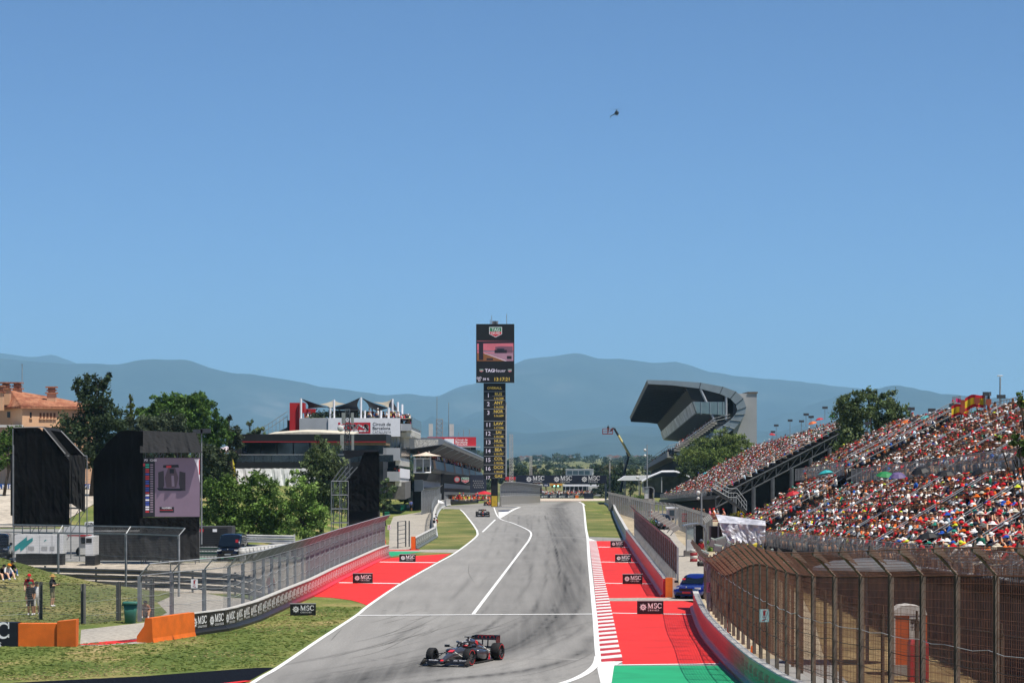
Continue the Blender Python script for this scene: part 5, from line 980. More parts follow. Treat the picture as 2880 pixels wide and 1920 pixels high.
for a in ((1206, 1191, 1217, 1226), (1264, 1192, 1276, 1226)): r = MB(); slab(r, *a, 712, 1.5); r.build('roof_cabinet', M_OFFW, kt)
def lattice(mb, base, h, w, w2=None, n=10, r0=.03):
    w2 = w if w2 is None else w2; base = Vector(base)
    def cn_(z): f = w + (w2 - w) * z / h; return [base + Vector((sx_ * f / 2, sy * f / 2, z)) for sx_, sy in ((-1, -1), (1, -1), (1, 1), (-1, 1))]
    for i in range(4): mb.tube([cn_(0)[i], cn_(h)[i]], r0 * 1.3, 4)
    for k in range(n):
        a, b = cn_(h * k / n), cn_(h * (k + 1) / n)
        for i in range(4): mb.tube([a[i], b[(i + 1) % 4]], r0, 3); mb.tube([b[i], b[(i + 1) % 4]], r0, 3)
r = MB(); lattice(r, W(1236, 1228, 713), 4.6, 1.6, 1.6, 4, .08); r.build('aerial_frame', M_GALV, kt)
for px, y0, y1 in ((1229, 1228, 1115), (1262, 1228, 1132), (1304, 1228, 1208), (1320, 1228, 1207), (1290, 1228, 1215)): r = MB(); r.tube([W(px, y0, 713), W(px, y1, 713)], .08, 4); r.build('aerial', M_GALV, kt)
crowd_mesh('terrace_crowd', pp, False)
# paddock block with the big white sign, red stair tower, roof terrace and sails
qc = zz(800, 1100, .17857); YC = 400
cb = thing('paddock_building', 'grey multi-storey paddock block with the big white circuit sign', 'building', tuple(W(1000, 0, YC).xy) + (gz(-25, YC),))
def cslab(name, x0, y0, x1, y1, Y, dep, m, parent=cb): a = qc(x0, y1, Y); b = qc(x1, y0, Y); r = MB(); r.bx(a.x, b.x, Y, Y + dep, a.z, b.z); return r.build(name, m, parent)
cslab('parapet', 235, 425, 688, 640, YC, 14, M_LGREY); sg = cslab('sign', 690, 420, 1822, 712, YC - .2, .3, M_SIGNW); cslab('upper_storey', 690, 424, 1815, 700, YC + .15, 14, M_LGREY)
cslab('roof_deck', 240, 421, 1990, 428, YC + .2, 22, M_OFFW)
r = MB(); ys_ = YC - .22; x0, x1, z0, z1 = qc(845, 0, ys_).x, qc(1355, 0, ys_).x, qc(0, 660, ys_).z, qc(0, 490, ys_).z; cw = (x1 - x0) / 14.5; ch = (z1 - z0) / 5
r.quad((x0 + cw * 3, ys_, z0), (x1, ys_, z0), (x1, ys_, z1), (x0 + cw * 3, ys_, z1))
for i in range(3):
    for j in range(5):
        if (i + j) % 2 == 0 or (j == 0 and i > 0): r.quad((x0 + cw * i, ys_, z0 + ch * j), (x0 + cw * (i + 1), ys_, z0 + ch * j), (x0 + cw * (i + 1), ys_, z0 + ch * (j + 1)), (x0 + cw * i, ys_, z0 + ch * (j + 1)))
lg = r.build('logo_field', M_SIGNR, sg); r = MB(); tl = smooth_line([qc(x, y, ys_ - .02) for x, y in [(1045, 622), (1290, 622), (1312, 605), (1312, 545), (1275, 528), (1260, 545), (1292, 575), (1285, 590), (1165, 530), (1140, 585), (1065, 582), (1055, 560), (1110, 548), (1105, 530), (1040, 530), (985, 540), (985, 600), (1045, 622)]], 4)
for a, b in zip(tl[:-1], tl[1:]):
    d = (b - a); d = d.normalized() if d.length > 1e-6 else X1; nn = Vector((-d.z, 0, d.x)) * .11; e = d * .06; r.quad(a + nn - e, a - nn - e, b - nn + e, b + nn + e)
r.build('track_outline', M_LET, lg)
M_TXT = mat('dark_sign_text', '2c2c2e', .6)
for t, y in (('Circuit de', 540), ('Barcelona', 603), ('CATALUNYA', 663)): r = MB(); r.text(t, qc(1390, y, ys_), X1, Z1, .46 if t[1] != 'A' else .38, 0, 'L', .012 if t[1] != 'A' else -.006, wmax=2.68); r.build('sign_word', M_TXT, sg)
cslab('stair_tower', 82, 180, 235, 1500, YC + 1, 6, mat('signal_red_render', 'b41720', .75, var=.08, scale=.4)); cslab('stair_block', 235, 180, 312, 340, YC + 5, 3, MATS['signal_red_render']); cslab('red_screen', 312, 275, 490, 425, YC + 9, .5, MATS['signal_red_render']); cslab('side_wall', 45, 455, 82, 660, YC + 3, 5, M_DARK)
for (x, yb_, yt_) in ((260, 425, 110), (722, 425, 265), (1205, 425, 95), (1640, 425, 260), (780, 425, 130), (1265, 425, 300), (1520, 425, 300)): r = MB(); r.tube([qc(x, yb_, YC + .6), qc(x, yt_, YC + .6)], .16, 8); r.build('sail_mast', M_SIGNW, cb)
for (x, yb_, yt_, Y) in ((1700, 425, 120, 403), (1785, 425, 170, 410), (1855, 425, 205, 418)): r = MB(); r.tube([qc(x, yb_, Y), qc(x, yt_, Y)], .16, 8); r.build('sail_mast', M_SIGNW, cb)
def sail(label, pts, m):     # shade sail: four corners, edges sucked in, saddle-shaped sheet with thickness
    P = [Vector(p) for p in pts]; c = sum(P, Vector()) / 4; n_ = 8; r = MB(); V = []
    for i in range(n_ + 1):
        for j in range(n_ + 1):
            u, v = i / n_, j / n_; p = P[0] * (1 - u) * (1 - v) + P[1] * u * (1 - v) + P[2] * u * v + P[3] * (1 - u) * v
            e = min(u, 1 - u, v, 1 - v); k = .22 * (4 * u * (1 - u) if e in (v, 1 - v) else 4 * v * (1 - v)) * (1 - e * 2); V.append(p.lerp(c, k))
    t = Vector((0, 0, .03)); o = [(i * (n_ + 1) + j, i * (n_ + 1) + j + 1, (i + 1) * (n_ + 1) + j + 1, (i + 1) * (n_ + 1) + j) for i in range(n_) for j in range(n_)]
    r.add(V, o); r.add([p - t for p in V], [f[::-1] for f in o]); ob = r.one('shade_sail', m, label, 'shade sail', 'shade sails on the roof terrace'); return ob
M_SN = mat('navy_sail', '20324a', .7, var=.15, scale=.3, trans=.25); M_SW = mat('sand_sail', 'b9b09c', .7, var=.1, scale=.3, trans=.25)
Ya, Yb = YC + .6, YC + 9
sail('navy shade sail with its point on the left roof mast', [qc(260, 112, Ya), qc(722, 268, Ya), qc(800, 250, Yb), qc(370, 270, Yb)], M_SN); sail('pale central shade sail with a raised peak on the roof terrace', [qc(560, 205, Ya + 2), qc(722, 262, Ya), qc(960, 195, Yb), qc(780, 135, Yb + 3)], M_SW)
sail('navy shade sail left of the tall roof mast', [qc(722, 268, Ya), qc(1190, 100, Ya), qc(1200, 320, Yb), qc(800, 290, Yb)], M_SN); sail('navy shade sail right of the tall roof mast', [qc(1215, 100, Ya), qc(1640, 262, Ya), qc(1500, 350, Yb), qc(1330, 250, Yb)], M_SN); sail('sand coloured shade sail at the right end of the terrace', [qc(1400, 170, Ya + 1), qc(1640, 258, Ya), qc(1700, 125, Ya + 3), qc(1580, 175, Yb)], M_SW); sail('small dark shade sail tied to the right masts', [qc(1590, 215, Ya + 1), qc(1690, 122, Ya + 2), qc(1850, 360, Yb + 8), qc(1690, 280, Yb)], M_SN)
cslab('terrace_screen', 780, 300, 1160, 415, YC + 7, .6, M_BLK)
for x, y in ((500, 400), (720, 370), (1240, 390), (560, 405)):
    c = qc(x, y, YC + 1.2); lf = MB()
    for k in range(160): p = c + Vector((nr.normal(0, .55), nr.normal(0, .4), nr.normal(.1, .3))); u = Vector(nr.normal(0, 1, 3)).normalized() * .16; v = Vector(nr.normal(0, 1, 3)).normalized() * .1; lf.quad(p - u - v, p + u - v, p + u + v, p - u + v)
    tp = thing('terrace_plant', 'leafy terrace plant %s' % {500: 'beside the red screen', 720: 'behind the short roof mast', 1240: 'right of the tall roof mast', 560: 'nearest the red parasol end of the terrace'}[x], 'plant', tuple(c - Vector((0, 0, .7))), 0, 'plants on the roof terrace'); lf.build('foliage', mat('plant_green', '34452a', .8, var=.3, scale=3), tp, kind='stuff'); lf = MB(); lf.tube([c - Vector((0, 0, .7)), c], .2, 6); lf.build('pot', M_DARK, tp)
# side balconies facing the straight
def bal(y0, y1, x0, x1, dep, glass, gh, front, ban=None):
    # slab, end wall (towards camera), glass balustrade along the side, brackets under
    a = qc(x0, y0, YC); b = qc(x1, y1, YC); D_ = Vector((.0195, 1, -.0139)); e = D_ * dep; xr = b.x; 
    r = MB(); r.prism([(a.x, YC + .3, b.z), (xr, YC + .3, b.z), (xr, YC + .3, b.z + .5), (a.x, YC + .3, b.z + .5)], e); r.build('balcony_slab', M_OFFW, cb)
    r = MB(); r.bx(a.x, xr, YC + .1, YC + .3, b.z, a.z); r.build('balcony_end', front, cb)
    r = MB(); r.prism([(xr, YC + .35, b.z + .5), (xr + .12, YC + .35, b.z + .5), (xr + .12, YC + .35, b.z + .5 + gh), (xr, YC + .35, b.z + .5 + gh)], e); r.build('balustrade', glass, cb)
    for k in range(6): s = D_ * (dep * (k + .3) / 6); r = MB(); r.box(Vector((xr - .3, YC + .4, b.z - .35)) + s, (.9, .35, .7)); r.build('bracket', M_OFFW, cb)
    q = []
    for k in range(int(dep * 3)): s = D_ * rnd.uniform(.5, dep); q.append((YC, xr - rnd.uniform(.2, .8), YC + .4 + s.y, b.z + .5 + s.z, 1.12, 'B'))
    return q
qq = bal(510, 620, 1830, 1998, 26, M_GLASS2, 1.5, M_LGREY) + bal(890, 1090, 1500, 1822, 24, mat('slate_glass', '4c5559', .2, spec=.8), 2.0, M_LGREY) + bal(1262, 1415, 1500, 1815, 24, M_SIGNW, 1.4, M_LGREY)
cslab('recess', 1500, 712, 1880, 900, YC + 4, 20, mat('recess_cream', 'b7b2a4', .8)); cslab('recess_dark', 1500, 1085, 1800, 1262, YC + 4, 20, M_GLASS); cslab('core', 240, 640, 1700, 1500, YC + 6, 20, M_DARK); cslab('ground_wall', 1500, 1430, 1900, 1700, YC + 3, 22, mat('ground_wall_grey', '6e6c69', .85)); cslab('side_core', 1830, 640, 1990, 720, YC + 3, 22, M_OFFW)
for x in (1690, 1730, 1780): r = MB(); r.tube([qc(x, 720, YC + 3.5), qc(x, 900, YC + 3.5)], .3, 8); r.build('column', M_OFFW, cb)
for k in range(60): qq.append((YC, qc(rnd.uniform(1320, 1830), 0, YC + 1).x, YC + 1 + rnd.uniform(0, 2), qc(0, 425, YC).z - .35, 1.05, 'B'))
for k in range(10): qq.append((YC, qc(rnd.uniform(280, 640), 0, YC + 1).x, YC + 1 + rnd.uniform(0, 2), qc(0, 425, YC).z - .45, 1.0, 'B'))
for k in range(14): qq.append((YC, qc(rnd.uniform(1835, 1985), 0, YC + 1).x, YC + 1 + rnd.uniform(0, 1), qc(0, 520, YC).z, 1.15, 'B'))
crowd_mesh('balcony_crowd', qq, False)
# black hospitality unit in front of it
q2 = zz(600, 1080, .30612); YH = 372; hb = thing('hospitality_unit', 'black two-storey hospitality unit with a cream awning and glass balcony', 'building', tuple(W(860, 0, YH).xy) + (gz(-30, YH),))
def hslab(name, x0, y0, x1, y1, Y, dep, m, parent=hb): a = q2(x0, y1, Y); b = q2(x1, y0, Y); r = MB(); r.bx(a.x, b.x, Y, Y + dep, a.z, b.z); return r.build(name, m, parent)
hslab('roof_band', 210, 458, 1588, 535, YH, 16, M_DARK); hslab('red_strip', 212, 526, 1586, 531, YH - .02, .03, M_SIGNR); hslab('left_pier', 212, 535, 262, 770, YH, 16, M_DARK); hslab('rear_wall', 262, 535, 1560, 770, YH + 4, 10, M_GLASS); hslab('soffit', 900, 536, 1586, 560, YH + .3, 12, mat('timber_soffit', '8a7150', .7)); hslab('floor_band', 212, 715, 1560, 775, YH - .1, 14, M_DARK)
for k in range(9): hslab('balustrade_pane', 218 + k * 160, 648, 374 + k * 160, 713, YH - .1, .05, mat('smoked_glass', '252c33', .1, spec=.8))
for k in range(6): hslab('mullion', 280 + k * 150, 540, 288 + k * 150, 715, YH + 3.8, .2, M_BLK)
hslab('handrail', 215, 644, 1560, 649, YH - .12, .1, M_LGREY); hslab('sign_plate', 940, 655, 1000, 685, YH - .14, .03, M_BLK)
r = MB(); top = []
pr = [(500, 458), (640, 447), (800, 436), (950, 438), (1100, 446), (1290, 458)]; r.loft([[q2(x, y, YH + 1), q2(x, y, YH + 1) + Vector((0, 12, .4)), q2(x, 460, YH + 1) + Vector((0, 12, -.1)), q2(x, 460, YH + 1)] for x, y in pr]); r.build('awning', mat('cream_awning', 'ddd3bd', .7), hb)
r = MB(); xs_ = np.linspace(205, 940, 26); 
r.loft([[q2(x, 775 + 3 * math.sin(x * .12), YH - .15), q2(x, 775, YH - .25) + Vector((0, -.0, 0)), q2(x, 930 + .04 * (x - 205), YH - .5 + .25 * math.sin(x * .07))] for x in xs_], closed=False); sk_ = r.build('white_skirt', mat('white_sheet', 'f0f0ee', .7, var=.15, scale=1.5, bump=.3), hb)
hslab('base', 212, 776, 1560, 1050, YH + .4, 12, M_BLK); hslab('side_balcony', 78, 650, 212, 765, YH + 2, 6, M_DARK)
for k, (x, lab) in enumerate(((120, 'left'), (165, 'right'))):
    r = MB(); c = q2(x, 570 + 12 * k, YH + 2 + k); r.loft([[c + Vector((q * math.cos(t), q * math.sin(t), z_)) for t in np.linspace(0, 2 * math.pi, 9)[:-1]] for q, z_ in ((.05, 0), (1.1, -.3), (2.2, -.6), (2.15, -.68))]); r.tube([c, c - Vector((0, 0, 2.6))], .05, 5); r.one('parasol', mat('lilac_canvas', 'cfc2c8', .8), 'pale parasol on the %s side of the small balcony by the yellow flag' % lab, 'parasol', 'pale parasols on the small balcony')
r = MB(); r.loft([[q2(x0, y, YH - .6 + .15 * math.sin(y * .05)), q2((x0 + x1) / 2, y + 4, YH - .75 + .15 * math.sin(y * .05)), q2(x1, y, YH - .6), q2((x0 + x1) / 2, y + 4, YH - .55)] for y, x0, x1 in ((648, 146, 150), (680, 148, 178), (740, 156, 196), (800, 163, 202), (845, 168, 204))]); r.tube([q2(206, 870, YH - .6), q2(146, 648, YH - .6)], .05, 5); r.one('feather_flag', mat('olive_yellow_cloth', 'b3a41e', .7), 'yellow feather flag beside the black hospitality unit', 'flag')
st_ = thing('roof_stair', 'grey steel stair climbing to the red tower', 'stair', tuple(q2(640, 445, YC + 2))); r = MB(); a, b = q2(560, 452, YC + 2), q2(680, 395, YC + 2); r.prism([a, a - Vector((0, 0, .5)), b - Vector((0, 0, .6)), b], (0, 1.5, 0)); r.build('flight', M_STEEL, st_); r = MB()
for hh in (0.6, 1.3): r.tube([a + Vector((-2.5, 0, hh - 1)), b + Vector((0, 0, hh + 1))], .04, 4)
for k in range(9): p = (a + Vector((-2.5, 0, -1))).lerp(b, k / 8); r.tube([p, p + Vector((0, 0, 1.8))], .03, 4)
r.build('handrail', M_GALV, st_)
# telecom mast in front of the sign
tm_ = thing('telecom_mast', 'lattice telecom mast with antenna panels in front of the circuit sign', 'mast', tuple(W(977, 0, 345).xy) + (gz(-21, 345),)); b0 = Vector(tm_.location); r = MB(); lattice(r, b0, W(0, 1150, 345).z - b0.z, .62, .55, 26, .035); r.build('lattice', mat('mast_steel', '575d62', .6, .3), tm_)
for px, y0, y1, w in ((966, 1160, 1191, .45), (991, 1160, 1190, .35), (962, 1222, 1265, .45), (992, 1222, 1265, .3)): r = MB(); a, b = W(px, y1, 344.5), W(px, y0, 344.5); r.bx(a.x - w / 2, a.x + w / 2, 344.4, 344.8, a.z, b.z); r.build('antenna_panel', mat('antenna_grey', '8f938f', .6), tm_)
r = MB(); r.ball(W(958, 1204, 344.4), .42, 10, 6, 0, (1, .4, 1)); r.build('dish', M_OFFW, tm_, True)
# TAG board over the pit exit
tg = thing('pit_exit_gantry', 'black pit exit board with a round badge and shield emblem', 'gantry', (W(1245, 0, 466).x, 466, 0)); r = MB(); r.prism([W(x, y, 466) for x, y in ((1240, 1332.5), (1322, 1337), (1322, 1356), (1309, 1363), (1296, 1360), (1240, 1358))], (0, .6, 0)); bd = r.build('board', M_BLK, tg)
r = MB(); slab(r, 1239.5, 1332, 1249, 1412, 466.1, .6); r.build('post', M_BLK, tg); r = MB(); shield(r, (W(1308.5, 0, 465.9).x, 465.95, W(0, 1350, 466).z), 1.0, .01); r.build('emblem', [M_LET, M_SG, M_SR], bd)
r = MB(); c = W(1285.5, 1347.5, 465.95)
for q, mi, d in ((.52, 0, 0), (.38, 1, .01)): r.add([c + Vector((q * math.cos(t), -d, q * math.sin(t))) for t in np.linspace(0, 2 * math.pi, 17)[:-1]], [tuple(range(16))], mi)
r.build('badge', [M_SIGNR, M_LETG], bd)
# house on the left
qh = zz(0, 960, .30612); YQ = 345; hs_ = thing('villa', 'salmon pink villa with a terracotta tiled roof and chimneys', 'house', tuple(W(100, 0, YQ).xy) + (gz(-60, YQ),))
M_SAL = mat('salmon_render', 'd8ac86', .85, var=.08, scale=.3); M_TILE = ground_mat('terracotta_tile', [(.35, '8d5946'), (.5, 'a36e54'), (.66, 'b58468')], .8, 3.0, .6)
cx_ = qh(205, 600, YQ); e0 = qh(-60, 590, YQ + 9); e1 = qh(900, 610, YQ + 9); zb_ = gz(-60, YQ); ze_ = cx_.z
lw = [Vector((cx_.x, YQ, 0)), Vector((qh(900, 0, YQ + 9).x, YQ + 9, 0)), Vector((qh(700, 0, YQ + 22).x, YQ + 22, 0)), Vector((qh(-60, 0, YQ + 12).x, YQ + 12, 0))]
r = MB(); r.prism([p + Vector((0, 0, zb_ - .3)) for p in lw], (0, 0, ze_ - zb_ + .3)); wl = r.build('wall', M_SAL, hs_)
c0 = sum(lw, Vector()) / 4; ov = [p + (p - c0).normalized() * .7 for p in lw]; rA = lw[0].lerp(lw[3], .55).lerp(c0, .25); rz_ = W(0, 1098, YQ + 8).z; ra = Vector((qh(95, 0, YQ + 9).x, YQ + 9, rz_)); rb = Vector((qh(520, 0, YQ + 14).x, YQ + 14, rz_ - .9)); ev = [p + Vector((0, 0, ze_)) for p in ov]
r = MB(); r.add(ev + [ra, rb], [(0, 1, 5, 4), (1, 2, 5), (2, 3, 4, 5), (3, 0, 4)]); r.add([p - Vector((0, 0, .2)) for p in ev] + ev, [(0, 3, 2, 1), (0, 1, 5, 4), (1, 2, 6, 5), (2, 3, 7, 6), (3, 0, 4, 7)]); rf_ = r.build('roof', M_TILE, hs_)
def ridge_rows(a, b, t0, t1, n):          # barrel-tile rows running down a roof face
    rr = MB()
    for k in range(n + 1): u = k / n; p, q = a.lerp(b, u), t0.lerp(t1, u); rr.tube([p + Vector((0, 0, .03)), q + Vector((0, 0, .03))], .09, 5)
    o = rr.build('tile_rows', M_TILE, rf_); o['kind'] = 'stuff'
ridge_rows(ev[0], ev[1], ra, rb, 60); ridge_rows(ev[3], ev[0], ra, ra, 34)
for x, yt_, yb_, Y in ((-8, 470, 590, YQ + 3), (55, 440, 540, YQ + 5), (160, 440, 475, YQ + 10), (475, 480, 545, YQ + 8)):
    r = MB(); a = qh(x, yb_, Y); b = qh(x, yt_, Y); r.bx(a.x - .55, a.x + .55, Y - .45, Y + .45, a.z - .6, b.z); ch_ = r.build('chimney', M_SAL, rf_); r = MB()
    for q, w in ((0, .75), (.35, .6), (.75, .72)): r.bx(a.x - w, a.x + w, Y - w * .8, Y + w * .8, b.z + q, b.z + q + .18)
    r.bx(a.x - .42, a.x + .42, Y - .35, Y + .35, b.z + .15, b.z + .8); r.build('chimney_cap', M_TILE, hs_)
def hwin(x0, y0, x1, y1, f, w_=M_BLK):
    d = (lw[1] - lw[0]).normalized() if f == 'R' else (lw[3] - lw[0]).normalized(); r = MB()
    def on(x, y):       # point on the wall plane seen at that pixel
        s = x * .30612 - CX; k = s / F; t = (k * lw[0].y - lw[0].x) / (d.x - k * d.y); p = lw[0] + d * t; return Vector((p.x, p.y, H - (960 + y * .30612 - HY) * p.y / F))
    nn = Vector((d.y, -d.x, 0)); nn = nn if nn.y < 0 else -nn; q = [on(x0, y1), on(x1, y1), on(x1, y0), on(x0, y0)]; r.prism([p + nn * .04 for p in q], nn * -.3); o = r.build('window', w_, wl)
    r = MB(); r.prism([q[0] + nn * .02 - Vector((0, 0, .12)) - d * .1, q[1] + nn * .02 - Vector((0, 0, .12)) + d * .1, q[1] + nn * .02 + d * .1, q[0] + nn * .02 - d * .1], nn * .18); r.build('sill', M_SAL, o)
hwin(68, 645, 95, 698, 'L'); hwin(274, 650, 290, 702, 'R')
for k in range(5): hwin(363 + k * 32, 655, 380 + k * 32, 706, 'R', mat('brown_shutter', '6b3f26', .7))
hwin(700, 985, 740, 1040, 'R'); hwin(600, 850, 625, 900, 'R')
r = MB(); a = qh(-60, 765, YQ - 1); b = qh(200, 765, YQ - 1); r.bx(a.x, b.x, YQ - 1, YQ + 3, a.z - .3, a.z); r.build('porch_roof', M_OFFW, hs_)
r = MB(); r.tube([qh(203, 460, YQ + 9), qh(203, 210, YQ + 9)], .05, 4); r.bx(qh(195, 0, YQ + 9).x, qh(213, 0, YQ + 9).x, YQ + 8.9, YQ + 9.1, qh(0, 214, YQ + 9).z, qh(0, 209, YQ + 9).z); r.build('aerial', M_GALV, rf_)
# giant screens wrapped in black cloth
M_CLOTH = mat('black_tarp', '0e0e10', .85, var=.45, scale=.4, bump=.9, spec=.12); M_CLOTH2 = mat('grey_black_tarp', '111112', .85, var=.3, scale=.5, bump=.4); M_SCAF = mat('scaffold_steel', '85888a', .5, .3)
def drape(mb, pts_top, pts_bot, nrow=14, amp=.12, seed=0, mi=0):      # hanging cloth with folds between a top line and a bottom line
    n = len(pts_top); V = []
    for j in range(nrow + 1):
        for i in range(n):
            p = Vector(pts_top[i]).lerp(Vector(pts_bot[i]), j / nrow); f = noise.noise(Vector((i * .55, j * .16, seed))) + .5 * noise.noise(Vector((i * 1.3 + j * .5, j * .3, seed + 3))); V.append(p + Vector((0, f * amp * (.4 + j / nrow), 0)))
    mb.add(V, [(j * n + i, j * n + i + 1, (j + 1) * n + i + 1, (j + 1) * n + i) for j in range(nrow) for i in range(n - 1)], mi)
def lerpn(a, b, n): return [Vector(a).lerp(Vector(b), k / (n - 1)) for k in range(n)]
def scaffold(t, x0, x1, y0, y1, z0, z1, nx_, nz_, r0=.045):
    r = MB(); xs_ = np.linspace(x0, x1, nx_); zs = np.linspace(z0, z1, nz_)
    for y in (y0, y1):
        for x in xs_: r.tube([(x, y, z0), (x, y, z1)], r0, 4)
        for z in zs[1:]: r.tube([(x0, y, z), (x1, y, z)], r0 * .9, 4)
        for k in range(nz_ - 1):
            for i in range(nx_ - 1):
                if (i + k) % 2 == 0: r.tube([(xs_[i], y, zs[k]), (xs_[i + 1], y, zs[k + 1])], r0 * .7, 3)
    for x in xs_:
        for z in zs[1:]: r.tube([(x, y0, z), (x, y1, z)], r0 * .8, 3)
    r.build('scaffold', M_SCAF, t)
# screen facing the camera
YV = 216; gs2 = thing('giant_screen', 'giant video screen in a black draped frame showing a racing car', 'screen', (W(410, 0, YV).x, YV, 0))
A = lambda x, y, Y=YV: qh(x, y, Y)
scaffold(gs2, A(1290, 0).x, A(1790, 0).x, YV + .4, YV + 3.0, 0, A(0, 1015).z, 4, 6)
r = MB(); n_ = 26
prof_t = [(858, 1095), (900, 1040), (1000, 915), (1075, 845), (1100, 822), (1180, 815), (1283, 822)]; xs_ = np.linspace(858, 1314, 22); ty = np.interp(xs_, [p[0] for p in prof_t], [p[1] for p in prof_t])
drape(r, [A(x, y, YV + 3.6 - 3.4 * (x - 858) / 425) for x, y in zip(xs_, ty)], [A(x, 1735, YV + 3.6 - 3.4 * (x - 858) / 425) for x in xs_], 18, .16, 1); r.build('side_cloth', M_CLOTH, gs2)
r = MB(); drape(r, lerpn(A(1285, 815, YV + 2.6), A(1800, 838, YV + 2.6), 24), lerpn(A(1288, 1022, YV - .9), A(1858, 1022, YV - .9), 24), 10, .22, 7); drape(r, lerpn(A(1288, 1022, YV - .9), A(1858, 1022, YV - .9), 24), lerpn(A(1320, 1018, YV - .2), A(1840, 1018, YV - .2), 24), 2, .05, 9); r.build('top_cloth', M_CLOTH2, gs2)
r = MB(); drape(r, lerpn(A(1283, 1615, YV - .1), A(1835, 1612, YV - .1), 22), lerpn(A(1283, 1740, YV - .3), A(1830, 1735, YV - .3), 22), 6, .15, 3); r.build('front_cloth', M_CLOTH, gs2)
r = MB(); drape(r, lerpn(A(858, 1740, YV), A(1830, 1735, YV - .2), 34), lerpn(A(870, 2010, YV - .1), A(1835, 2012, YV - .3), 34), 8, .1, 5); r.build('base_cloth', mat('base_tarp', '202021', .85, var=.2), gs2)
r = MB(); a, b = A(1312, 1612, YV), A(1840, 1065, YV); r.bx(a.x, b.x, YV - .05, YV + .2, a.z, b.z); pn = r.build('screen_panel', M_BLK, gs2)
SC2 = [mat('vscreen_' + c, c, .4, emit=.08, var=.05, scale=.8) for c in ('7d6b7c', '3a3338', '1c1b22', 'e9e4ec', 'c23038', '5b4a52', '3a4fa8', '2fa58a', '8d7c8a')]
sv = MB(); ylev = [0]
def vq(pts, mi, k): sv.add([Vector((A(x, y).x, YV - .06 - .006 * k, A(x, y).z)) for x, y in pts], [tuple(range(len(pts)))], mi)
vq([(1316, 1069), (1836, 1069), (1836, 1608), (1316, 1608)], 0, 0); vq([(1316, 1066), (1424, 1066), (1424, 1608), (1316, 1608)], 2, 1); vq([(1500, 1135), (1640, 1130), (1645, 1155), (1500, 1160)], 2, 2); vq([(1530, 1140), (1575, 1138), (1575, 1158), (1530, 1160)], 4, 3); vq([(1455, 1200), (1505, 1185), (1510, 1320), (1490, 1370), (1455, 1350)], 1, 2); vq([(1650, 1190), (1705, 1205), (1705, 1370), (1660, 1370), (1645, 1310)], 1, 2); vq([(1545, 1160), (1610, 1160), (1640, 1250), (1620, 1340), (1530, 1340), (1515, 1250)], 5, 2); vq([(1440, 1345), (1690, 1350), (1660, 1372), (1460, 1368)], 2, 3); vq([(1575, 1230), (1598, 1230), (1605, 1330), (1580, 1330)], 8, 4); vq([(1560, 1170), (1600, 1170), (1600, 1210), (1560, 1210)], 2, 4); vq([(1785, 1080), (1836, 1080), (1836, 1300), (1815, 1150)], 3, 2); vq([(1828, 1085), (1836, 1085), (1836, 1220), (1828, 1220)], 4, 3); vq([(1468, 1518), (1600, 1518), (1600, 1568), (1468, 1568)], 2, 2); vq([(1470, 1545), (1590, 1545), (1590, 1550), (1470, 1550)], 4, 3)
for k in range(21):
    y = 1132 + k * 21.5; vq([(1338, y - 7), (1372, y - 7), (1372, y + 7), (1338, y + 7)], [7, 7, 4, 4, 6, 4, 4, 6, 6, 4, 6, 6, 4, 3, 6, 3, 6, 6, 3, 3, 4][k], 3); vq([(1382, y - 6), (1408, y - 6), (1408, y + 6), (1382, y + 6)], 8, 3)
vq([(1316, 1120), (1334, 1120), (1334, 1144), (1316, 1144)], 4, 2); sv.text('P3  12:00', A(1330, 1100) + Vector((0, -.1, 0)), X1, Z1, .18, 3); sv.text('HULKENBERG', A(1490, 1535) + Vector((0, -.1, 0)), X1, Z1, .14, 3, wmax=.75)
sv.build('picture', SC2, pn)
# screen seen from behind
YW = 222; g3 = thing('giant_screen', 'black draped giant screen seen from behind at the left edge', 'screen', (W(130, 0, YW).x, YW, 0)); B = lambda x, y, Y=YW: qh(x, y, Y)
scaffold(g3, B(115, 0).x, B(720, 0).x, YW + .6, YW + 4.5, 0, B(0, 1050).z, 5, 5)
r = MB(); prt = [(115, 795), (160, 788), (360, 790), (400, 830), (520, 970), (640, 1110), (645, 1120)]; xs_ = np.linspace(115, 640, 24); ty = np.interp(xs_, [p[0] for p in prt], [p[1] for p in prt]); drape(r, [B(x, y, YW) for x, y in zip(xs_, ty)], [B(x, 1700 + .0 * x, YW) for x in xs_], 18, .16, 11); r.build('side_cloth', M_CLOTH, g3)
r = MB(); drape(r, lerpn(B(395, 780, YW + .1), B(640, 1100, YW + .1), 12), lerpn(B(540, 800, YW + 4.5), B(765, 1045, YW + 4.5), 12), 8, .2, 13); r.build('top_cloth', M_CLOTH2, g3)
r = MB(); drape(r, lerpn(B(636, 1040, YW - .05), B(782, 1050, YW + .5), 12), lerpn(B(640, 1480, YW - .05), B(782, 1570, YW + .5), 12), 14, .25, 17); r.build('end_cloth', M_CLOTH2, g3)
r = MB(); r.prism([B(*q, YW + 1.5) for q in ((392, 800), (560, 830), (770, 1050), (770, 1490), (392, 1490))], (0, .1, 0)); r.build('rear_cloth', M_CLOTH, g3)
for a, b in (((395, 785), (600, 1030)), ((560, 820), (775, 1050)), ((130, 790), (395, 785)), ((125, 950), (125, 1690)), ((118, 800), (118, 1700))): r = MB(); r.tube([B(*a, YW - .1), B(*b, YW - .1)], .04, 5); r.build('tube', M_SCAF, g3)
r = MB(); r.bx(B(76, 0).x, B(112, 0).x, YW + 1, YW + 4, B(0, 1600).z, B(0, 1045).z); r.build('screen_edge', M_BLK, g3)
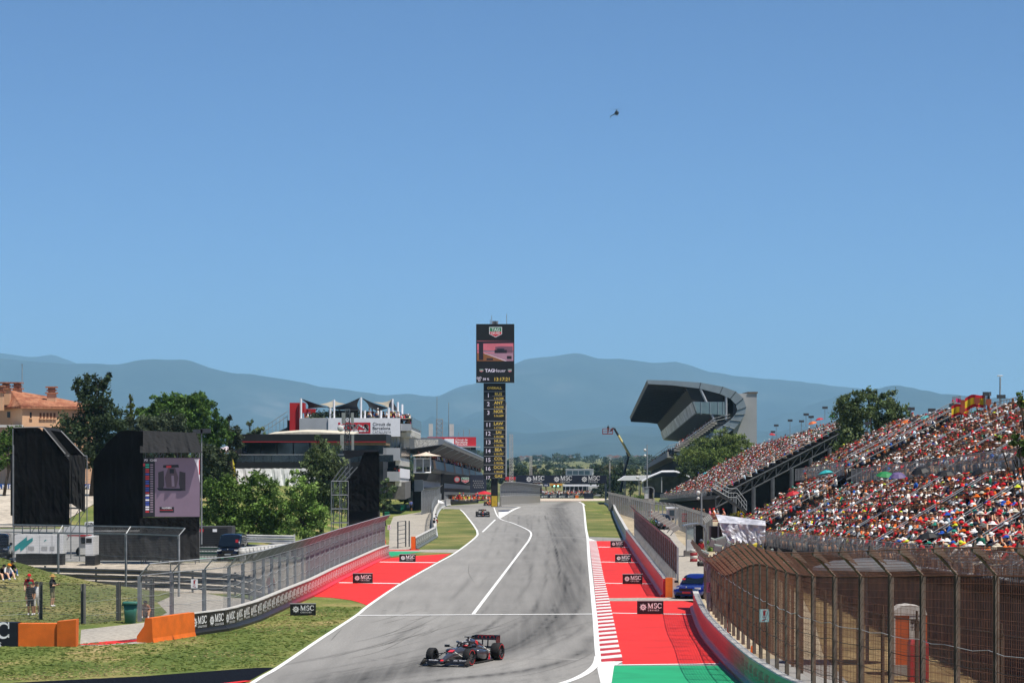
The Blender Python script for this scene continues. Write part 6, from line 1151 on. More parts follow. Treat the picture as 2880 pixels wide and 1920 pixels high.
# third screen, right of the trees
q3 = q2; YU = 262; g4 = thing('giant_screen', 'black draped giant screen beside the pit path seen from its back', 'screen', (W(1010, 0, YU).x, YU, gz(-14.6, YU))); C3 = lambda x, y, Y=YU: q2(x, y, Y)
r = MB(); pl = [(1225, 1160), (1225, 900), (1300, 800), (1340, 740), (1380, 622)]; xs_ = np.linspace(1225, 1525, 14); ty = np.interp(xs_, [1225, 1240, 1300, 1340, 1380, 1525], [900, 880, 800, 740, 625, 615]); drape(r, [C3(x, y) for x, y in zip(xs_, ty)], [C3(x, 1165) for x in xs_], 16, .14, 21); r.build('side_cloth', M_CLOTH, g4)
r = MB(); drape(r, lerpn(C3(1190, 610, YU + 2.5), C3(1525, 600, YU + 2.5), 12), lerpn(C3(1215, 690, YU - .1), C3(1525, 612, YU - .1), 12), 6, .2, 23); r.build('top_cloth', M_CLOTH, g4)
r = MB(); r.prism([C3(1228, 1165, YU + .2), C3(1520, 1165, YU + .2), C3(1520, 1330, YU + .2), C3(1228, 1330, YU + .2)], (0, 2.5, 0)); r.build('base', M_NET, g4); scaffold(g4, C3(1085, 0).x, C3(1240, 0).x, YU - .2, YU + 2.6, gz(-18, YU) - .5, C3(0, 890).z, 3, 6)
r = MB()
for k in range(4): r.tube([C3(1090 + 38 * k, 892), C3(1190 + 45 * k, 760)], .05, 4)
r.build('brace', M_SCAF, g4)
# pink tents / white marquee on the right
tn = thing('marquee', 'white marquee with a pitched roof in front of the main grandstand', 'marquee', tuple(q4(1050, 1480, 535).xy) + (gz(26, 535),)); T = lambda x, y, Y=535: q4(x, y, Y)
r = MB(); rp = [(805, 1362), (910, 1300), (1050, 1243), (1215, 1240), (1300, 1262), (1408, 1312)]; r.loft([[T(x, y, 530), T(x, y, 546) + Vector((0, 0, .2)), T(x, y, 546), T(x, y, 530) - Vector((0, 0, .18))] for x, y in rp]); r.build('roof', M_SIGNW, tn)
for x, y in ((1048, 1310), (1405, 1315), (820, 1365)): r = MB(); r.tube([T(x, y, 530.5), T(x, 1500, 530.5)], .12, 6); r.build('pole', M_LGREY, tn)
r = MB(); r.quad(T(815, 1365, 533), T(1045, 1300, 533), T(1045, 1500, 533), T(815, 1500, 533)); r.build('curtain', mat('striped_grey', '54595e', .8, var=.3, scale=.8), tn); r = MB(); r.quad(T(1050, 1300, 545), T(1400, 1315, 545), T(1400, 1500, 545), T(1050, 1500, 545)); r.build('curtain', mat('striped_grey', '54595e'), tn)
r = MB(); r.prism([T(515, 1352, 560), T(600, 1298, 560), T(930, 1290, 560), T(810, 1352, 560)], (0, 5, 0)); mk = r.one('marquee', M_SIGNW, 'flat white marquee roof left of the pitched one', 'marquee')
# ---------------------------------------------------------------- trees and plants
M_LEAF = mat('leaves', 'ffffff', .75, var=.12, scale=.6, attr='Col', spec=.25, trans=.22); M_BARK = mat('bark', '4b4034', .95, var=.3, scale=4, bump=.5)
def leaf_mesh(name, clumps, size, cover, cols, parent, seed, upright=.0, aspect=.62, jag=1.0, m=None):
    """many leaf-sized faces spread through the clumps' volume; clumps: (centre, (rx, ry, rz))"""
    g = np.random.RandomState(seed); P, S, C = [], [], []; cl = [np.array(lin(c)) for c in cols]
    for c, r in clumps:
        r = np.array(r); area = 4 * math.pi * ((r[0] * r[1]) ** 1.6 / 3 + (r[0] * r[2]) ** 1.6 / 3 + (r[1] * r[2]) ** 1.6 / 3) ** (1 / 1.6); n = max(12, int(1.9 * cover * area / (size * size * aspect)))
        nb = max(3, int(n / 45)); bd = g.normal(0, 1, (nb, 3)); bd /= np.linalg.norm(bd, axis=1)[:, None]; br = g.uniform(.45, 1.04, nb)     # twigs that gather the leaves
        k = g.randint(0, nb, n); pos = bd[k] * br[k][:, None] + g.normal(0, .15 * jag, (n, 3)); P.append(np.array(c) + pos * r); S.append(size * g.uniform(.6, 1.35, n))
        tone = cl_ = np.array(cl)[g.randint(0, len(cl), nb)] * g.uniform(.5, 1.1, nb)[:, None]; C.append(tone[k] * g.uniform(.8, 1.2, n)[:, None])
    P = np.concatenate(P); S = np.concatenate(S); C = np.concatenate(C); n = len(P); u = g.normal(0, 1, (n, 3)); u[:, 2] += upright * 2; u /= np.linalg.norm(u, axis=1)[:, None]; w = g.normal(0, 1, (n, 3)); v = np.cross(u, w); v /= np.maximum(np.linalg.norm(v, axis=1), 1e-6)[:, None]
    u = u * S[:, None] * .5; v = v * S[:, None] * .5 * aspect; co = np.stack([P - u, P - v * .9 + u * .1, P + u, P + v * .9 + u * .1], 1).reshape(-1, 3)
    if parent is not None: co = co - np.array(pm(parent).translation)
    me = bpy.data.meshes.new(name); me.vertices.add(4 * n); me.vertices.foreach_set('co', co.reshape(-1)); me.loops.add(4 * n); me.loops.foreach_set('vertex_index', np.arange(4 * n, dtype=np.int32)); me.polygons.add(n); me.polygons.foreach_set('loop_start', np.arange(0, 4 * n, 4, dtype=np.int32)); me.polygons.foreach_set('loop_total', np.full(n, 4, dtype=np.int32)); me.update(calc_edges=True)
    at = me.attributes.new('Col', 'FLOAT_COLOR', 'FACE'); at.data.foreach_set('color', np.concatenate([C, np.ones((n, 1))], 1).reshape(-1).astype(np.float32)); me.materials.append(m or M_LEAF)
    o = bpy.data.objects.new(name, me); COL.objects.link(o); o.parent = parent; return o
def tree(name, label, bx_, Y, ells, size, cols, seed, cover=1.5, trunk=None, zb=None, group=None, upright=0.0, jag=1.0, depth=.8):
    """ells: crown lobes in photo pixels (cx, cy, rx, ry) standing at distance Y"""
    X = (bx_ - CX) * Y / F; z0 = gz(X, Y) if zb is None else zb; t = thing(name, label, 'tree', (X, Y, z0), group=group); g = random.Random(seed); k = Y / F
    cl = [(np.array(W(cx, cy, Y + g.uniform(-.35, .35) * rx * k)), (rx * k, rx * k * depth, ry * k)) for cx, cy, rx, ry in ells]
    tr_ = trunk or max(.12, .02 * (max(c[0][2] + c[1][2] for c in cl) - z0)); top = max(cl, key=lambda c: c[0][2])[0]; mid = Vector((X, Y, z0)).lerp(Vector(top), .45) + Vector((g.uniform(-.3, .3), 0, 0))
    b = MB(); b.tube([(X, Y, z0 - .2), Vector((X, Y, z0)).lerp(mid, .5) + Vector((g.uniform(-.1, .1), 0, 0)), mid, Vector(top)], [tr_ * 1.25, tr_, tr_ * .7, tr_ * .2], 8)
    for c, r in cl:
        s = Vector((X, Y, z0)).lerp(mid, g.uniform(.55, 1)); e = Vector(c); q = s.lerp(e, .5) + Vector((0, 0, .2)); b.tube([s, q, e], [tr_ * .5, tr_ * .32, tr_ * .1], 6)
        for i in range(4): e2 = e + Vector((g.uniform(-1, 1) * r[0], g.uniform(-1, 1) * r[1], g.uniform(-.6, 1) * r[2])) * .8; b.tube([q.lerp(e, .6), e2], [tr_ * .18, tr_ * .04], 4)
    b.build('trunk', M_BARK, t, True); leaf_mesh('crown', cl, size, cover, cols, t, seed, upright, jag=jag); return t
DK = ['35452a', '3f4f32', '485a38', '2e3c25']; OL = ['4b5740', '566248', '434e38']; PN = ['4c6e2c', '587a34', '66863c', '436126']; MG = ['57752f', '66853a', '769546', '4a672a']; LG = ['7d9e4a', '8eae55', '6c8e40', '9fbb66']; PP = ['5f7045', '6c7e4e', '53633c', '7c8a5c']
tree('oak_tree', 'tall dark oak rising between the two left screens', 258, 300, [(262, 1120, 48, 55), (250, 1078, 34, 32), (292, 1072, 26, 24), (225, 1105, 22, 26), (300, 1160, 46, 42), (205, 1205, 52, 42), (250, 1200, 60, 52), (320, 1225, 52, 40), (230, 1260, 58, 38), (175, 1235, 30, 26), (270, 1290, 48, 36), (310, 1185, 50, 30)], .36, DK, 1, 1.5)
tree('stone_pine', 'broad dome-shaped stone pine behind the video screen', 520, 345, [(505, 1165, 92, 58), (430, 1175, 50, 42), (580, 1190, 55, 52), (620, 1225, 36, 45), (545, 1145, 60, 40), (470, 1138, 52, 34), (560, 1240, 70, 40)], .34, PN, 2, 2.4, jag=.5)
tree('oak_tree', 'dull green oak mass in front of the stone pine', 430, 318, [(420, 1195, 52, 42), (480, 1195, 48, 40), (370, 1210, 44, 36), (450, 1235, 80, 36), (350, 1245, 50, 30), (520, 1240, 46, 34)], .36, OL, 3, 1.5)
tree('cypress_tip', 'small pointed conifer tip left of the stone pine', 368, 355, [(368, 1115, 8, 14), (370, 1135, 14, 16), (368, 1160, 20, 20)], .35, ['6b7a2e', '58692a'], 4, 1.6)
tree('oak_tree', 'small dark tree right of the stone pine', 650, 350, [(645, 1188, 20, 22), (662, 1215, 26, 22), (640, 1230, 30, 26), (655, 1255, 30, 20)], .34, OL, 5, 1.4)
tree('poplar_tree', 'small round tree standing clear against the mountains', 712, 385, [(703, 1195, 14, 16), (718, 1203, 16, 15), (735, 1212, 14, 12), (710, 1218, 20, 14)], .34, PP, 6, 1.2)
tree('olive_tree', 'grey green olive trees right of the video screen', 600, 292, [(590, 1290, 36, 40), (620, 1330, 40, 44), (590, 1370, 44, 40), (640, 1280, 24, 26)], .34, ['4b573a', '566246', '3f4a32'], 7, 1.5)
tree('acacia_tree', 'wide feathery acacia with dense green sprays above the white guard rail', 690, 250, [(640, 1378, 56, 38), (730, 1368, 52, 40), (600, 1420, 44, 44), (680, 1430, 70, 44), (760, 1425, 48, 46), (640, 1480, 66, 30), (730, 1478, 64, 34), (790, 1470, 44, 36), (600, 1470, 36, 30), (585, 1370, 30, 26)], .30, MG, 8, 1.7)
tree('poplar_tree', 'tall dark poplar in front of the black hospitality unit', 905, 290, [(905, 1262, 34, 36), (885, 1300, 36, 40), (935, 1300, 36, 44), (872, 1345, 36, 40), (915, 1350, 44, 44), (955, 1345, 22, 40), (890, 1400, 46, 40), (935, 1410, 40, 40), (860, 1300, 16, 26)], .30, PP, 9, 1.5, upright=.8)
tree('poplar_tree', 'light green young poplar left of the third screen', 858, 256, [(838, 1350, 28, 28), (860, 1390, 40, 38), (830, 1410, 36, 36), (890, 1420, 36, 34), (850, 1450, 52, 36), (900, 1465, 30, 34), (860, 1490, 54, 24), (812, 1370, 18, 20)], .28, LG, 10, 1.4, upright=.4)
tree('cedar_tree', 'pale green conifer behind the third screen by the path', 1084, 335, [(1082, 1352, 16, 16), (1090, 1375, 24, 16), (1085, 1400, 26, 18), (1080, 1425, 26, 16)], .32, ['6c7f55', '5d7048', '4a5c3a'], 12, 1.3)
tree('oak_tree', 'dark tree cut by the left picture edge below the villa', 10, 300, [(25, 1225, 34, 24), (5, 1250, 44, 34), (20, 1290, 40, 34), (60, 1212, 26, 14)], .34, MG, 13, 1.5)
tree('pine_tree', 'round pine in front of the main grandstand', 1976, 540, [(1976, 1268, 54, 32), (1940, 1285, 36, 28), (2005, 1285, 40, 30), (1960, 1310, 46, 24), (1925, 1318, 24, 22), (1990, 1250, 40, 20)], .42, ['66783a', '788a45', '8a9955', '566930'], 14, 1.7, upright=.5)
tree('pine_tree', 'second pine rising right of the round one before the grey end wall', 2061, 546, [(2030, 1225, 26, 22), (2062, 1240, 34, 24), (2085, 1255, 28, 20), (2050, 1270, 40, 20), (2090, 1275, 24, 16)], .42, ['66783a', '788a45', '8c9a58'], 15, 1.6, upright=.5)
tree('oak_tree', 'low shrub tree at the foot of the round pine', 1945, 525, [(1940, 1322, 30, 20), (1965, 1330, 24, 16)], .4, ['4a5a38', '55653f'], 16, 1.5)
tree('poplar_tree', 'left poplar of the pair behind the middle crowd block', 2410, 322, [(2375, 1130, 26, 24), (2410, 1118, 24, 22), (2385, 1165, 42, 36), (2420, 1170, 36, 36), (2400, 1215, 48, 40), (2380, 1260, 40, 36), (2430, 1262, 44, 36)], .34, PP, 17, 2.3, upright=.3, group='poplars behind the crowd')
tree('poplar_tree', 'right poplar of the pair behind the middle crowd block', 2490, 330, [(2440, 1108, 20, 20), (2465, 1118, 24, 22), (2510, 1125, 22, 26), (2480, 1160, 40, 38), (2530, 1160, 26, 32), (2550, 1190, 26, 30), (2500, 1210, 50, 44), (2545, 1235, 30, 32), (2480, 1265, 44, 34)], .34, PP, 18, 2.3, upright=.3, group='poplars behind the crowd')
tree('plane_tree', 'leafy branch of a broad-leaved tree hanging in at the right edge', 2990, 88, [(2868, 1105, 16, 18), (2880, 1130, 22, 16), (2900, 1160, 30, 30), (2855, 1215, 16, 14), (2845, 1235, 26, 22), (2880, 1235, 30, 30), (2862, 1262, 26, 20), (2890, 1270, 30, 26), (2940, 1220, 50, 70), (2812, 1232, 10, 8)], .17, ['5f7a3c', '4b672e', '77904e', '3d5526'], 19, .6, zb=0, depth=1.0, trunk=.07)
for i, (px, py, rx, ry, Y) in enumerate([(1440, 1320, 18, 16, 1010), (1470, 1318, 22, 20, 1020), (1505, 1326, 22, 16, 1015), (1535, 1330, 20, 14, 1025), (1562, 1332, 18, 12, 1010), (1590, 1322, 12, 12, 1030), (1610, 1318, 10, 10, 1040), (1680, 1322, 20, 16, 985), (1712, 1324, 22, 20, 980), (1745, 1326, 22, 22, 975), (1772, 1335, 18, 22, 930), (1800, 1330, 14, 16, 1000), (1725, 1350, 30, 22, 940), (1690, 1350, 26, 20, 950)]):
    tree('broadleaf_tree', '%s far tree in the row behind the start gantry, %s' % (['darker', 'olive', 'pale'][i % 3], ['by the tower', 'second from the tower', 'third from the tower', 'fourth from the tower', 'left of the glazed cabin', 'low behind the glazed cabin', 'just left of the cabin roof', 'right of the glazed cabin', 'left of the boom lift', 'behind the boom lift', 'right of the boom lift foot', 'at the stand end', 'low by the boom lift foot', 'low by the gantry leg'][i]), px, Y, [(px, py, rx, ry), (px - rx * .5, py + ry * .7, rx * .8, ry * .7), (px + rx * .5, py + ry * .7, rx * .8, ry * .8), (px, py + ry * 1.6, rx, ry * .9)], .75, [['34452a', '3e4f30'], ['4a5a36', '566240'], ['5f6a42', '6b6540']][i % 3], 30 + i, 1.3, group='far trees behind the start gantry')
# broom bush in flower, verge shrubs
bs = thing('broom_bush', 'yellow flowering broom bush beside the lamp post', 'bush', (W(2060, 0, 262).x, 262, 0)); b = MB()
for k in range(12): b.tube([Vector(bs.location), Vector(bs.location) + Vector((rnd.uniform(-1.2, 1.2), rnd.uniform(-.8, .8), rnd.uniform(1.2, 2.4)))], [.04, .01], 4)
b.build('stem', M_BARK, bs); leaf_mesh('foliage', [(W(2045, 1470, 262), (1.0, .9, .6)), (W(2075, 1465, 262), (1.1, .9, .8)), (W(2095, 1485, 262), (.9, .8, .6)), (W(2060, 1495, 262), (1.2, .9, .5))], .16, 1.4, ['55622c', 'b09a1e', 'c9ae22', '6b6f30'], bs, 50)
for i, (px, py, Y, r, lab) in enumerate([(1845, 1455, 320, .9, 'green shrub beside the red and white tyre stack'), (1935, 1430, 330, .8, 'green shrub behind the white cabin roof'), (1800, 1395, 470, 1.5, 'dark green hedge by the far lane'), (1995, 1480, 245, .7, 'low weeds behind the white booth')]):
    t = thing('shrub', lab, 'bush', (W(px, 0, Y).x, Y, gz(W(px, 0, Y).x, Y))); c = Vector(t.location) + Vector((0, 0, r * .6)); b = MB(); b.tube([t.location, c], [.06, .02], 4); b.build('stem', M_BARK, t); leaf_mesh('foliage', [(c, (r, r, r * .8)), (c + Vector((r * .7, .3, -.2)), (r * .7, r * .7, r * .6))], .2, 1.4, MG, t, 60 + i)
# distant woods and fields between the circuit and the hills
g = np.random.RandomState(77); cl = []
for k in range(620):
    Y = float(1080 * (4.6 ** g.rand())); X = g.uniform(-.27, .27) * Y; h = g.uniform(3, 6.5) * (1 + Y / 6000)
    if 1.0 < Y / 1000 < 1.12 and -20 < X < 40: continue
    cl.append((np.array((X, Y, gz(X, Y) + h * .55)), (h * g.uniform(.9, 2.2), h, h * .62)))
fw = leaf_mesh('far_wood', cl, 2.6, .75, ['3a4a2e', '4a5836', '55603e', '2f3d28'], None, 78); fw['kind'] = 'stuff'
cl = []
for k in range(150):
    X = g.uniform(-95, -17); Y = g.uniform(395, 700)
    if X > -60 and Y < 430: continue
    h = g.uniform(2.5, 5); cl.append((np.array((X, Y, gz(X, Y) + h * .6)), (h * g.uniform(.8, 1.4), h * .8, h * .7)))
for k in range(60): X = g.uniform(48, 120); Y = g.uniform(480, 800); h = g.uniform(3, 5); cl.append((np.array((X, Y, gz(X, Y) + h * .6)), (h, h, h * .7)))
fw = leaf_mesh('background_wood', cl, 1.1, .8, ['3a4a2e', '4a5836', '2f3d28'], None, 79); fw['kind'] = 'stuff'
M_FH = [mat('far_house_' + c, c, .8) for c in ('a8998c', '9c8474', 'b0aaa2')]; M_FR = mat('far_roof', 'a8674a', .8)
for k in range(24):
    px = [1450, 1610][0] + 165 * g.rand() if k < 17 else g.uniform(1690, 1830); Y = g.uniform(5200, 6800); X = (px - CX) * Y / F; z = H - (g.uniform(1306, 1328) - HY) * Y / F; w, d, h = g.uniform(9, 20), 9, g.uniform(6, 10); z0 = gz(X, Y)
    t = thing('far_house', 'tiny %s house in the far town below the mountains' % ['pale', 'pink', 'white'][k % 3], 'house', (X, Y, z0), group='houses of the far town'); r = MB(); r.bx(X - w / 2, X + w / 2, Y, Y + d, z0, max(z0 + h, z)); zt = max(z0 + h, z); r.build('wall', M_FH[k % 3], t); r = MB(); r.prism([(X - w / 2 - .5, Y - .5, zt), (X + w / 2 + .5, Y - .5, zt), (X, Y - .5, zt + 2.5)], (0, d + 1, 0)); r.build('roof', M_FR, t)
# ---------------------------------------------------------------- racing cars
def wheel_parts(t, c, rad, wid, stripe=None, side=1, rim='2a2b2e', name='wheel', pose=None):
    """wheel on the y axis: tyre, rim, spokes; c = centre in the thing's own space"""
    w = bpy.data.objects.new(name, None); COL.objects.link(w); w.parent = t; w.location = c; w.empty_display_size = .1
    if pose: w.rotation_euler = (0, 0, pose)
    def lathe(prof, n=28):
        m = MB(); m.loft([[(r * math.cos(2 * math.pi * k / n), y, r * math.sin(2 * math.pi * k / n)) for k in range(n)] for r, y in prof], cap=False); return m
    h = wid / 2; lathe([(rad * .62, -h * .8), (rad * .66, -h), (rad * .93, -h), (rad, -h * .78), (rad, h * .78), (rad * .93, h), (rad * .66, h), (rad * .62, h * .8)]).build('tyre', mat('tyre_rubber', '0b0b0c', .8, var=.2, scale=8), w, True, local=True)
    m = lathe([(rad * .64, -h * .82), (rad * .58, -h * .6), (.03, -h * .55)]); q = lathe([(.03, h * .55), (rad * .58, h * .6), (rad * .64, h * .82)]); m.add(q.v, q.f); m.build('rim', mat('rim_' + rim, rim, .35, .7), w, True, local=True)
    m = MB()
    for k in range(9): a = 2 * math.pi * k / 9; m.box((rad * .34 * math.cos(a), side * h * .66, rad * .34 * math.sin(a)), (rad * .5, .02, .035), 0, Matrix.Rotation(-a, 3, 'Y'))
    m.build('spokes', mat('spoke_grey', '6a6b6e', .4, .6), w, local=True)['kind'] = 'stuff'
    if stripe:
        for s0 in (0.4, 3.5):
            n = 16; m = MB(); y = side * (h + .004); m.add([(r * math.cos(s0 + 2.3 * k / n), y, r * math.sin(s0 + 2.3 * k / n)) for r in (rad * .79, rad * .86) for k in range(n + 1)], [(k, k + 1, n + 2 + k, n + 1 + k) for k in range(n)]); m.build('red_band', mat('tyre_band', stripe, .6), w, local=True)
def racing_car(label, loc, rz, main, accent, lower='0b0b0d', band='d8202c', helm='c9ccd0', wingtxt=True, num=None, steer=0.0):
    t = thing('racing_car', label, 'racing car', loc, rz, 'racing cars on track'); M1 = mat('car_' + main, main, .28, .65, var=.05, scale=2, coat=.6); M2 = mat('caracc_' + accent, accent, .35, var=.03, coat=.4); M3 = mat('car_carbon_' + lower, lower, .38, var=.15, scale=6, coat=.3)
    def ring(x, hw, zb, zt, n=14, p=.75, cy=0.0):
        o = []
        for k in range(n): a = 2 * math.pi * k / n; c, s = math.cos(a), math.sin(a); o.append((x, cy + hw * math.copysign(abs(c) ** p, c), (zb + zt) / 2 + (zt - zb) / 2 * math.copysign(abs(s) ** p, s)))
        return o
    m = MB(); m.loft([ring(*q) for q in [(2.72, .05, .17, .23), (2.6, .085, .16, .29), (2.3, .11, .18, .38), (1.9, .145, .2, .49), (1.45, .18, .2, .585), (1.0, .24, .14, .655), (.72, .3, .1, .68), (.5, .345, .1, .64)]]); m.build('nose', M1, t, True, local=True)
    m = MB(); m.loft([ring(*q) for q in [(.5, .345, .1, .64), (.2, .37, .08, .60), (-.15, .38, .08, .64), (-.3, .36, .08, .74), (-.7, .3, .08, .76), (-1.3, .22, .1, .66), (-2.0, .13, .14, .5), (-2.35, .07, .2, .42)]]); m.build('body', M1, t, True, local=True)
    m = MB(); m.loft([ring(*q, p=.9) for q in [(-.22, .135, .64, .94), (-.3, .15, .6, .965), (-.6, .14, .55, .95), (-1.1, .1, .5, .86), (-1.7, .05, .45, .7), (-2.2, .02, .4, .52)]]); m.build('engine_cover', M1, t, True, local=True)
    m = MB(); m.loft([ring(*q, p=.9) for q in [(-.2, .11, .67, .91), (-.26, .09, .69, .9)]]); m.build('air_intake', mat('intake_black', '08080a', .8), t, local=True)
    m = MB(); m.quad((-.75, .155, .66), (-1.15, .125, .60), (-1.1, .112, .82), (-.7, .15, .9)); m.quad((-.75, -.155, .66), (-.7, -.15, .9), (-1.1, -.112, .82), (-1.15, -.125, .60)); m.build('cover_patch', M2, t, local=True)['kind'] = 'stuff'
    for s in (-1, 1):
        m = MB(); m.loft([ring(x, hw, zb, zt, 12, .6, s * cy) for x, hw, zb, zt, cy in [(.42, .2, .3, .56, .52), (.3, .25, .2, .585, .53), (-.1, .28, .1, .57, .54), (-.7, .26, .09, .5, .48), (-1.2, .2, .09, .4, .38), (-1.65, .1, .1, .28, .25)]]); m.build('sidepod', M1, t, True, local=True)
        m = MB(); y = s; m.add([(-.55, y * .79, .1), (-.95, y * .72, .1), (-1.05, y * .66, .34), (-.75, y * .76, .43)], [(0, 1, 2, 3)]); m.build('side_patch', M2, t, local=True)
        m = MB(); m.loft([ring(.44, .16, .33, .53, 10, .6, s * .52), ring(.40, .15, .34, .52, 10, .6, s * .52)]); m.build('pod_inlet', mat('intake_black', '08080a'), t, local=True)
        m = MB(); m.tube([(.52, s * .3, .62), (.55, s * .52, .7)], .012, 5); m.box((.56, s * .6, .71), (.09, .2, .1)); m.build('mirror', M3, t, local=True)
    m = MB(); m.prism([(1.05, -.3, .04), (.85, -.72, .04), (.3, -.78, .04), (-1.2, -.78, .04), (-2.1, -.45, .04), (-2.1, .45, .04), (-1.2, .78, .04), (.3, .78, .04), (.85, .72, .04), (1.05, .3, .04)], (0, 0, .05)); m.build('floor', M3, t, local=True)
    # front wing
    fw = bpy.data.objects.new('front_wing', None); COL.objects.link(fw); fw.parent = t; fw.empty_display_size = .1
    for k, (x, z, ch, an) in enumerate(((2.52, .10, .34, .1), (2.30, .17, .2, .35), (2.14, .24, .15, .5))):
        m = MB(); rings = []
        for y in np.linspace(-.93, .93, 13): lift = .05 * (1 - min(1, abs(y) / .35)) if k == 0 else 0; f = 1 - .25 * abs(y) / .93; rings.append([(x + ch * .5 * f - .1 * abs(y), y, z + lift - math.sin(an) * ch * .5), (x - .1 * abs(y), y, z + lift + .02), (x - ch * .5 * f - .1 * abs(y), y, z + lift + math.sin(an) * ch * .5), (x - .1 * abs(y), y, z + lift - .02)])
        m.loft(rings); m.build('flap' if k else 'main_plane', M3, fw, local=True)
    for s in (-1, 1):
        m = MB(); m.prism([(2.66, s * .94, .05), (2.05, s * .94, .05), (2.0, s * .94, .3), (2.2, s * .94, .33), (2.6, s * .94, .14)], (0, s * .02, 0)); m.box((2.3, s * 1.0, .08), (.5, .12, .02)); m.build('end_plate', M3, fw, local=True)
        for yy in (.42, .66): m = MB(); m.text('audi' if False else 'REVOLUT' if yy > .5 else 'adidas', (2.24 - .1 * yy, s * yy + (.12 if s < 0 else -.12) * -1 * 0 - .1, .215), (0, 1, 0), (-.35, 0, 1), .05, 0); m.build('lettering', M_LET, fw, local=True)
    for s in (-1, 1): m = MB(); m.box((2.42, s * .1, .16), (.25, .02, .14)); m.build('pillar', M3, fw, local=True)
    # rear wing
    rw = bpy.data.objects.new('rear_wing', None); COL.objects.link(rw); rw.parent = t; rw.empty_display_size = .1
    for nm, x, z, ch, an in (('main_plane', -2.3, .82, .36, .12), ('flap', -2.48, .91, .22, .7)):
        m = MB(); m.loft([[(x + ch / 2, y, z - math.sin(an) * ch / 2), (x, y, z + .025), (x - ch / 2, y, z + math.sin(an) * ch / 2), (x, y, z - .02)] for y in (-.54, 0, .54)]); m.build(nm, M3, rw, local=True)
    m = MB(); m.box((-2.42, 0, .905), (.025, 1.06, .15), 0, Matrix.Rotation(-.25, 3, 'Y')); pl = m.build('upper_panel', M3, rw, local=True)
    m = MB()
    if wingtxt:
        for k in range(4):
            c = Vector((-2.395, -.27 + .18 * k, .905)); n = 14; m.add([c + Vector((-.0 - .005 * (k % 2), q * math.cos(a), .75 * q * math.sin(a))) for q in (.105, .075) for a in np.linspace(0, 2 * math.pi, n + 1)[:-1]], [(i, (i + 1) % n, n + (i + 1) % n, n + i) for i in range(n)])
    else: m.text('McLaren', (-2.4, .4, .88), (0, -1, 0), (0, 0, 1), .09, 0)
    m.build('emblem', M2, pl, local=True)
    for s in (-1, 1): m = MB(); m.prism([(-2.08, s * .54, .78), (-2.15, s * .54, .96), (-2.6, s * .54, .97), (-2.58, s * .54, .62), (-2.35, s * .54, .45), (-2.2, s * .54, .6)], (0, s * .02, 0)); m.build('end_plate', M3, rw, local=True); m = MB(); m.tube([(-2.25, s * .12, .4), (-2.3, s * .12, .82)], .03, 5); m.build('pylon', M3, rw, local=True)
    m = MB(); m.loft([[(-2.2, y, .42), (-2.35, y, .46), (-2.45, y, .52), (-2.35, y, .44)] for y in (-.48, .48)]); m.build('beam_wing', M3, rw, local=True)
    # halo, helmet, camera
    m = MB(); pts = smooth_line([(-.38, .34, .7), (-.05, .33, .84), (.3, .27, .87), (.55, .13, .865), (.63, 0, .86), (.55, -.13, .865), (.3, -.27, .87), (-.05, -.33, .84), (-.38, -.34, .7)], 4); m.tube(pts, .035, 8); m.tube([(.63, 0, .86), (.76, 0, .76), (.88, 0, .64)], .03, 6); m.build('halo', mat('halo_' + main, main, .3, .7), t, True, local=True)
    m = MB(); m.ball((.02, 0, .77), .135, 12, 10, 0, (1.1, .92, 1.0)); he = m.build('helmet', mat('helmet_' + helm, helm, .2, .3, coat=.5), t, True, local=True); m = MB(); m.ball((.045, 0, .775), .13, 12, 10, 0, (1.1, .85, .36)); m.build('visor', mat('visor_black', '0a0a0c', .1), he, True, local=True)
    m = MB(); m.ball((.05, 0, .70), .12, 10, 6, 0, (1.1, 1, .6)); m.build('helmet_chin', M2, he, True, local=True); m = MB(); m.box((-.1, 0, .62), (.7, .46, .06)); m.build('cockpit_rim', mat('intake_black', '08080a'), t, local=True)
    m = MB(); m.box((-.3, 0, .99), (.06, .05, .06)); m.box((-.3, 0, 1.03), (.09, .3, .035)); m.build('camera_pod', M3, t, local=True)
    m = MB(); m.box((1.62, 0, .575), (.32, .2, .02), 0, Matrix.Rotation(.2, 3, 'Y')); m.build('nose_patch', M2, t, local=True); m = MB(); m.box((2.66, 0, .262), (.1, .12, .02), 0, Matrix.Rotation(.5, 3, 'Y')); m.build('nose_tip_patch', M2, t, local=True)
    # wheels and suspension
    for x, yc, r, w in ((1.7, .80, .352, .29), (-1.7, .765, .36, .39)):
        for s in (-1, 1):
            wheel_parts(t, (x, s * yc, r), r, w, band, s, pose=(steer if x > 0 else 0)); m = MB()
            bi = .2 if x > 0 else .16
            for xo, z0, z1 in ((.28, .5, .46), (-.25, .5, .46), (.3, .26, .24), (-.28, .26, .24), (.05, .55, .28)): m.tube([(x + xo, s * bi, z0), (x, s * (yc - w / 2), z1)], .016, 4)
            m.build('suspension', M3, t, local=True)['kind'] = 'stuff'
    return t
ca = math.atan2(-.94, -.345); fa = Vector((-2.5, 111.4, 0)); cen = fa - Vector((math.cos(ca), math.sin(ca), 0)) * 1.7
racing_car('dark grey racing car with red accents cornering in the foreground', (cen.x, cen.y, .012), ca, '5e5d61', 'd82a2c', steer=-.06)
p = G(1357, 1453.5); racing_car('orange and black racing car coming out of the pit lane', (p.x, p.y + 2.4, .012), -math.pi / 2 + .03, '1d1d20', 'e8641c', band='d8202c', helm='d8c23a', wingtxt=False)
p = Vector((-4.0, 492, gz(-4, 492) + .012)); racing_car('racing car following far back at the mouth of the pit lane', p, -math.pi / 2 - .05, 'd9641e', '1c1c22', helm='c8d23a', wingtxt=False)
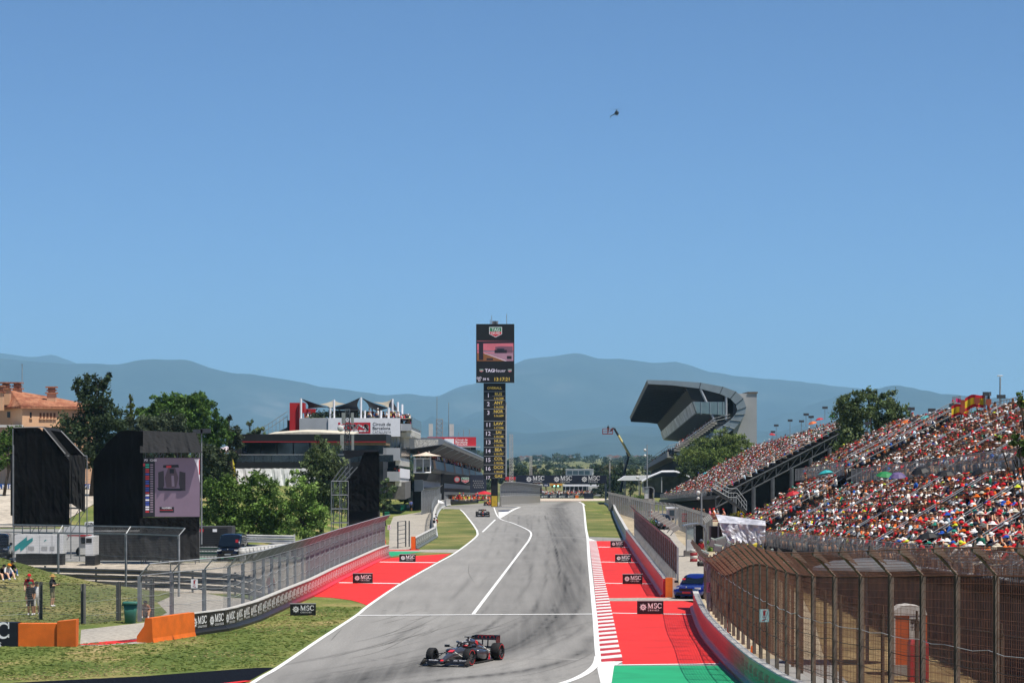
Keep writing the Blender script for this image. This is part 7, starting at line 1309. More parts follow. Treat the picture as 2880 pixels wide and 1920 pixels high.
# ---------------------------------------------------------------- road vehicles
def road_car(name, label, loc, rz, col, L, Wd, Ht, kind, plate='d8d8d8', metal=.5):
    t = thing(name, label, 'van' if kind == 'van' else 'car', loc, rz); P = mat('paint_' + col, col, .25, metal, var=.03, coat=.8); hw = Wd / 2; f = L / 2
    def ring(x, w, z0, z1, n=16, p=.45): return [(x, w * math.copysign(abs(math.cos(a)) ** p, math.cos(a)), (z0 + z1) / 2 + (z1 - z0) / 2 * math.copysign(abs(math.sin(a)) ** p, math.sin(a))) for a in np.linspace(0, 2 * math.pi, n + 1)[:-1]]
    hd = {'sedan': .86, 'van': 1.12, 'pickup': 1.08}[kind]; gl = {'sedan': .16, 'van': .2, 'pickup': .32}[kind]
    m = MB(); m.loft([ring(*q) for q in [(f, hw * .78, gl + .12, hd * .74), (f - .12, hw * .93, gl + .04, hd * .82), (f - .55, hw, gl, hd * .92), (f - 1.2, hw, gl, hd), (0, hw, gl, hd + .05), (-f + .8, hw, gl, hd + .06), (-f + .12, hw * .95, gl + .06, hd + .02), (-f, hw * .85, gl + .15, hd - .1)]]); m.build('body', P, t, True, local=True)
    if kind == 'sedan': cab = [(f - 1.25, hw * .86, hd - .04, hd), (f - 1.95, hw * .78, hd - .04, Ht - .06), (f - 2.5, hw * .74, hd - .04, Ht), (-f + 1.6, hw * .72, hd - .04, Ht - .04), (-f + .7, hw * .8, hd - .04, hd + .06)]
    elif kind == 'van': cab = [(f - .75, hw * .95, hd - .08, hd), (f - 1.5, hw * .9, hd - .08, Ht - .1), (f - 2.0, hw * .88, hd - .08, Ht), (-f + .5, hw * .88, hd - .08, Ht), (-f + .08, hw * .9, hd - .08, Ht - .25)]
    else: cab = [(f - 1.35, hw * .9, hd - .04, hd + .02), (f - 1.95, hw * .8, hd - .04, Ht - .08), (f - 2.4, hw * .78, hd - .04, Ht), (f - 3.4, hw * .78, hd - .04, Ht), (f - 3.7, hw * .82, hd - .04, hd + .1)]
    m = MB(); m.loft([ring(*q, p=.5) for q in cab]); m.build('cabin', P, t, True, local=True)
    a, b = cab[0], cab[1]; e = .02; W0 = mat('windscreen', '10161c', .06, spec=.9)
    m = MB(); m.quad((a[0] + .02, -a[1] * .86, a[3] + .03), (a[0] + .02, a[1] * .86, a[3] + .03), (b[0] + .05, b[1] * .86, b[3] - .06), (b[0] + .05, -b[1] * .86, b[3] - .06)); m.build('windscreen', W0, t, local=True)
    for s in (-1, 1):
        m = MB(); z0 = hd + .06; c = cab[2]; d = cab[3]; m.quad((b[0] - .15, s * (hw * .9 + e), z0), (d[0], s * (hw * .86 + e), z0), (d[0] + .05, s * (d[1] + e), d[3] - .1), (c[0] + .1, s * (c[1] + e), c[3] - .1)); m.build('side_window', W0, t, local=True)
        m = MB(); m.box((f - .1, s * hw * .72, hd * .76), (.16, hw * .36, .12)); hl = m.build('headlight', mat('lamp_glass', 'd5dbe2', .1, spec=.9), t, local=True)
        m = MB(); m.box((b[0] + .5 if kind != 'van' else b[0] + .45, s * (hw + .12), hd + .12), (.12, .22, .14 if kind == 'sedan' else .24)); m.build('mirror', mat('trim_black', '121214', .4), t, local=True)
        for x in (f - .9, -f + .85): wheel_parts(t, (x, s * (hw - .11), .34 if kind != 'pickup' else .4), .34 if kind != 'pickup' else .4, .24, None, s, '4a4c50')
    m = MB(); m.box((f - .015, 0, hd * .66), (.08, hw * .95, .17)); m.build('grille', mat('trim_black', '121214', .4), t, local=True); m = MB(); m.box((f - .02, 0, gl + .18), (.08, hw * 1.4, .14)); m.build('lower_grille', mat('trim_black', '121214', .4), t, local=True)
    m = MB(); m.box((f + .04, 0, hd * .47), (.03, .5, .11)); m.build('number_plate', mat('plate_' + plate, plate, .5), t, local=True); m = MB(); m.ball((f + .05, 0, hd * .84), .05, 8, 6); m.build('badge', M_GALV, t, True, local=True)
    return t
p = G(1974, 1688); bc = road_car('blue_car', 'blue estate car waiting in the gap beside the orange end stop', (p.x - .05, p.y + 3.4, .012), -math.pi / 2 - .34, '1c2f8c', 4.7, 1.83, 1.44, 'sedan', 'b8202a')
m = MB(); m.box((1.32, -.45, 1.16), (.02, .2, .1), 0, Matrix.Rotation(-.5, 3, 'Y')); m.build('pass_sticker', M_SIGNR, bc, local=True)
p = G(1868, 1489); pk = road_car('pickup_truck', 'grey pickup with red trim parked on the service lane', (p.x, p.y + 2.8, .01), -math.pi / 2 + .06, '5a5c60', 5.2, 1.85, 1.8, 'pickup', 'b8202a'); m = MB(); m.box((2.5, 0, .62), (.1, 1.5, .06)); m.build('red_trim', M_SIGNR, pk, local=True); m = MB(); m.box((-1.6, 0, 1.2), (1.7, 1.7, .5)); m.build('bed_cover', mat('red_bed', '9c2a30', .5), pk, local=True)
vn = road_car('black_van', 'dark blue van facing the camera behind the fence', (W(645, 0, 222).x, 224.5, .04), -math.pi / 2 - .05, '0f1626', 5.1, 1.95, 2.15, 'van', '9aa0a6'); m = MB(); m.box((1.55, .6, 1.55), (.02, .22, .3)); m.build('pass_sticker', M_SIGNR, vn, local=True)
road_car('black_van', 'dark van cut off by the left picture edge', (W(-22, 0, 224).x, 227, .05), -math.pi / 2 + .1, '10191f', 5.0, 1.95, 2.1, 'van', '9aa0a6')
# generators, truck, container
def panelbox(name, label, cat, x0, x1, y0, y1, z0, z1, m, base=None): t = thing(name, label, cat, ((x0 + x1) / 2, (y0 + y1) / 2, 0)); r = MB(); r.bx(x0, x1, y0, y1, z0, z1); r.build('body', m, t); return t
M_GEN = mat('generator_white', 'd4d6d6', .5, var=.06); M_TEAL = mat('teal_print', '128a8c', .5)
ga = G(42, 1560); gY = 214; gt_ = panelbox('generator', 'white generator with a big teal stripe below the left screen', 'generator', W(42, 0, gY).x, W(178, 0, gY).x, gY, gY + 1.6, W(0, 1556, gY).z, W(0, 1503, gY).z, M_GEN)
r = MB(); r.bx(W(44, 0, gY).x, W(175, 0, gY).x, gY + .1, gY + 1.5, 0, W(0, 1557, gY).z); r.build('skid', M_BLK, gt_)
qg = zz(0, 1420, .14456); Q = lambda x, y: qg(x, y, gY - .02); r = MB(); r.add([Q(*p) for p in ((285, 905), (283, 800), (520, 615), (525, 690), (635, 628), (640, 690), (400, 900), (390, 830))], [(0, 1, 2, 3, 7), (7, 3, 4, 5, 6)]); r.build('teal_stripe', M_TEAL, gt_); r = MB(); r.add([Q(*p) for p in ((835, 705), (890, 665), (895, 680), (920, 668), (865, 708), (860, 690))], [(0, 1, 2, 5), (5, 2, 3, 4)]); r.build('logo', M_TEAL, gt_)
for x0, x1 in ((545, 665), (808, 920), (972, 1060)): r = MB(); a, b = Q(x0, 865), Q(x1, 797); r.bx(a.x, b.x, gY - .03, gY, a.z, b.z); r.build('louvre', mat('louvre_grey', 'a4a6a6', .5), gt_)
for x in (240, 520, 770, 1010): r = MB(); a, b = Q(x, 930), Q(x + 6, 585); r.bx(a.x, b.x, gY - .012, gY, a.z, b.z); r.build('door_seam', M_GALV, gt_)
gb_ = panelbox('generator', 'narrow white generator end between the two left screens', 'generator', W(240, 0, 213).x, W(262, 0, 213).x, 213, 216, W(0, 1562, 213).z, W(0, 1508, 213).z, M_GEN); r = MB(); r.bx(W(239, 0, 213).x, W(266, 0, 213).x, 213.1, 216, 0, W(0, 1563, 213).z); r.build('skid', M_BLK, gb_); r = MB(); slab(r, 242, 1513, 258, 1526, 212.97, .03); r.build('control_panel', M_DARK, gb_)
tk = thing('truck', 'white truck parked behind the left screens', 'truck', (W(250, 0, 232).x, 232, 0)); r = MB(); slab(r, 238, 1468, 300, 1540, 234, 3); slab(r, 180, 1480, 238, 1508, 233.5, 3); r.build('box', M_GEN, tk); r = MB(); slab(r, 222, 1507, 262, 1560, 231, 2.4); r.build('cab', M_OFFW, tk, False); r = MB(); slab(r, 228, 1512, 256, 1528, 230.9, .1); r.build('windscreen', M_GLASS, tk); r = MB(); slab(r, 190, 1503, 258, 1507, 230.8, .2); r.build('red_boom', M_SIGNR, tk)
r = MB(); r.text('GNS', W(240, 1481, 233.9), X1, Z1, .4, 0); r.build('lettering', M_BLK, tk)
for x in (228, 256): wheel_parts(tk, tuple(Vector((W(x, 0, 231.5).x, 231.6, .45)) - Vector(tk.location)), .45, .3, None, -1)
ct = panelbox('container', 'dark grey storage container beside the video screen', 'container', W(553, 0, 236).x, W(652, 0, 236).x, 236, 239, .1, W(0, 1480, 236).z, mat('container_grey', '3e3d3e', .7, var=.1, scale=1))
for k in range(9): r = MB(); slab(r, 553, 1484 + 5.5 * k, 641, 1486 + 5.5 * k, 235.95, .08); r.build('rib', mat('container_rib', '343334', .7), ct)
r = MB(); slab(r, 561, 1487, 572, 1495, 235.9, .06); r.build('red_notice', M_SIGNR, ct); r = MB(); slab(r, 598, 1487, 610, 1495, 235.9, .06); r.build('white_notice', M_SIGNW, ct)
# white-wrapped tyre bundles
tb0 = None; M_WT = mat('white_tyre_wrap', 'c9c9c6', .7, var=.25, scale=2, bump=.4); M_BT = mat('tyre_black', '202022', .8, var=.2, scale=4)
for i in range(16):
    px = 682 + 10.5 * i; Y = 222 + .9 * i; X = W(px, 0, Y).x; t = thing('tyre_bundle', 'white wrapped tyre bundle, %s in the row behind the left fence' % ['first', 'second', 'third', 'fourth', 'fifth', 'sixth', 'seventh', 'eighth', 'ninth', 'tenth', 'eleventh', 'twelfth', 'thirteenth', 'fourteenth', 'fifteenth', 'last'][i], 'tyre stack', (X, Y, 0), group='white tyre bundles'); r = MB()
    for k in range(4): r.tube([(X, Y, .03 + k * .25), (X, Y, .25 + k * .25)], [.3, .3], 10)
    r.build('tyres', M_BT if i % 3 else M_WT, t)['kind'] = 'stuff'; r = MB(); r.ball((X, Y, 1.02), .34, 10, 6, 0, (1, 1, .35)); r.bx(X - .28, X + .28, Y - .33, Y - .27, .5, 1.0); r.build('wrap', M_WT, t, True)
for i in range(6):
    px = 560 + 9 * i; Y = 229.5; X = W(px, 0, Y).x; t = thing('tyre_bundle', 'low white tyre bundle left of the dark van, %s one' % ['first', 'second', 'third', 'fourth', 'fifth', 'last'][i], 'tyre stack', (X, Y, 0), group='white tyre bundles'); r = MB(); r.tube([(X, Y, 0), (X, Y, .8)], .3, 10); r.build('tyres', M_WT, t); r = MB(); r.ball((X, Y, .82), .32, 10, 6, 0, (1, 1, .4)); r.build('wrap', M_WT, t, True)
# ---------------------------------------------------------------- standing logo boards
def logo_board(label, x0, y0, x1, y1, m):
    a = G(x0, y1); b = G(x1, y1); w = b.x - a.x; h = (y1 - y0) * a.y / F; t = thing('logo_board', label, 'board', ((a.x + b.x) / 2, a.y, 0), group='standing logo boards on the run-off'); r = MB(); r.bx(a.x, b.x, a.y, a.y + .12, .03, h); r.build('panel', m, t)
    r = MB(); r.bx(a.x - .012, b.x + .012, a.y - .008, a.y + .1, h - .03, h + .01); r.build('top_edge', M_LETG, t); r = MB(); msc(r, ((a.x + b.x) / 2 + .01 * w, a.y - .012, h * .53), X1, Z1, w * .88); r.build('logo', M_LET, t)['kind'] = 'stuff'
MB1 = mat('black_board', '121111', .5); MB2 = mat('plum_board', '1d1016', .5)
for lab, a in (('black logo board standing on the left grass', (816, 1696, 888, 1731)), ('black logo board nearest the grass on the left red run-off', (992, 1611, 1048, 1640)), ('smallest black logo board at the far end of the left red run-off', (1123, 1557, 1169, 1580)), ('nearest logo board on the right red run-off', (1792, 1688, 1866, 1727)), ('second logo board from the front on the right red run-off', (1751, 1613, 1807, 1642)), ('third logo board from the front on the right red run-off', (1730, 1558, 1775, 1581)), ('farthest and smallest logo board on the right red run-off', (1717, 1520, 1755, 1539))): logo_board(lab, *a, MB1 if a[0] < 1200 else MB2)
# ---------------------------------------------------------------- left side: onlookers, bin, signs
def onbank(px, py, Y): return W(px, py, Y)
PS = [('onlooker in red cap and dark red shirt standing on the grass bank', 82, 1705, 147.5, 'standing', '8a1f26', '2a2a30', 'c61f2a', 'cap', .3), ('onlooker in green cap and black shirt next to the white shirted one', 86, 1730, 143, 'standing', '1b1c20', '26282c', '1f6b4a', 'cap', -.3), ('onlooker in yellow and black cap, white shirt and white shorts', 103, 1729, 143.2, 'standing', 'e4e2df', 'dcd9d2', '2a2a20', 'cap', .2), ('onlooker in straw sun hat looking at a phone', 147, 1706, 147.5, 'phone', '1d1e22', '8b8468', 'b08a52', 'hat', 1.3)]
for lab, px, py, Y, ps, top, leg, hat, hk, rz in PS: person(lab, tuple(W(px, py, Y)), rz, ps, top, leg, hat, hk, shoes='e2e2e0', group='onlookers on the grass bank')
for lab, px, py, Y, top, leg, hat, rz in [('seated onlooker in black shirt and blue jeans on the grass bank', 30, 1620, 160, '17181b', '3b5a86', '17181b', .6), ('seated onlooker in black shirt and cap at the left edge', 8, 1632, 158, '15161a', '5b5450', '17181b', .5), ('seated onlooker in orange cap and white shirt', 20, 1630, 157, 'd9d6d2', '2b3a7a', 'e58a1e', .7)]: person(lab, tuple(W(px, py, Y)), rz, 'floor', top, leg, hat, 'cap', shins=leg if 'jeans' in lab else None, group='onlookers on the grass bank')
person('shirtless onlooker in dark cap sitting by the fence next to the bin', tuple(G(409, 1738)), .1, 'floor', '8f5d44', '2a2a2c', '1c1d24', 'cap', skin=1, group='onlookers on the grass bank')
p = G(367, 1752); bn = thing('rubbish_bin', 'green plastic rubbish bin standing by the service road', 'bin', tuple(p)); r = MB(); M_BIN = mat('bin_green', '2f6b5c', .5, var=.08)
def rrect(w, d, z, n=16, pw=.3): return [(p.x + w * math.copysign(abs(math.cos(a)) ** pw, math.cos(a)), p.y + d * math.copysign(abs(math.sin(a)) ** pw, math.sin(a)), z) for a in np.linspace(0, 2 * math.pi, n + 1)[:-1]]
r.loft([rrect(.26, .24, 0), rrect(.3, .28, .55), rrect(.34, .3, 1.0)]); r.build('body', M_BIN, bn, True); r = MB(); r.loft([rrect(.4, .36, .98), rrect(.4, .36, 1.06), rrect(.37, .33, 1.1), rrect(.3, .27, 1.11)]); r.build('rim', M_BIN, bn, True); r = MB(); r.bx(p.x - .42, p.x - .34, p.y - .2, p.y + .2, .9, .97); r.build('handle', M_BIN, bn)
def fire_sign(label, x0, y0, x1, y1, Y, m, word, tcol, arrow=-1, man=False):
    a, b = W(x0, y1, Y), W(x1, y0, Y); w, h = b.x - a.x, b.z - a.z; t = thing('safety_sign', label, 'sign', ((a.x + b.x) / 2, Y, a.z)); r = MB(); r.bx(a.x, b.x, Y, Y + .02, a.z, b.z); r.build('plate', m, t); r = MB(); c = (a.x + b.x) / 2; y = Y - .005
    if man: r.bx(c - .03 * w, c + .06 * w, y - .001, y, a.z + h * .62, a.z + h * .82); r.ball((c + .03 * w, y, a.z + h * .88), .05 * h, 8, 6, 0, (1, .05, 1)); r.tube([(c, y, a.z + .62 * h), (c - .15 * w, y, a.z + .46 * h)], .02 * h, 4); r.tube([(c, y, a.z + .62 * h), (c + .12 * w, y, a.z + .47 * h)], .02 * h, 4); r.tube([(c - .15 * w, y, a.z + .7 * h), (c + .2 * w, y, a.z + .74 * h)], .018 * h, 4)
    else: r.bx(c - .11 * w, c + .11 * w, y - .001, y, a.z + .5 * h, a.z + .84 * h); r.tube([(c - .1 * w, y, a.z + .88 * h), (c + .25 * w, y, a.z + .9 * h)], .025 * h, 4)
    r.text(word, (c, y, a.z + .33 * h), X1, Z1, h * .1, 0, 'C', wmax=w * .7); z = a.z + .16 * h; s = arrow; r.add([(c - s * .25 * w, y, z + .06 * h), (c - s * .25 * w, y, z + .11 * h), (c + s * .1 * w, y, z - .0 * h), (c + s * .1 * w, y, z - .06 * h), (c + s * .28 * w, y, z - .08 * h), (c + s * .12 * w, y, z + .06 * h)], [(0, 1, 2, 3), (3, 4, 5)]); o = r.build('pictogram', tcol, t); o['kind'] = 'stuff'
M_SGR = mat('sign_red_print', 'b3202a', .5); M_SPK = mat('pink_plate', 'c98aa0', .6); M_SBL = mat('pale_blue_plate', 'b9d0d2', .5)
fire_sign('white fire extinguisher sign on the left fence', 537, 1628, 556, 1653, 126.5, M_SIGNW, 'FIRE', M_SGR, 1); fire_sign('pale blue fire extinguisher sign on the rusty fence', 2136, 1712, 2163, 1748, 99.5, M_SBL, 'FIRE', M_SGR, -1); fire_sign('pink exit sign on the grey fence post', 1987, 1636, 2003, 1665, 134.5, M_SPK, 'EXIT', M_TXT, 1, True); fire_sign('small white sign by the path beyond the left fence', 1090, 1476, 1099, 1489, 232, M_SIGNW, 'FIRE', M_SGR, 1)
# marshals and walkers
OR = 'd9481f'
def marshal(label, loc, rz, pose='standing', helmet='e8e6e0', top=OR, leg='b8301f'): return person(label, loc, rz, pose, top, leg, helmet, 'helmet', shins=leg, shoes='1a1a1c', group='marshals in orange overalls')
marshal('marshal in white helmet and orange overalls behind the left red barrier', (WALLL[4].x - 1.0, WALLL[4].y - .3, .15), 2.6, leg='2f4f9a'); marshal('marshal in cream helmet behind the red wall at lower right', (10.05, 127, .2), 1.4, helmet='cfc3a6'); marshal('marshal in white helmet at the end of the brown fence', (G(1868, 1540).x + 1.6, 190, .05), 1.2); marshal('marshal in dark cap by the white booth', (G(1917, 1560).x + .7, 222, 0), .4, helmet='5c6270', leg='15161a', top='8a1f24'); marshal('marshal in white helmet at the end of the left fence', (-10.9, 232, 0), .8, leg='8a2a2a')
person('walker in blue tabard and black shorts on the service path', tuple(G(1156, 1438)), math.pi, 'walking', '5f6ea8', '1b1b1e', None, group='walkers by the pit exit'); person('photographer in black by the pale curved barrier', tuple(Vector((-8.6, 302, 0))), 1.2, 'standing', '17181c', '17181c', '1a1a1e', shins='17181c', group='walkers by the pit exit'); person('person in orange overalls by the grey gate', tuple(Vector((-15.2, 440, 0))), .2, 'standing', OR, OR, 'dddad2', shins=OR, group='walkers by the pit exit'); person('person in navy and red by the curved barrier', tuple(Vector((-9.8, 345, 0))), 2.4, 'leaning', '2a2f55', '9a2a2e', '2a2a30', shins='9a2a2e', group='walkers by the pit exit')
cr = []
for k in range(120): Y = rnd.uniform(505, 575); X = rnd.uniform(-12.2, -5.5) + .02 * (Y - 505); cr.append((Y, X, Y, gz(X, Y) + .35, 1.15, 'M'))
crowd_mesh('pit_lane_crew', cr, False, [('b8242c', 4), ('16171b', 5), ('e0641c', 3), ('2c4f9c', 1), ('d9d7d2', 2), ('b7d03a', 1)], rot=1.2)
r = MB(); c = W(1362, 1384, 560); r.loft([[c + Vector((q * math.cos(t), q * math.sin(t), z)) for t in np.linspace(0, 2 * math.pi, 9)[:-1]] for q, z in ((.1, .3), (1.5, -.1), (2.1, -.35))]); r.tube([c, c - Vector((0, 0, 2.6))], .05, 4); r.one('parasol', M_SIGNR, 'red parasol in the pit lane beside the tower', 'parasol')
tru = thing('team_gantry', 'dark blue pit gantry printed with white stars beside the tower', 'gantry', (W(1340, 0, 590).x, 590, gz(-8, 590))); r = MB(); slab(r, 1322, 1335, 1368, 1385, 592, .6); r.build('panel', mat('slate_print', '2d3246', .6, var=.15), tru); r = MB()
for i in range(5):
    for j in range(4): c = W(1332 + 6 * i + 3 * (j % 2), 1352 + 6 * j, 591.9); star(r, c, X1, Z1, .2, n=5)
o = r.build('star_print', M_LETG, tru); o['kind'] = 'stuff'
# gate frame, fence panels by the path
gf = thing('gate_frame', 'tall open steel gate frame standing on the service path', 'gate', tuple(G(1134, 1541)));
for px in (1119, 1141, 1151): p = G(px, 1541 - (4 if px > 1140 else 0)); r = MB(); r.tube([p, p + Vector((0, 0, 2.45))], .07, 6); r.build('post', M_STEEL, gf)
for k in range(6): a, b = G(1119, 1541), G(1141, 1537); z = Vector((0, 0, .45 + .4 * k)); r = MB(); r.tube([a + z, b + z], .03, 5); r.build('bar', M_STEEL, gf)
gp = thing('solid_gate', 'pale corrugated gate panel at the end of the service path', 'gate', tuple(W(1161, 0, 446).xy) + (0,)); r = MB()
for k in range(12): px = 1149 + k * 2.1; slab(r, px, 1380, px + 1.6, 1418, 446, .1)
r.build('corrugated_sheet', mat('pale_sheet', 'b9b3a4', .7), gp)['kind'] = 'stuff'
fence('debris_fence', 'grey fence panels standing along the path before the pit barrier', [(-13.2, 400), (-11.8, 430), (-12.0, 455)], 3.4, .5, .4, 5, M_WIRE, .012, .16, .16, cables=[('kink', 0, M_GALV, .05)])
r = MB(); c = W(1222, 1405, 440); r.add([c + Vector(q) for q in ((-1.6, -1, -.5), (1.6, -1, -.5), (1.6, 1, -.5), (-1.6, 1, -.5), (0, 0, .3))], [(0, 1, 4), (1, 2, 4), (2, 3, 4), (3, 0, 4), (0, 3, 2, 1)]); r.tube([c + Vector((-1.5, -1, -.5)), c + Vector((-1.5, -1, -2.4))], .05, 4); r.tube([c + Vector((1.5, -1, -.5)), c + Vector((1.5, -1, -2.4))], .05, 4); r.one('canopy_tent', M_SIGNW, 'small white canopy tent by the pit exit fence', 'tent')
for px, py, Y, lab in ((1135, 1409, 430, 'upper green box on the grass slope'), (1085, 1437, 380, 'lower green box on the grass slope')): c = W(px, py, Y); z = gz(c.x, c.y); r = MB(); r.bx(c.x - .45, c.x + .45, Y, Y + .7, z - .2, z + .7); r.bx(c.x - .5, c.x + .5, Y - .05, Y + .75, z + .705, z + .8); r.one('green_box', mat('box_green', '1f8a68', .5), lab, 'box', 'green boxes on the slope')
# billboard far left
bb = thing('billboard', 'blue billboard with white capitals behind the left screens', 'billboard', (W(130, 0, 322).x, 322, gz(-55, 322))); r = MB(); slab(r, -60, 1360, 290, 1384, 322, .2); r.build('board', mat('billboard_blue', '1f57a8', .5), bb); r = MB(); r.text('AMERICA', W(-12, 1379, 321.95), X1, Z1, .72, 0); r.text('AMERICA', W(212, 1379, 321.95), X1, Z1, .72, 0); r.build('lettering', M_LET, bb)
fence('mesh_fence', 'tall mesh fence on the brown bank behind the billboard', [(-70, 326), (-44, 326)], 3.4, 0, .1, 5, M_WIRE, .012, .2, .2, cables=[('kink', 0, M_GALV, .03)])
# poles and lamps
def lamp(label, px, yt, yb, Y, heads, r0=.07, name='lamp_post', zb=None, box=True):
    a = W(px, yb, Y); t = thing(name, label, 'lamp post', tuple(a)); z = W(0, yt, Y).z; r = MB(); r.tube([a, (a.x, a.y, z)], [r0, r0 * .7], 6); r.build('pole', M_GALV, t)
    for dx, dz, w in heads:
        r = MB(); r.box((a.x + dx, Y - .1, z + dz), (w, .3, w * .45)) if box else r.ball((a.x + dx, Y - .1, z + dz), w / 2, 8, 6); r.build('lamp_head', mat('lamp_dark', '4c4e50', .5, .3) if box else M_OFFW, t)
lamp('floodlight pole right of the video screen', 567, 1213, 1530, 226, [(-.3, 0, .8), (.35, .05, .8)]); lamp('short lamp post behind the video screen', 592, 1253, 1330, 300, [(-.3, .1, .4)], .06); lamp('floodlight pair on a post behind the left orange block', 480, 1583, 1640, 160, [(-.3, .05, .4), (.2, .0, .35)], .05)
lamp('tall lamp pole with two lamps before the main grandstand', 1820, 1249, 1420, 480, [(-.4, -1.0, .5), (-.4, -2.0, .5)], .14, box=False); lamp('camera pole with a dome camera beside the yellow bush', 1973, 1385, 1500, 250, [(-.3, .0, .4), (-.32, -.5, .3)], .1, box=False); lamp('small lamp on the far lane', 1797, 1342, 1420, 500, [(-.3, 0, .5)], .1, box=False)
for i, (px, yt, yb, Y) in enumerate([(2267, 1165, 1200, 400), (2281, 1172, 1205, 395), (2320, 1146, 1180, 385), (2254, 1184, 1210, 420), (2183, 1196, 1240, 450), (2222, 1182, 1225, 430), (2174, 1214, 1245, 460), (2620, 1153, 1180, 228), (2562, 1149, 1215, 240), (2440, 1190, 1240, 257), (2680, 1140, 1200, 214), (2775, 1107, 1140, 205), (2815, 1115, 1165, 200)]):
    lamp('floodlight on the rear rail of the stands, %s' % ['behind the far block top', 'second behind the far block', 'by the green umbrella', 'third behind the far block', 'leftmost of the far block', 'fourth behind the far block', 'low on the far block', 'at the peak of the middle block', 'in front of the right poplar', 'over the far edge of the middle block', 'beside the Spanish flags', 'above the upper Spanish flag', 'beside the tall cross mast'][i], px, yt, yb, Y, [(.0, 0, .75 if Y > 300 else .6)], .05)
r = MB(); r.tube([W(2813, 1060, 240), W(2812, 1140, 240)], .07, 5); r.tube([W(2805, 1056.5, 240), W(2820, 1056.5, 240)], .05, 5); r.one('mast', M_GALV, 'thin mast with a cross bar above the right crowd', 'mast')
def mast(label, px, y0, y1, Y, w): t = thing('lattice_mast', label, 'mast', (W(px, 0, Y).x, Y, gz(0, Y))); z = gz(0, Y); r = MB(); lattice(r, (W(px, 0, Y).x, Y, z), W(0, y0, Y).z - z, w, w * .8, 24, .05); r.build('lattice', mat('mast_white', 'c9c6c2', .6, .2), t)
mast('white lattice mast right of the timing tower', 1438, 1222, 1400, 640, .9); mast('dark lattice mast above the start gantry', 1493, 1282, 1400, 720, .7); mast('thin radio mast with a white top near the boom lift', 1715, 1300, 1420, 640, .25); mast('antenna mast behind the boom lift', 1757, 1292, 1400, 760, .5)
# boom lift
bl = thing('boom_lift', 'boom lift with a yellow arm and a camera basket against the mountains', 'boom lift', tuple(q4(545, 1480, 600).xy) + (gz(20, 600),)); B4 = lambda x, y: q4(x, y, 600)
for nm, pts, rr, mm in (('lower_arm', [(545, 1490), (580, 1310), (645, 1060)], [.3, .26, .22], mat('boom_dark', '1c1f26', .5)), ('main_arm', [(660, 1050), (518, 800)], [.3, .24], mat('boom_yellow', 'e6d68c', .5)), ('inner_arm', [(518, 800), (468, 716)], [.24, .22], MATS['boom_dark']), ('jib', [(468, 716), (448, 716), (420, 752)], [.2, .2, .18], MATS['boom_dark']), ('ram', [(615, 1005), (640, 1062)], [.15, .15], MATS['boom_dark'])): r = MB(); r.tube([B4(*p) for p in pts], rr, 8); r.build(nm, mm, bl)
c = B4(388, 782); r = MB(); r.bx(c.x - 1.1, c.x + 1.1, 599, 601, c.z - .1, c.z + .1)
for dx in (-1.1, 0, 1.1):
    for dy in (-1, 1): r.tube([c + Vector((dx, dy, 0)), c + Vector((dx, dy, 1.1))], .05, 4)
for zq in (.55, 1.1): r.tube([c + Vector((-1.1, -1, zq)), c + Vector((1.1, -1, zq)), c + Vector((1.1, 1, zq)), c + Vector((-1.1, 1, zq)), c + Vector((-1.1, -1, zq))], .05, 4)
r.build('basket', mat('basket_red', '9c3a34', .6), bl); person('camera operator in black standing in the boom lift basket', tuple(c + Vector((.1, 0, .12))), .4, 'standing', '16171b', '16171b', '1b1b20', shins='16171b'); r = MB(); r.box((B4(545, 1480).x, 600, gz(20, 600) + .9), (3.2, 2.2, 1.2)); r.build('chassis', MATS['boom_dark'], bl)
# helicopter
hp = W(1734.5, 318, 1500); he = thing('helicopter', 'small dark helicopter flying high above the circuit', 'helicopter', tuple(hp), .5); he.scale = (.68, .68, .68); M_HE = mat('heli_navy', '10131f', .3, .2)
def L3(mb, nm, m, sm_=False): return mb.build(nm, m, he, sm_, local=True)
r = MB(); r.ball((0, 0, 0), 1.5, 14, 10, 0, (1.1, 1.35, 1.2)); L3(r, 'cabin', M_HE, True); r = MB(); r.tube([(0, 1.2, -.2), (-1.2, 4.4, -1.4), (-1.9, 6.2, -1.9)], [.65, .35, .2], 8); L3(r, 'tail_boom', M_HE, True); r = MB(); r.box((-1.9, 6.3, -2.7), (.12, .7, 1.7)); r.box((-1.9, 6.0, -1.8), (1.9, .5, .1)); L3(r, 'tail_fin', M_HE); r = MB(); r.tube([(0, .2, 1.3), (0, .2, 2.7)], .25, 6); r.ball((0, .2, 2.7), .4, 8, 6); L3(r, 'rotor_mast', M_HE)
for a in (-.35, 1.9, 3.1, 4.6): r = MB(); d = Vector((math.cos(a), math.sin(a), .02)); s = Vector((-math.sin(a), math.cos(a), 0)) * .14; o_ = Vector((0, .2, 2.75)); r.prism([o_ + s + d * .3, o_ - s + d * .3, o_ - s + d * 5.2 + Vector((0, 0, .25)), o_ + s + d * 5.2 + Vector((0, 0, .25))], (0, 0, .05)); L3(r, 'rotor_blade', M_HE)
for s in (-1, 1): r = MB(); r.tube([(s * 1.0, -1.6, -2.2), (s * 1.0, 1.4, -2.2)], .08, 5); r.tube([(s * .7, -.6, -1.2), (s * 1.0, -.7, -2.2)], .06, 4); r.tube([(s * .7, .6, -1.2), (s * 1.0, .7, -2.2)], .06, 4); L3(r, 'skid', M_HE)
r = MB(); r.ball((.55, -1.3, .3), .75, 10, 8, 0, (1, .6, .8)); L3(r, 'windscreen', mat('heli_glass', '5a6a7a', .05, spec=1), True)
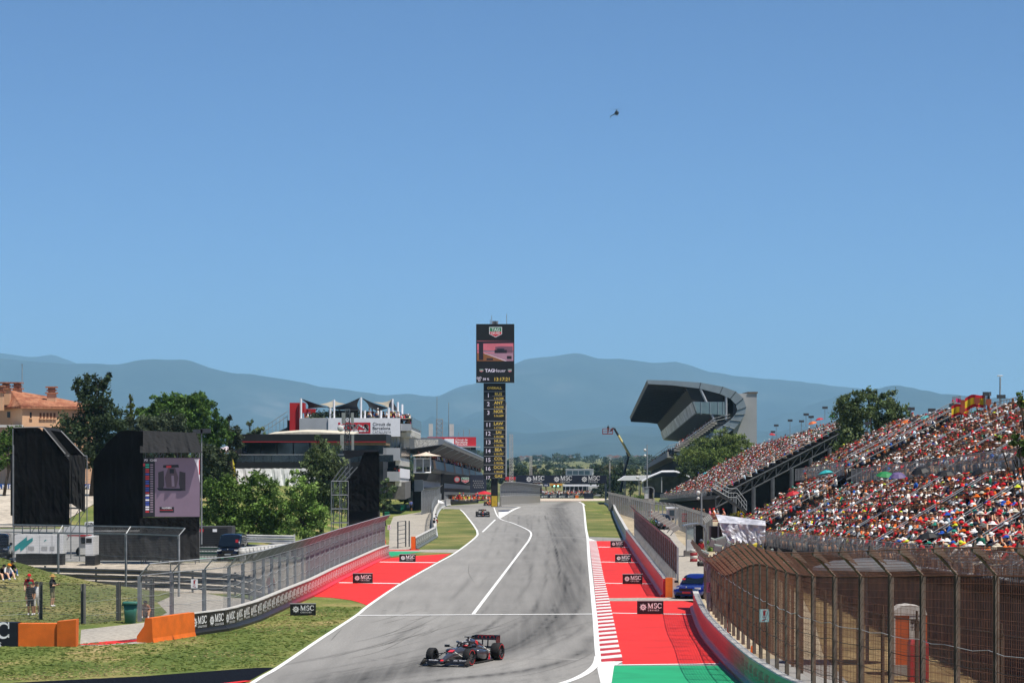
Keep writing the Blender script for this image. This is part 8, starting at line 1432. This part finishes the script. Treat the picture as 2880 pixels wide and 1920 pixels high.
# ---------------------------------------------------------------- right side: booths, tarp, lamps, toilet
def booth(label, px0, px1, yt, yb, Y):
    a, b = W(px0, yb, Y), W(px1, yt, Y); w, h = b.x - a.x, b.z - a.z; z0 = a.z; t = thing('marshal_booth', label, 'booth', ((a.x + b.x) / 2, Y + .8, z0)); sh = mat('booth_grey', '8f949a', .4, .3); n = 12
    pr = [(a.x - .15, z0 + h * .93), (a.x + w * .2, z0 + h * .97), (a.x + w * .55, z0 + h)] + [(a.x + w * .55 + .45 * w * math.sin(q), z0 + h * .62 + .38 * h * math.cos(q)) for q in np.linspace(.2, 1.5, 8)] + [(a.x + w * .97, z0 + h * .3), (a.x + w * .88, z0)]
    r = MB(); r.loft([[(x, Y, z), (x, Y + 1.6, z), (x - .06, Y + 1.6, z - .1), (x - .06, Y, z - .1)] for x, z in pr]); r.build('curved_shell', sh, t)
    r = MB(); r.bx(a.x, a.x + w * .42, Y + .1, Y + .16, z0, z0 + h * .4); r.build('lower_panel', mat('booth_white', 'c9ccce', .5), t); r = MB(); r.bx(a.x + w * .02, a.x + w * .4, Y + .1, Y + .13, z0 + h * .41, z0 + h * .88); r.build('window', mat('booth_glass', '9fb0b4', .1, spec=.8, alpha=.55), t)
    for x in (a.x, a.x + w * .4, a.x + w * .84): r = MB(); r.bx(x, x + .09, Y + .05, Y + .17, z0, z0 + h * .93); r.build('post', sh, t)
    r = MB(); r.bx(a.x + w * .42, a.x + w * .84, Y + 1.2, Y + 1.25, z0, z0 + h * .92); r.build('doorway', M_BLK, t); r = MB(); r.bx(a.x - .1, b.x, Y + .2, Y + 1.6, 0 if z0 > .1 else -.1, z0 + .02); r.build('base', M_CONC, t)
booth('white and grey marshal booth with a curved shell roof', 1929, 1990, 1470, 1549, 232); booth('distant curved shelter beside the far lane', 1812, 1842, 1368, 1402, 430)
cbn = thing('cabin', 'small white cabin with a flat roof beyond the pickup', 'cabin', (W(1896, 0, 322).x, 322, 0)); r = MB(); slab(r, 1878, 1430, 1913, 1462, 322, 1.8); r.build('wall', M_OFFW, cbn); r = MB(); slab(r, 1874, 1426, 1917, 1430, 321.7, 2.4); r.build('roof', M_SIGNW, cbn); r = MB(); slab(r, 1883, 1434, 1897, 1450, 321.95, .05); r.build('window', M_GLASS2, cbn)
for lab, px, yb, n, rad in (('red and white painted tyre stack in front of the booth', 1951, 1579, 4, .3), ('far red and white tyre stack on the service lane', 1827, 1452, 4, .36)):
    p = G(px, yb); t = thing('tyre_stack', lab, 'tyre stack', tuple(p), group='painted tyre stacks')
    for k in range(n): r = MB(); z = .25 * k; r.loft([[(p.x + q * math.cos(a), p.y + q * math.sin(a), z + zz_) for a in np.linspace(0, 2 * math.pi, 15)[:-1]] for q, zz_ in ((rad * .6, .02), (rad * .92, 0), (rad, .06), (rad, .19), (rad * .92, .25), (rad * .6, .23))]); r.build('tyre', mat('tyre_red_paint', 'a8323a', .6, var=.2, scale=5) if (n - k) % 2 == 0 or k == n - 1 and False else mat('tyre_white_paint', 'd6d3cc', .6, var=.2, scale=5), t, True)
# silver tarpaulin camera platform
YA = 150; cpf = thing('camera_platform', 'scaffold camera platform covered by a silver tarpaulin', 'platform', (W(2070, 0, YA).x, YA, 0)); U = lambda x, y, Y=YA: W(1820 + x * .17007, 1360 + y * .17007, Y)
sil = ground_mat('silver_tarp', [(.35, 'a4a4ab'), (.5, 'c2c2c8'), (.65, 'd8d8dc')], .9, 3, .3, .35); sil.node_tree.nodes['Principled BSDF'].inputs['Metallic'].default_value = .15
r = MB(); drape(r, lerpn(U(1130, 500, YA + 1.5), U(1955, 610, YA + .3), 22), lerpn(U(1190, 640, YA - .2), U(1960, 690, YA - .4), 22), 4, .12, 31); drape(r, lerpn(U(1190, 640, YA - .2), U(1960, 690, YA - .4), 22), [U(x, y, YA - .3) for x, y in zip(np.linspace(1290, 1945, 22), np.interp(np.linspace(0, 1, 22), [0, .4, .7, .78, .86, 1], [980, 965, 1000, 960, 1000, 970]))], 10, .2, 33); r.build('tarpaulin', sil, cpf)
r = MB()
for x in (1180, 1550, 1910): r.tube([U(x, 640), (U(x, 640).x, YA, 0)], .05, 5); r.tube([U(x, 640, YA + 2), (U(x, 640, YA + 2).x, YA + 2, 0)], .05, 5)
for y in (1090, 1190): r.tube([U(1500, y), U(1920, y)], .05, 5)
r.build('scaffold', M_SCAF, cpf)
r = MB(); slab(r, 2000, 1480, 2050, 1520, YA + 1.2, 1.5); r.build('camera_body', M_BLK, cpf)
ty = thing('yellow_tractor', 'yellow recovery vehicle half hidden below the silver tarpaulin', 'tractor', (W(2130, 0, 158).x, 158, 0)); M_TY = mat('machine_yellow', 'd9c52e', .5); r = MB(); r.prism([U(1570, 1200, 158), U(1580, 1130, 158), U(1640, 1050, 158), U(1700, 1010, 158), U(1850, 990, 158), U(1930, 1060, 158), U(1975, 1190, 158)], (0, 2, 0)); r.build('bonnet', M_TY, ty); r = MB(); r.bx(U(1600, 0, 158).x, U(1950, 0, 158).x, 158.1, 160, .5, U(0, 1200, 158).z); r.build('chassis', M_BLK, ty)
for x in (1640, 1900): wheel_parts(ty, tuple(Vector((U(x, 0, 158).x, 158, .5)) - Vector(ty.location)), .5, .35, None, -1)
r = MB(); r.ball(U(1865, 990, 158), .07, 8, 6); r.build('blue_beacon', mat('beacon_blue', '2f7fd0', .3), ty)
# floodlight boxes on the fence top, screens and loudspeakers
FL = [(2010, 1527, 30, 24, 140, .3), (2028, 1523, 34, 26, 138, -.3), (2050, 1540, 26, 30, 128, .5), (2075, 1545, 30, 26, 126, -.4), (2018, 1540, 22, 18, 135, .2), (1978, 1562, 24, 28, 134, .4), (2120, 1556, 34, 26, 118, -.3), (2160, 1562, 38, 32, 112, -.25), (2140, 1575, 20, 18, 113, .2), (2202, 1588, 40, 14, 104, -.2)]
for i, (px, py, w, h, Y, an) in enumerate(FL):
    c = W(px, py, Y); w, h = w * Y / F, h * Y / F; t = thing('floodlight', 'square floodlight box on the rusty fence top, %s counted from the booth' % ['first', 'second', 'third', 'fourth', 'fifth', 'sixth', 'seventh', 'eighth', 'ninth', 'last'][i], 'floodlight', tuple(c - Vector((0, 0, h / 2))), group='floodlights on the fence'); R_ = Matrix.Rotation(an, 3, 'Y') @ Matrix.Rotation(.3, 3, 'X'); r = MB(); r.box(c, (w, .18, h), 0, R_); r.build('housing', mat('flood_grey', '8d948c', .5, .2), t); r = MB(); r.box(c + R_ @ Vector((0, -.1, 0)), (w * .86, .03, h * .84), 0, R_); r.build('lens', mat('flood_lens', 'b9c0bc', .3), t); r = MB(); r.tube([c - Vector((0, 0, h * .4)), c + Vector((.12, .1, -h * .5 - .5))], .03, 5); r.build('bracket', M_GALV, t)
for i in range(8):
    k = i / 8; p = along(list(reversed([Vector((q.x + .75, q.y, 0)) for q in WALL1[:4]])), .5 + .45 * k); c = p + Vector((.35, 0, 3.85)); t = thing('floodlight', 'pale floodlight on the brown fence behind the red wall, %s from its near end' % ['eighth', 'seventh', 'sixth', 'fifth', 'fourth', 'third', 'second', 'first'][i], 'floodlight', tuple(c), group='floodlights on the brown fence'); R_ = Matrix.Rotation(-.5, 3, 'Y'); r = MB(); r.box(c, (.5, .4, .3), 0, R_); r.build('housing', mat('flood_pale', 'b3ada2', .6), t); r = MB(); r.tube([c, p + Vector((0, 0, 3.4))], .03, 4); r.build('bracket', M_GALV, t)
# grey gate post end with signs
gpn = thing('fence_gate', 'grey mesh gate leaf with cranked top beside the blue car', 'gate', (10.4, 137, 0)); r = MB()
for dx, dy in ((0, 0), (.62, -3.2)): r.bx(9.75 + dx, 9.9 + dx, 137 + dy, 137.15 + dy, 0, 3.2); r.tube([(9.82 + dx, 137 + dy, 3.2), (9.3 + dx, 137 + dy, 3.75)], .06, 4)
r.build('post', M_GALV, gpn)
m_ = MB()
for k in range(70): q = k / 69; x, y = 9.82 + .62 * q, 137 - 3.2 * q; m_.bx(x - .006, x + .006, y - .006, y + .006, 1.0, 3.2)
for k in range(34): z = 1.0 + k * .065; m_.tube([(9.82, 137, z), (10.44, 133.8, z)], .006, 3)
m_.build('wire_mesh', mat('grey_purple_wire', '7d7076', .6), gpn)['kind'] = 'stuff'
for k in range(3): r = MB(); a, b = W(2009, 1605 + 28 * k, 134), W(2017, 1630 + 28 * k, 134); r.bx(a.x, b.x, 134, 134.03, b.z, a.z); r.build('pink_plate', M_SPK, gpn)
# portable toilet and water barrier behind the fence
YO = 106; pt = thing('portable_toilet', 'orange portable toilet with a white roof behind the rusty fence', 'toilet', (W(2560, 0, YO).x, YO, .45)); V3 = lambda x, y, Y=YO: W(2160 + x * .30612, 1440 + y * .30612, Y); M_TO = mat('toilet_orange', 'd05a24', .5, var=.08)
a, b = V3(1155, 1400), V3(1460, 940); r = MB(); r.bx(a.x, b.x, YO, YO + 1.2, a.z, b.z); r.build('body', M_TO, pt); r = MB(); r.loft([[V3(x, y) + Vector((0, dy, 0)) for x, y in ((1150, 945), (1160, 900), (1220, 862), (1300, 850), (1390, 862), (1450, 900), (1462, 945))] for dy in (-.05, 1.25)]); r.build('roof', mat('toilet_white', 'd9d2c8', .5), pt); a, b = V3(1300, 1390), V3(1398, 940); r = MB(); r.bx(a.x, b.x, YO - .03, YO, a.z, b.z); dr = r.build('door', mat('toilet_white', 'd9d2c8'), pt); r = MB()
for k in range(3): a, b = V3(1310, 985 + 14 * k), V3(1385, 978 + 14 * k); r.bx(a.x, b.x, YO - .045, YO - .032, a.z, b.z)
r.text('TOI', V3(1308, 1052, YO - .04), X1, Z1, .16, 0); r.text('TOI', V3(1308, 1086, YO - .04), X1, Z1, .16, 0); r.build('lettering', M_TXT, dr); a, b = V3(1155, 1400), V3(1172, 950); r = MB(); r.bx(a.x - .01, b.x, YO - .02, YO, a.z, b.z); r.build('corner_strip', mat('toilet_white', 'd9d2c8'), pt); r = MB(); r.bx(V3(1150, 0).x, V3(1465, 0).x, YO - .02, YO + 1.2, 0, a.z); r.build('plinth', M_CONC, pt)
r = MB(); a, b = V3(1305, 1510, 103), V3(1475, 1175, 103); r.loft([[(a.x, 103, 0), (b.x, 103, 0), (b.x, 103.7, 0), (a.x, 103.7, 0)], [(a.x, 103, b.z - .15), (b.x, 103, b.z - .15), (b.x, 103.7, b.z - .15), (a.x, 103.7, b.z - .15)], [(a.x + .06, 103.05, b.z), (b.x - .06, 103.05, b.z), (b.x - .06, 103.6, b.z), (a.x + .06, 103.6, b.z)]]); r.one('red_bin', mat('bin_red', 'b3202a', .5), 'red plastic bin in front of the portable toilet', 'bin')
r = MB(); c = V3(910, 500, 112); r.loft([[c + Vector((q * math.cos(t), q * .7 * math.sin(t), z)) for t in np.linspace(0, 2 * math.pi, 17)[:-1]] for q, z in ((.2, .35), (1.4, .25), (2.2, .0), (2.25, -.12))]); r.tube([c - Vector((0, 0, .1)), (c.x, c.y, 0)], .08, 6); r.one('booth_roof', mat('grey_shell', '6d7274', .5, .2), 'grey dome shaped shelter roof behind the rusty fence', 'shelter')
r = MB(); p = Vector((9.9, 113, 0)); r.loft([[(p.x + q * math.cos(t), p.y + q * math.sin(t), z) for t in np.linspace(0, 2 * math.pi, 11)[:-1]] for q, z in ((.2, 0), (.2, .03), (.12, .05), (.03, .7))]); r.one('traffic_cone', M_ORANGE, 'orange traffic cone behind the lower right wall', 'cone')
# orange rack, yellow box, red railing, service building details
ork = thing('plastic_barrier_rack', 'stack of orange plastic barriers on the service lane', 'barrier', tuple(G(1780, 1439)))
for k in range(6): a, b = W(1771, 1420 + 3.2 * k, 418), W(1788, 1422 + 3.2 * k, 418); r = MB(); r.bx(a.x, b.x, 418, 418.5, b.z, a.z); r.build('barrier', M_ORANGE, ork)
r = MB(); slab(r, 1741, 1408, 1749, 1423, 440, .6); slab(r, 1740, 1406.5, 1750, 1408, 439.9, .8); r.one('yellow_bin', mat('bin_yellow', 'c9a24a', .5), 'small yellow bin behind the far concrete wall', 'bin')
rr_ = thing('red_railing', 'red railing under the far grandstand behind the bush', 'railing', (W(1970, 0, 300).x, 300, 0)); r = MB()
for k in range(50): px = 1918 + 2.1 * k; slab(r, px, 1444, px + .7, 1466, 300, .04)
slab(r, 1918, 1443, 2024, 1445, 299.95, .06); slab(r, 1918, 1464, 2024, 1466, 299.95, .06); r.build('bars', mat('rail_red', '9c2028', .5), rr_)['kind'] = 'stuff'
cr = [(330, W(px, 0, 345).x, 345 + rnd.uniform(0, 6), 0.35, 1.2, 'x') for px in np.linspace(1930, 2040, 12)]; crowd_mesh('shade_crowd', cr, False)
sw = thing('side_stair', 'steel stair flight climbing from the lower stand to the far block', 'stair', (W(2060, 0, 330).x, 330, 0)); r = MB(); a, b, c = W(2005, 1372, 340), W(2050, 1398, 340), W(2100, 1435, 340)
for hh in (0, .55, 1.1): r.tube([a + Vector((0, 0, hh)), b + Vector((0, 0, hh)), b + Vector((1, 0, hh)), c + Vector((0, 0, hh))], .04, 4)
for k in range(14): p = a.lerp(c, k / 13); r.tube([p, p + Vector((0, 0, 1.1))], .03, 4)
r.build('handrail', M_GALV, sw); r = MB(); r.prism([a, c, c - Vector((0, 0, .35)), a - Vector((0, 0, .35))], (0, 1.5, 0)); r.build('flight', M_DSTEEL, sw)
fence('mesh_fence', 'grey mesh fence along the service lane below the far stand', [(15.2, 430), (17.4, 345), (19.3, 318), (19.2, 262), (17.2, 243)], 2.6, .3, .4, 4, mat('dull_wire', '6c6a66', .6, .3), .006, .16, .18, cables=[('kink', 0, M_GALV, .03)])
r = MB(); p = G(1973, 1592); r.tube([p + Vector((-.25, 0, .2)), p + Vector((.25, .25, .2))], .2, 12); r.one('drain_pipe', M_BLK, 'short black pipe lying in the dirt beyond the blue car', 'pipe')
# ---------------------------------------------------------------- flags and umbrellas in the stands
def flag(label, p0, w, h, Y, stripes, droop, pole, nm='flag'):
    t = thing(nm, label, 'flag', tuple(W(pole[0], pole[2], Y))); r = MB(); r.tube([W(pole[0], pole[2], Y), W(pole[0], pole[1], Y)], .035, 5); r.build('pole', M_GALV, t); nx_ = 18; k0 = 0
    for i, (m, f0, f1) in enumerate(stripes):
        r = MB(); V = []
        for a in range(nx_ + 1):
            u = a / nx_; x = p0[0] - w * u
            for f in (f0, f1): V.append(W(x, p0[1] + h * f + droop * u * u + 3.0 * math.sin(u * 7 + f), Y + .25 * math.sin(u * 9 + f)))
        r.add(V, [(2 * a, 2 * a + 1, 2 * a + 3, 2 * a + 2) for a in range(nx_)]); r.build('stripe', m, t, True)
    c = W(p0[0] - w * .42, p0[1] + h * .5 + droop * .17, Y - .3); r = MB(); r.add([c + Vector((x, 0, z)) for x, z in ((-.2, .25), (.2, .25), (.22, -.1), (0, -.3), (-.22, -.1))], [(0, 1, 2, 3, 4)]); r.build('crest', mat('crest_brown', '9c4a30', .7), t)
M_FR_ = mat('flag_red', 'c01c26', .7, trans=.3); M_FY = mat('flag_yellow', 'e0c22c', .7, trans=.3); ES = [(M_FR_, 0, .25), (M_FY, .25, .75), (M_FR_, .75, 1)]
flag('upper Spanish flag flying over the right crowd', (2772, 1108), 58, 36, 205, ES, 10, (2768, 1112, 1185)); flag('lower Spanish flag below and left of the upper one', (2728, 1137), 52, 31, 212, ES, 3, (2725, 1136, 1190)); flag('pink pennant trailing left of the upper Spanish flag', (2724, 1131), 36, 9, 206, [(mat('pennant_pink', 'c22c68', .7, trans=.3), 0, 1)], -14, (2726, 1125, 1180))
flag('dark narrow flag hanging right of the Spanish flags', (2783, 1110), 6, 42, 204, [(M_BLK, 0, .45), (M_FY, .45, .6), (M_FR_, .6, 1)], 2, (2784, 1105, 1170))
UC = [('c61f2a', 'red'), ('e2702a', 'orange'), ('1f8a4a', 'green'), ('2a6fc0', 'blue'), ('15161a', 'black'), ('2fb0b4', 'turquoise'), ('d8c24a', 'yellow'), ('d9d6d2', 'white'), ('6a5a8a', 'purple')]
US = [(2172, 1222, 470, 0, 'on the far edge of the far block'), (2305, 1180, 390, 0, 'near the top of the far block'), (2340, 1172, 380, 2, 'at the top right of the far block'), (2285, 1190, 400, 1, 'high on the far block'), (2555, 1188, 240, 1, 'near the top of the middle block'), (2575, 1184, 235, 4, 'beside the orange one in the middle block'), (2600, 1178, 228, 5, 'near the right top of the middle block'), (2508, 1232, 235, 3, 'in the centre of the middle block'), (2490, 1338, 165, 2, 'below the mid rail at the front'), (2525, 1340, 163, 8, 'beside the green one under the mid rail'), (2590, 1325, 158, 4, 'under the mid rail, left one'), (2660, 1335, 152, 4, 'under the mid rail, right one'), (2323, 1331, 215, 5, 'on the far part of the lower tier'), (2745, 1180, 205, 7, 'near the Spanish flags'), (2775, 1172, 203, 3, 'behind the Spanish flags'), (2800, 1168, 202, 8, 'in the umbrella row, first'), (2822, 1158, 200, 5, 'in the umbrella row, second'), (2845, 1150, 198, 3, 'in the umbrella row, third'), (2868, 1140, 196, 6, 'in the umbrella row, fourth'), (2885, 1136, 194, 7, 'in the umbrella row, last'), (2760, 1330, 140, 4, 'in the upper part of the lower tier'), (2610, 1512, 128, 4, 'held at the front rail'), (2690, 1262, 190, 3, 'folded in the near upper block'), (2230, 1390, 225, 0, 'low on the far part of the lower tier'), (1985, 1332, 500, 5, 'at the low end of the far block')]
for px, py, Y, ci, lab in US:
    c = W(px, py, Y); z = c.z; rad = rnd.uniform(.5, .62) * (1.1 if Y > 180 else 1); t = thing('umbrella', '%s umbrella %s' % (UC[ci][1], lab), 'umbrella', (c.x, c.y, z - .7), group='umbrellas in the stands'); ti = Vector((rnd.uniform(-.35, .1), rnd.uniform(-.25, .1), 1)).normalized(); R_ = Vector((0, 0, 1)).rotation_difference(ti).to_matrix(); r = MB(); r.loft([[c + R_ @ Vector((q * math.cos(a), q * math.sin(a), zz_)) for a in np.linspace(0, 2 * math.pi, 9)[:-1]] for q, zz_ in ((.02, .28), (rad * .6, .2), (rad, 0), (rad * .97, -.02), (rad * .55, .16))]); r.build('canopy', mat('umb_' + UC[ci][0], UC[ci][0], .6, trans=.15), t); r = MB(); r.tube([c + R_ @ Vector((0, 0, .34)), c - R_ @ Vector((0, 0, .7))], .012, 5); r.build('shaft', M_GALV, t)
# ---------------------------------------------------------------- hazy air over the valley
hz = MB(); hz.bx(-30000, 30000, -300, 46000, -9, 1500)
hv = bpy.data.materials.new('hazy_air'); hv.use_nodes = True; N, L = nodes_of(hv); N.remove(N['Principled BSDF'])
pv = N.new('ShaderNodeVolumePrincipled'); pv.inputs['Color'].default_value = (0.38, 0.69, 0.98, 1); pv.inputs['Density'].default_value = 4.2e-5; pv.inputs['Anisotropy'].default_value = 0.0
L.new(pv.outputs[0], N['Material Output'].inputs['Volume'])
hz.build('haze', hv, kind='stuff')
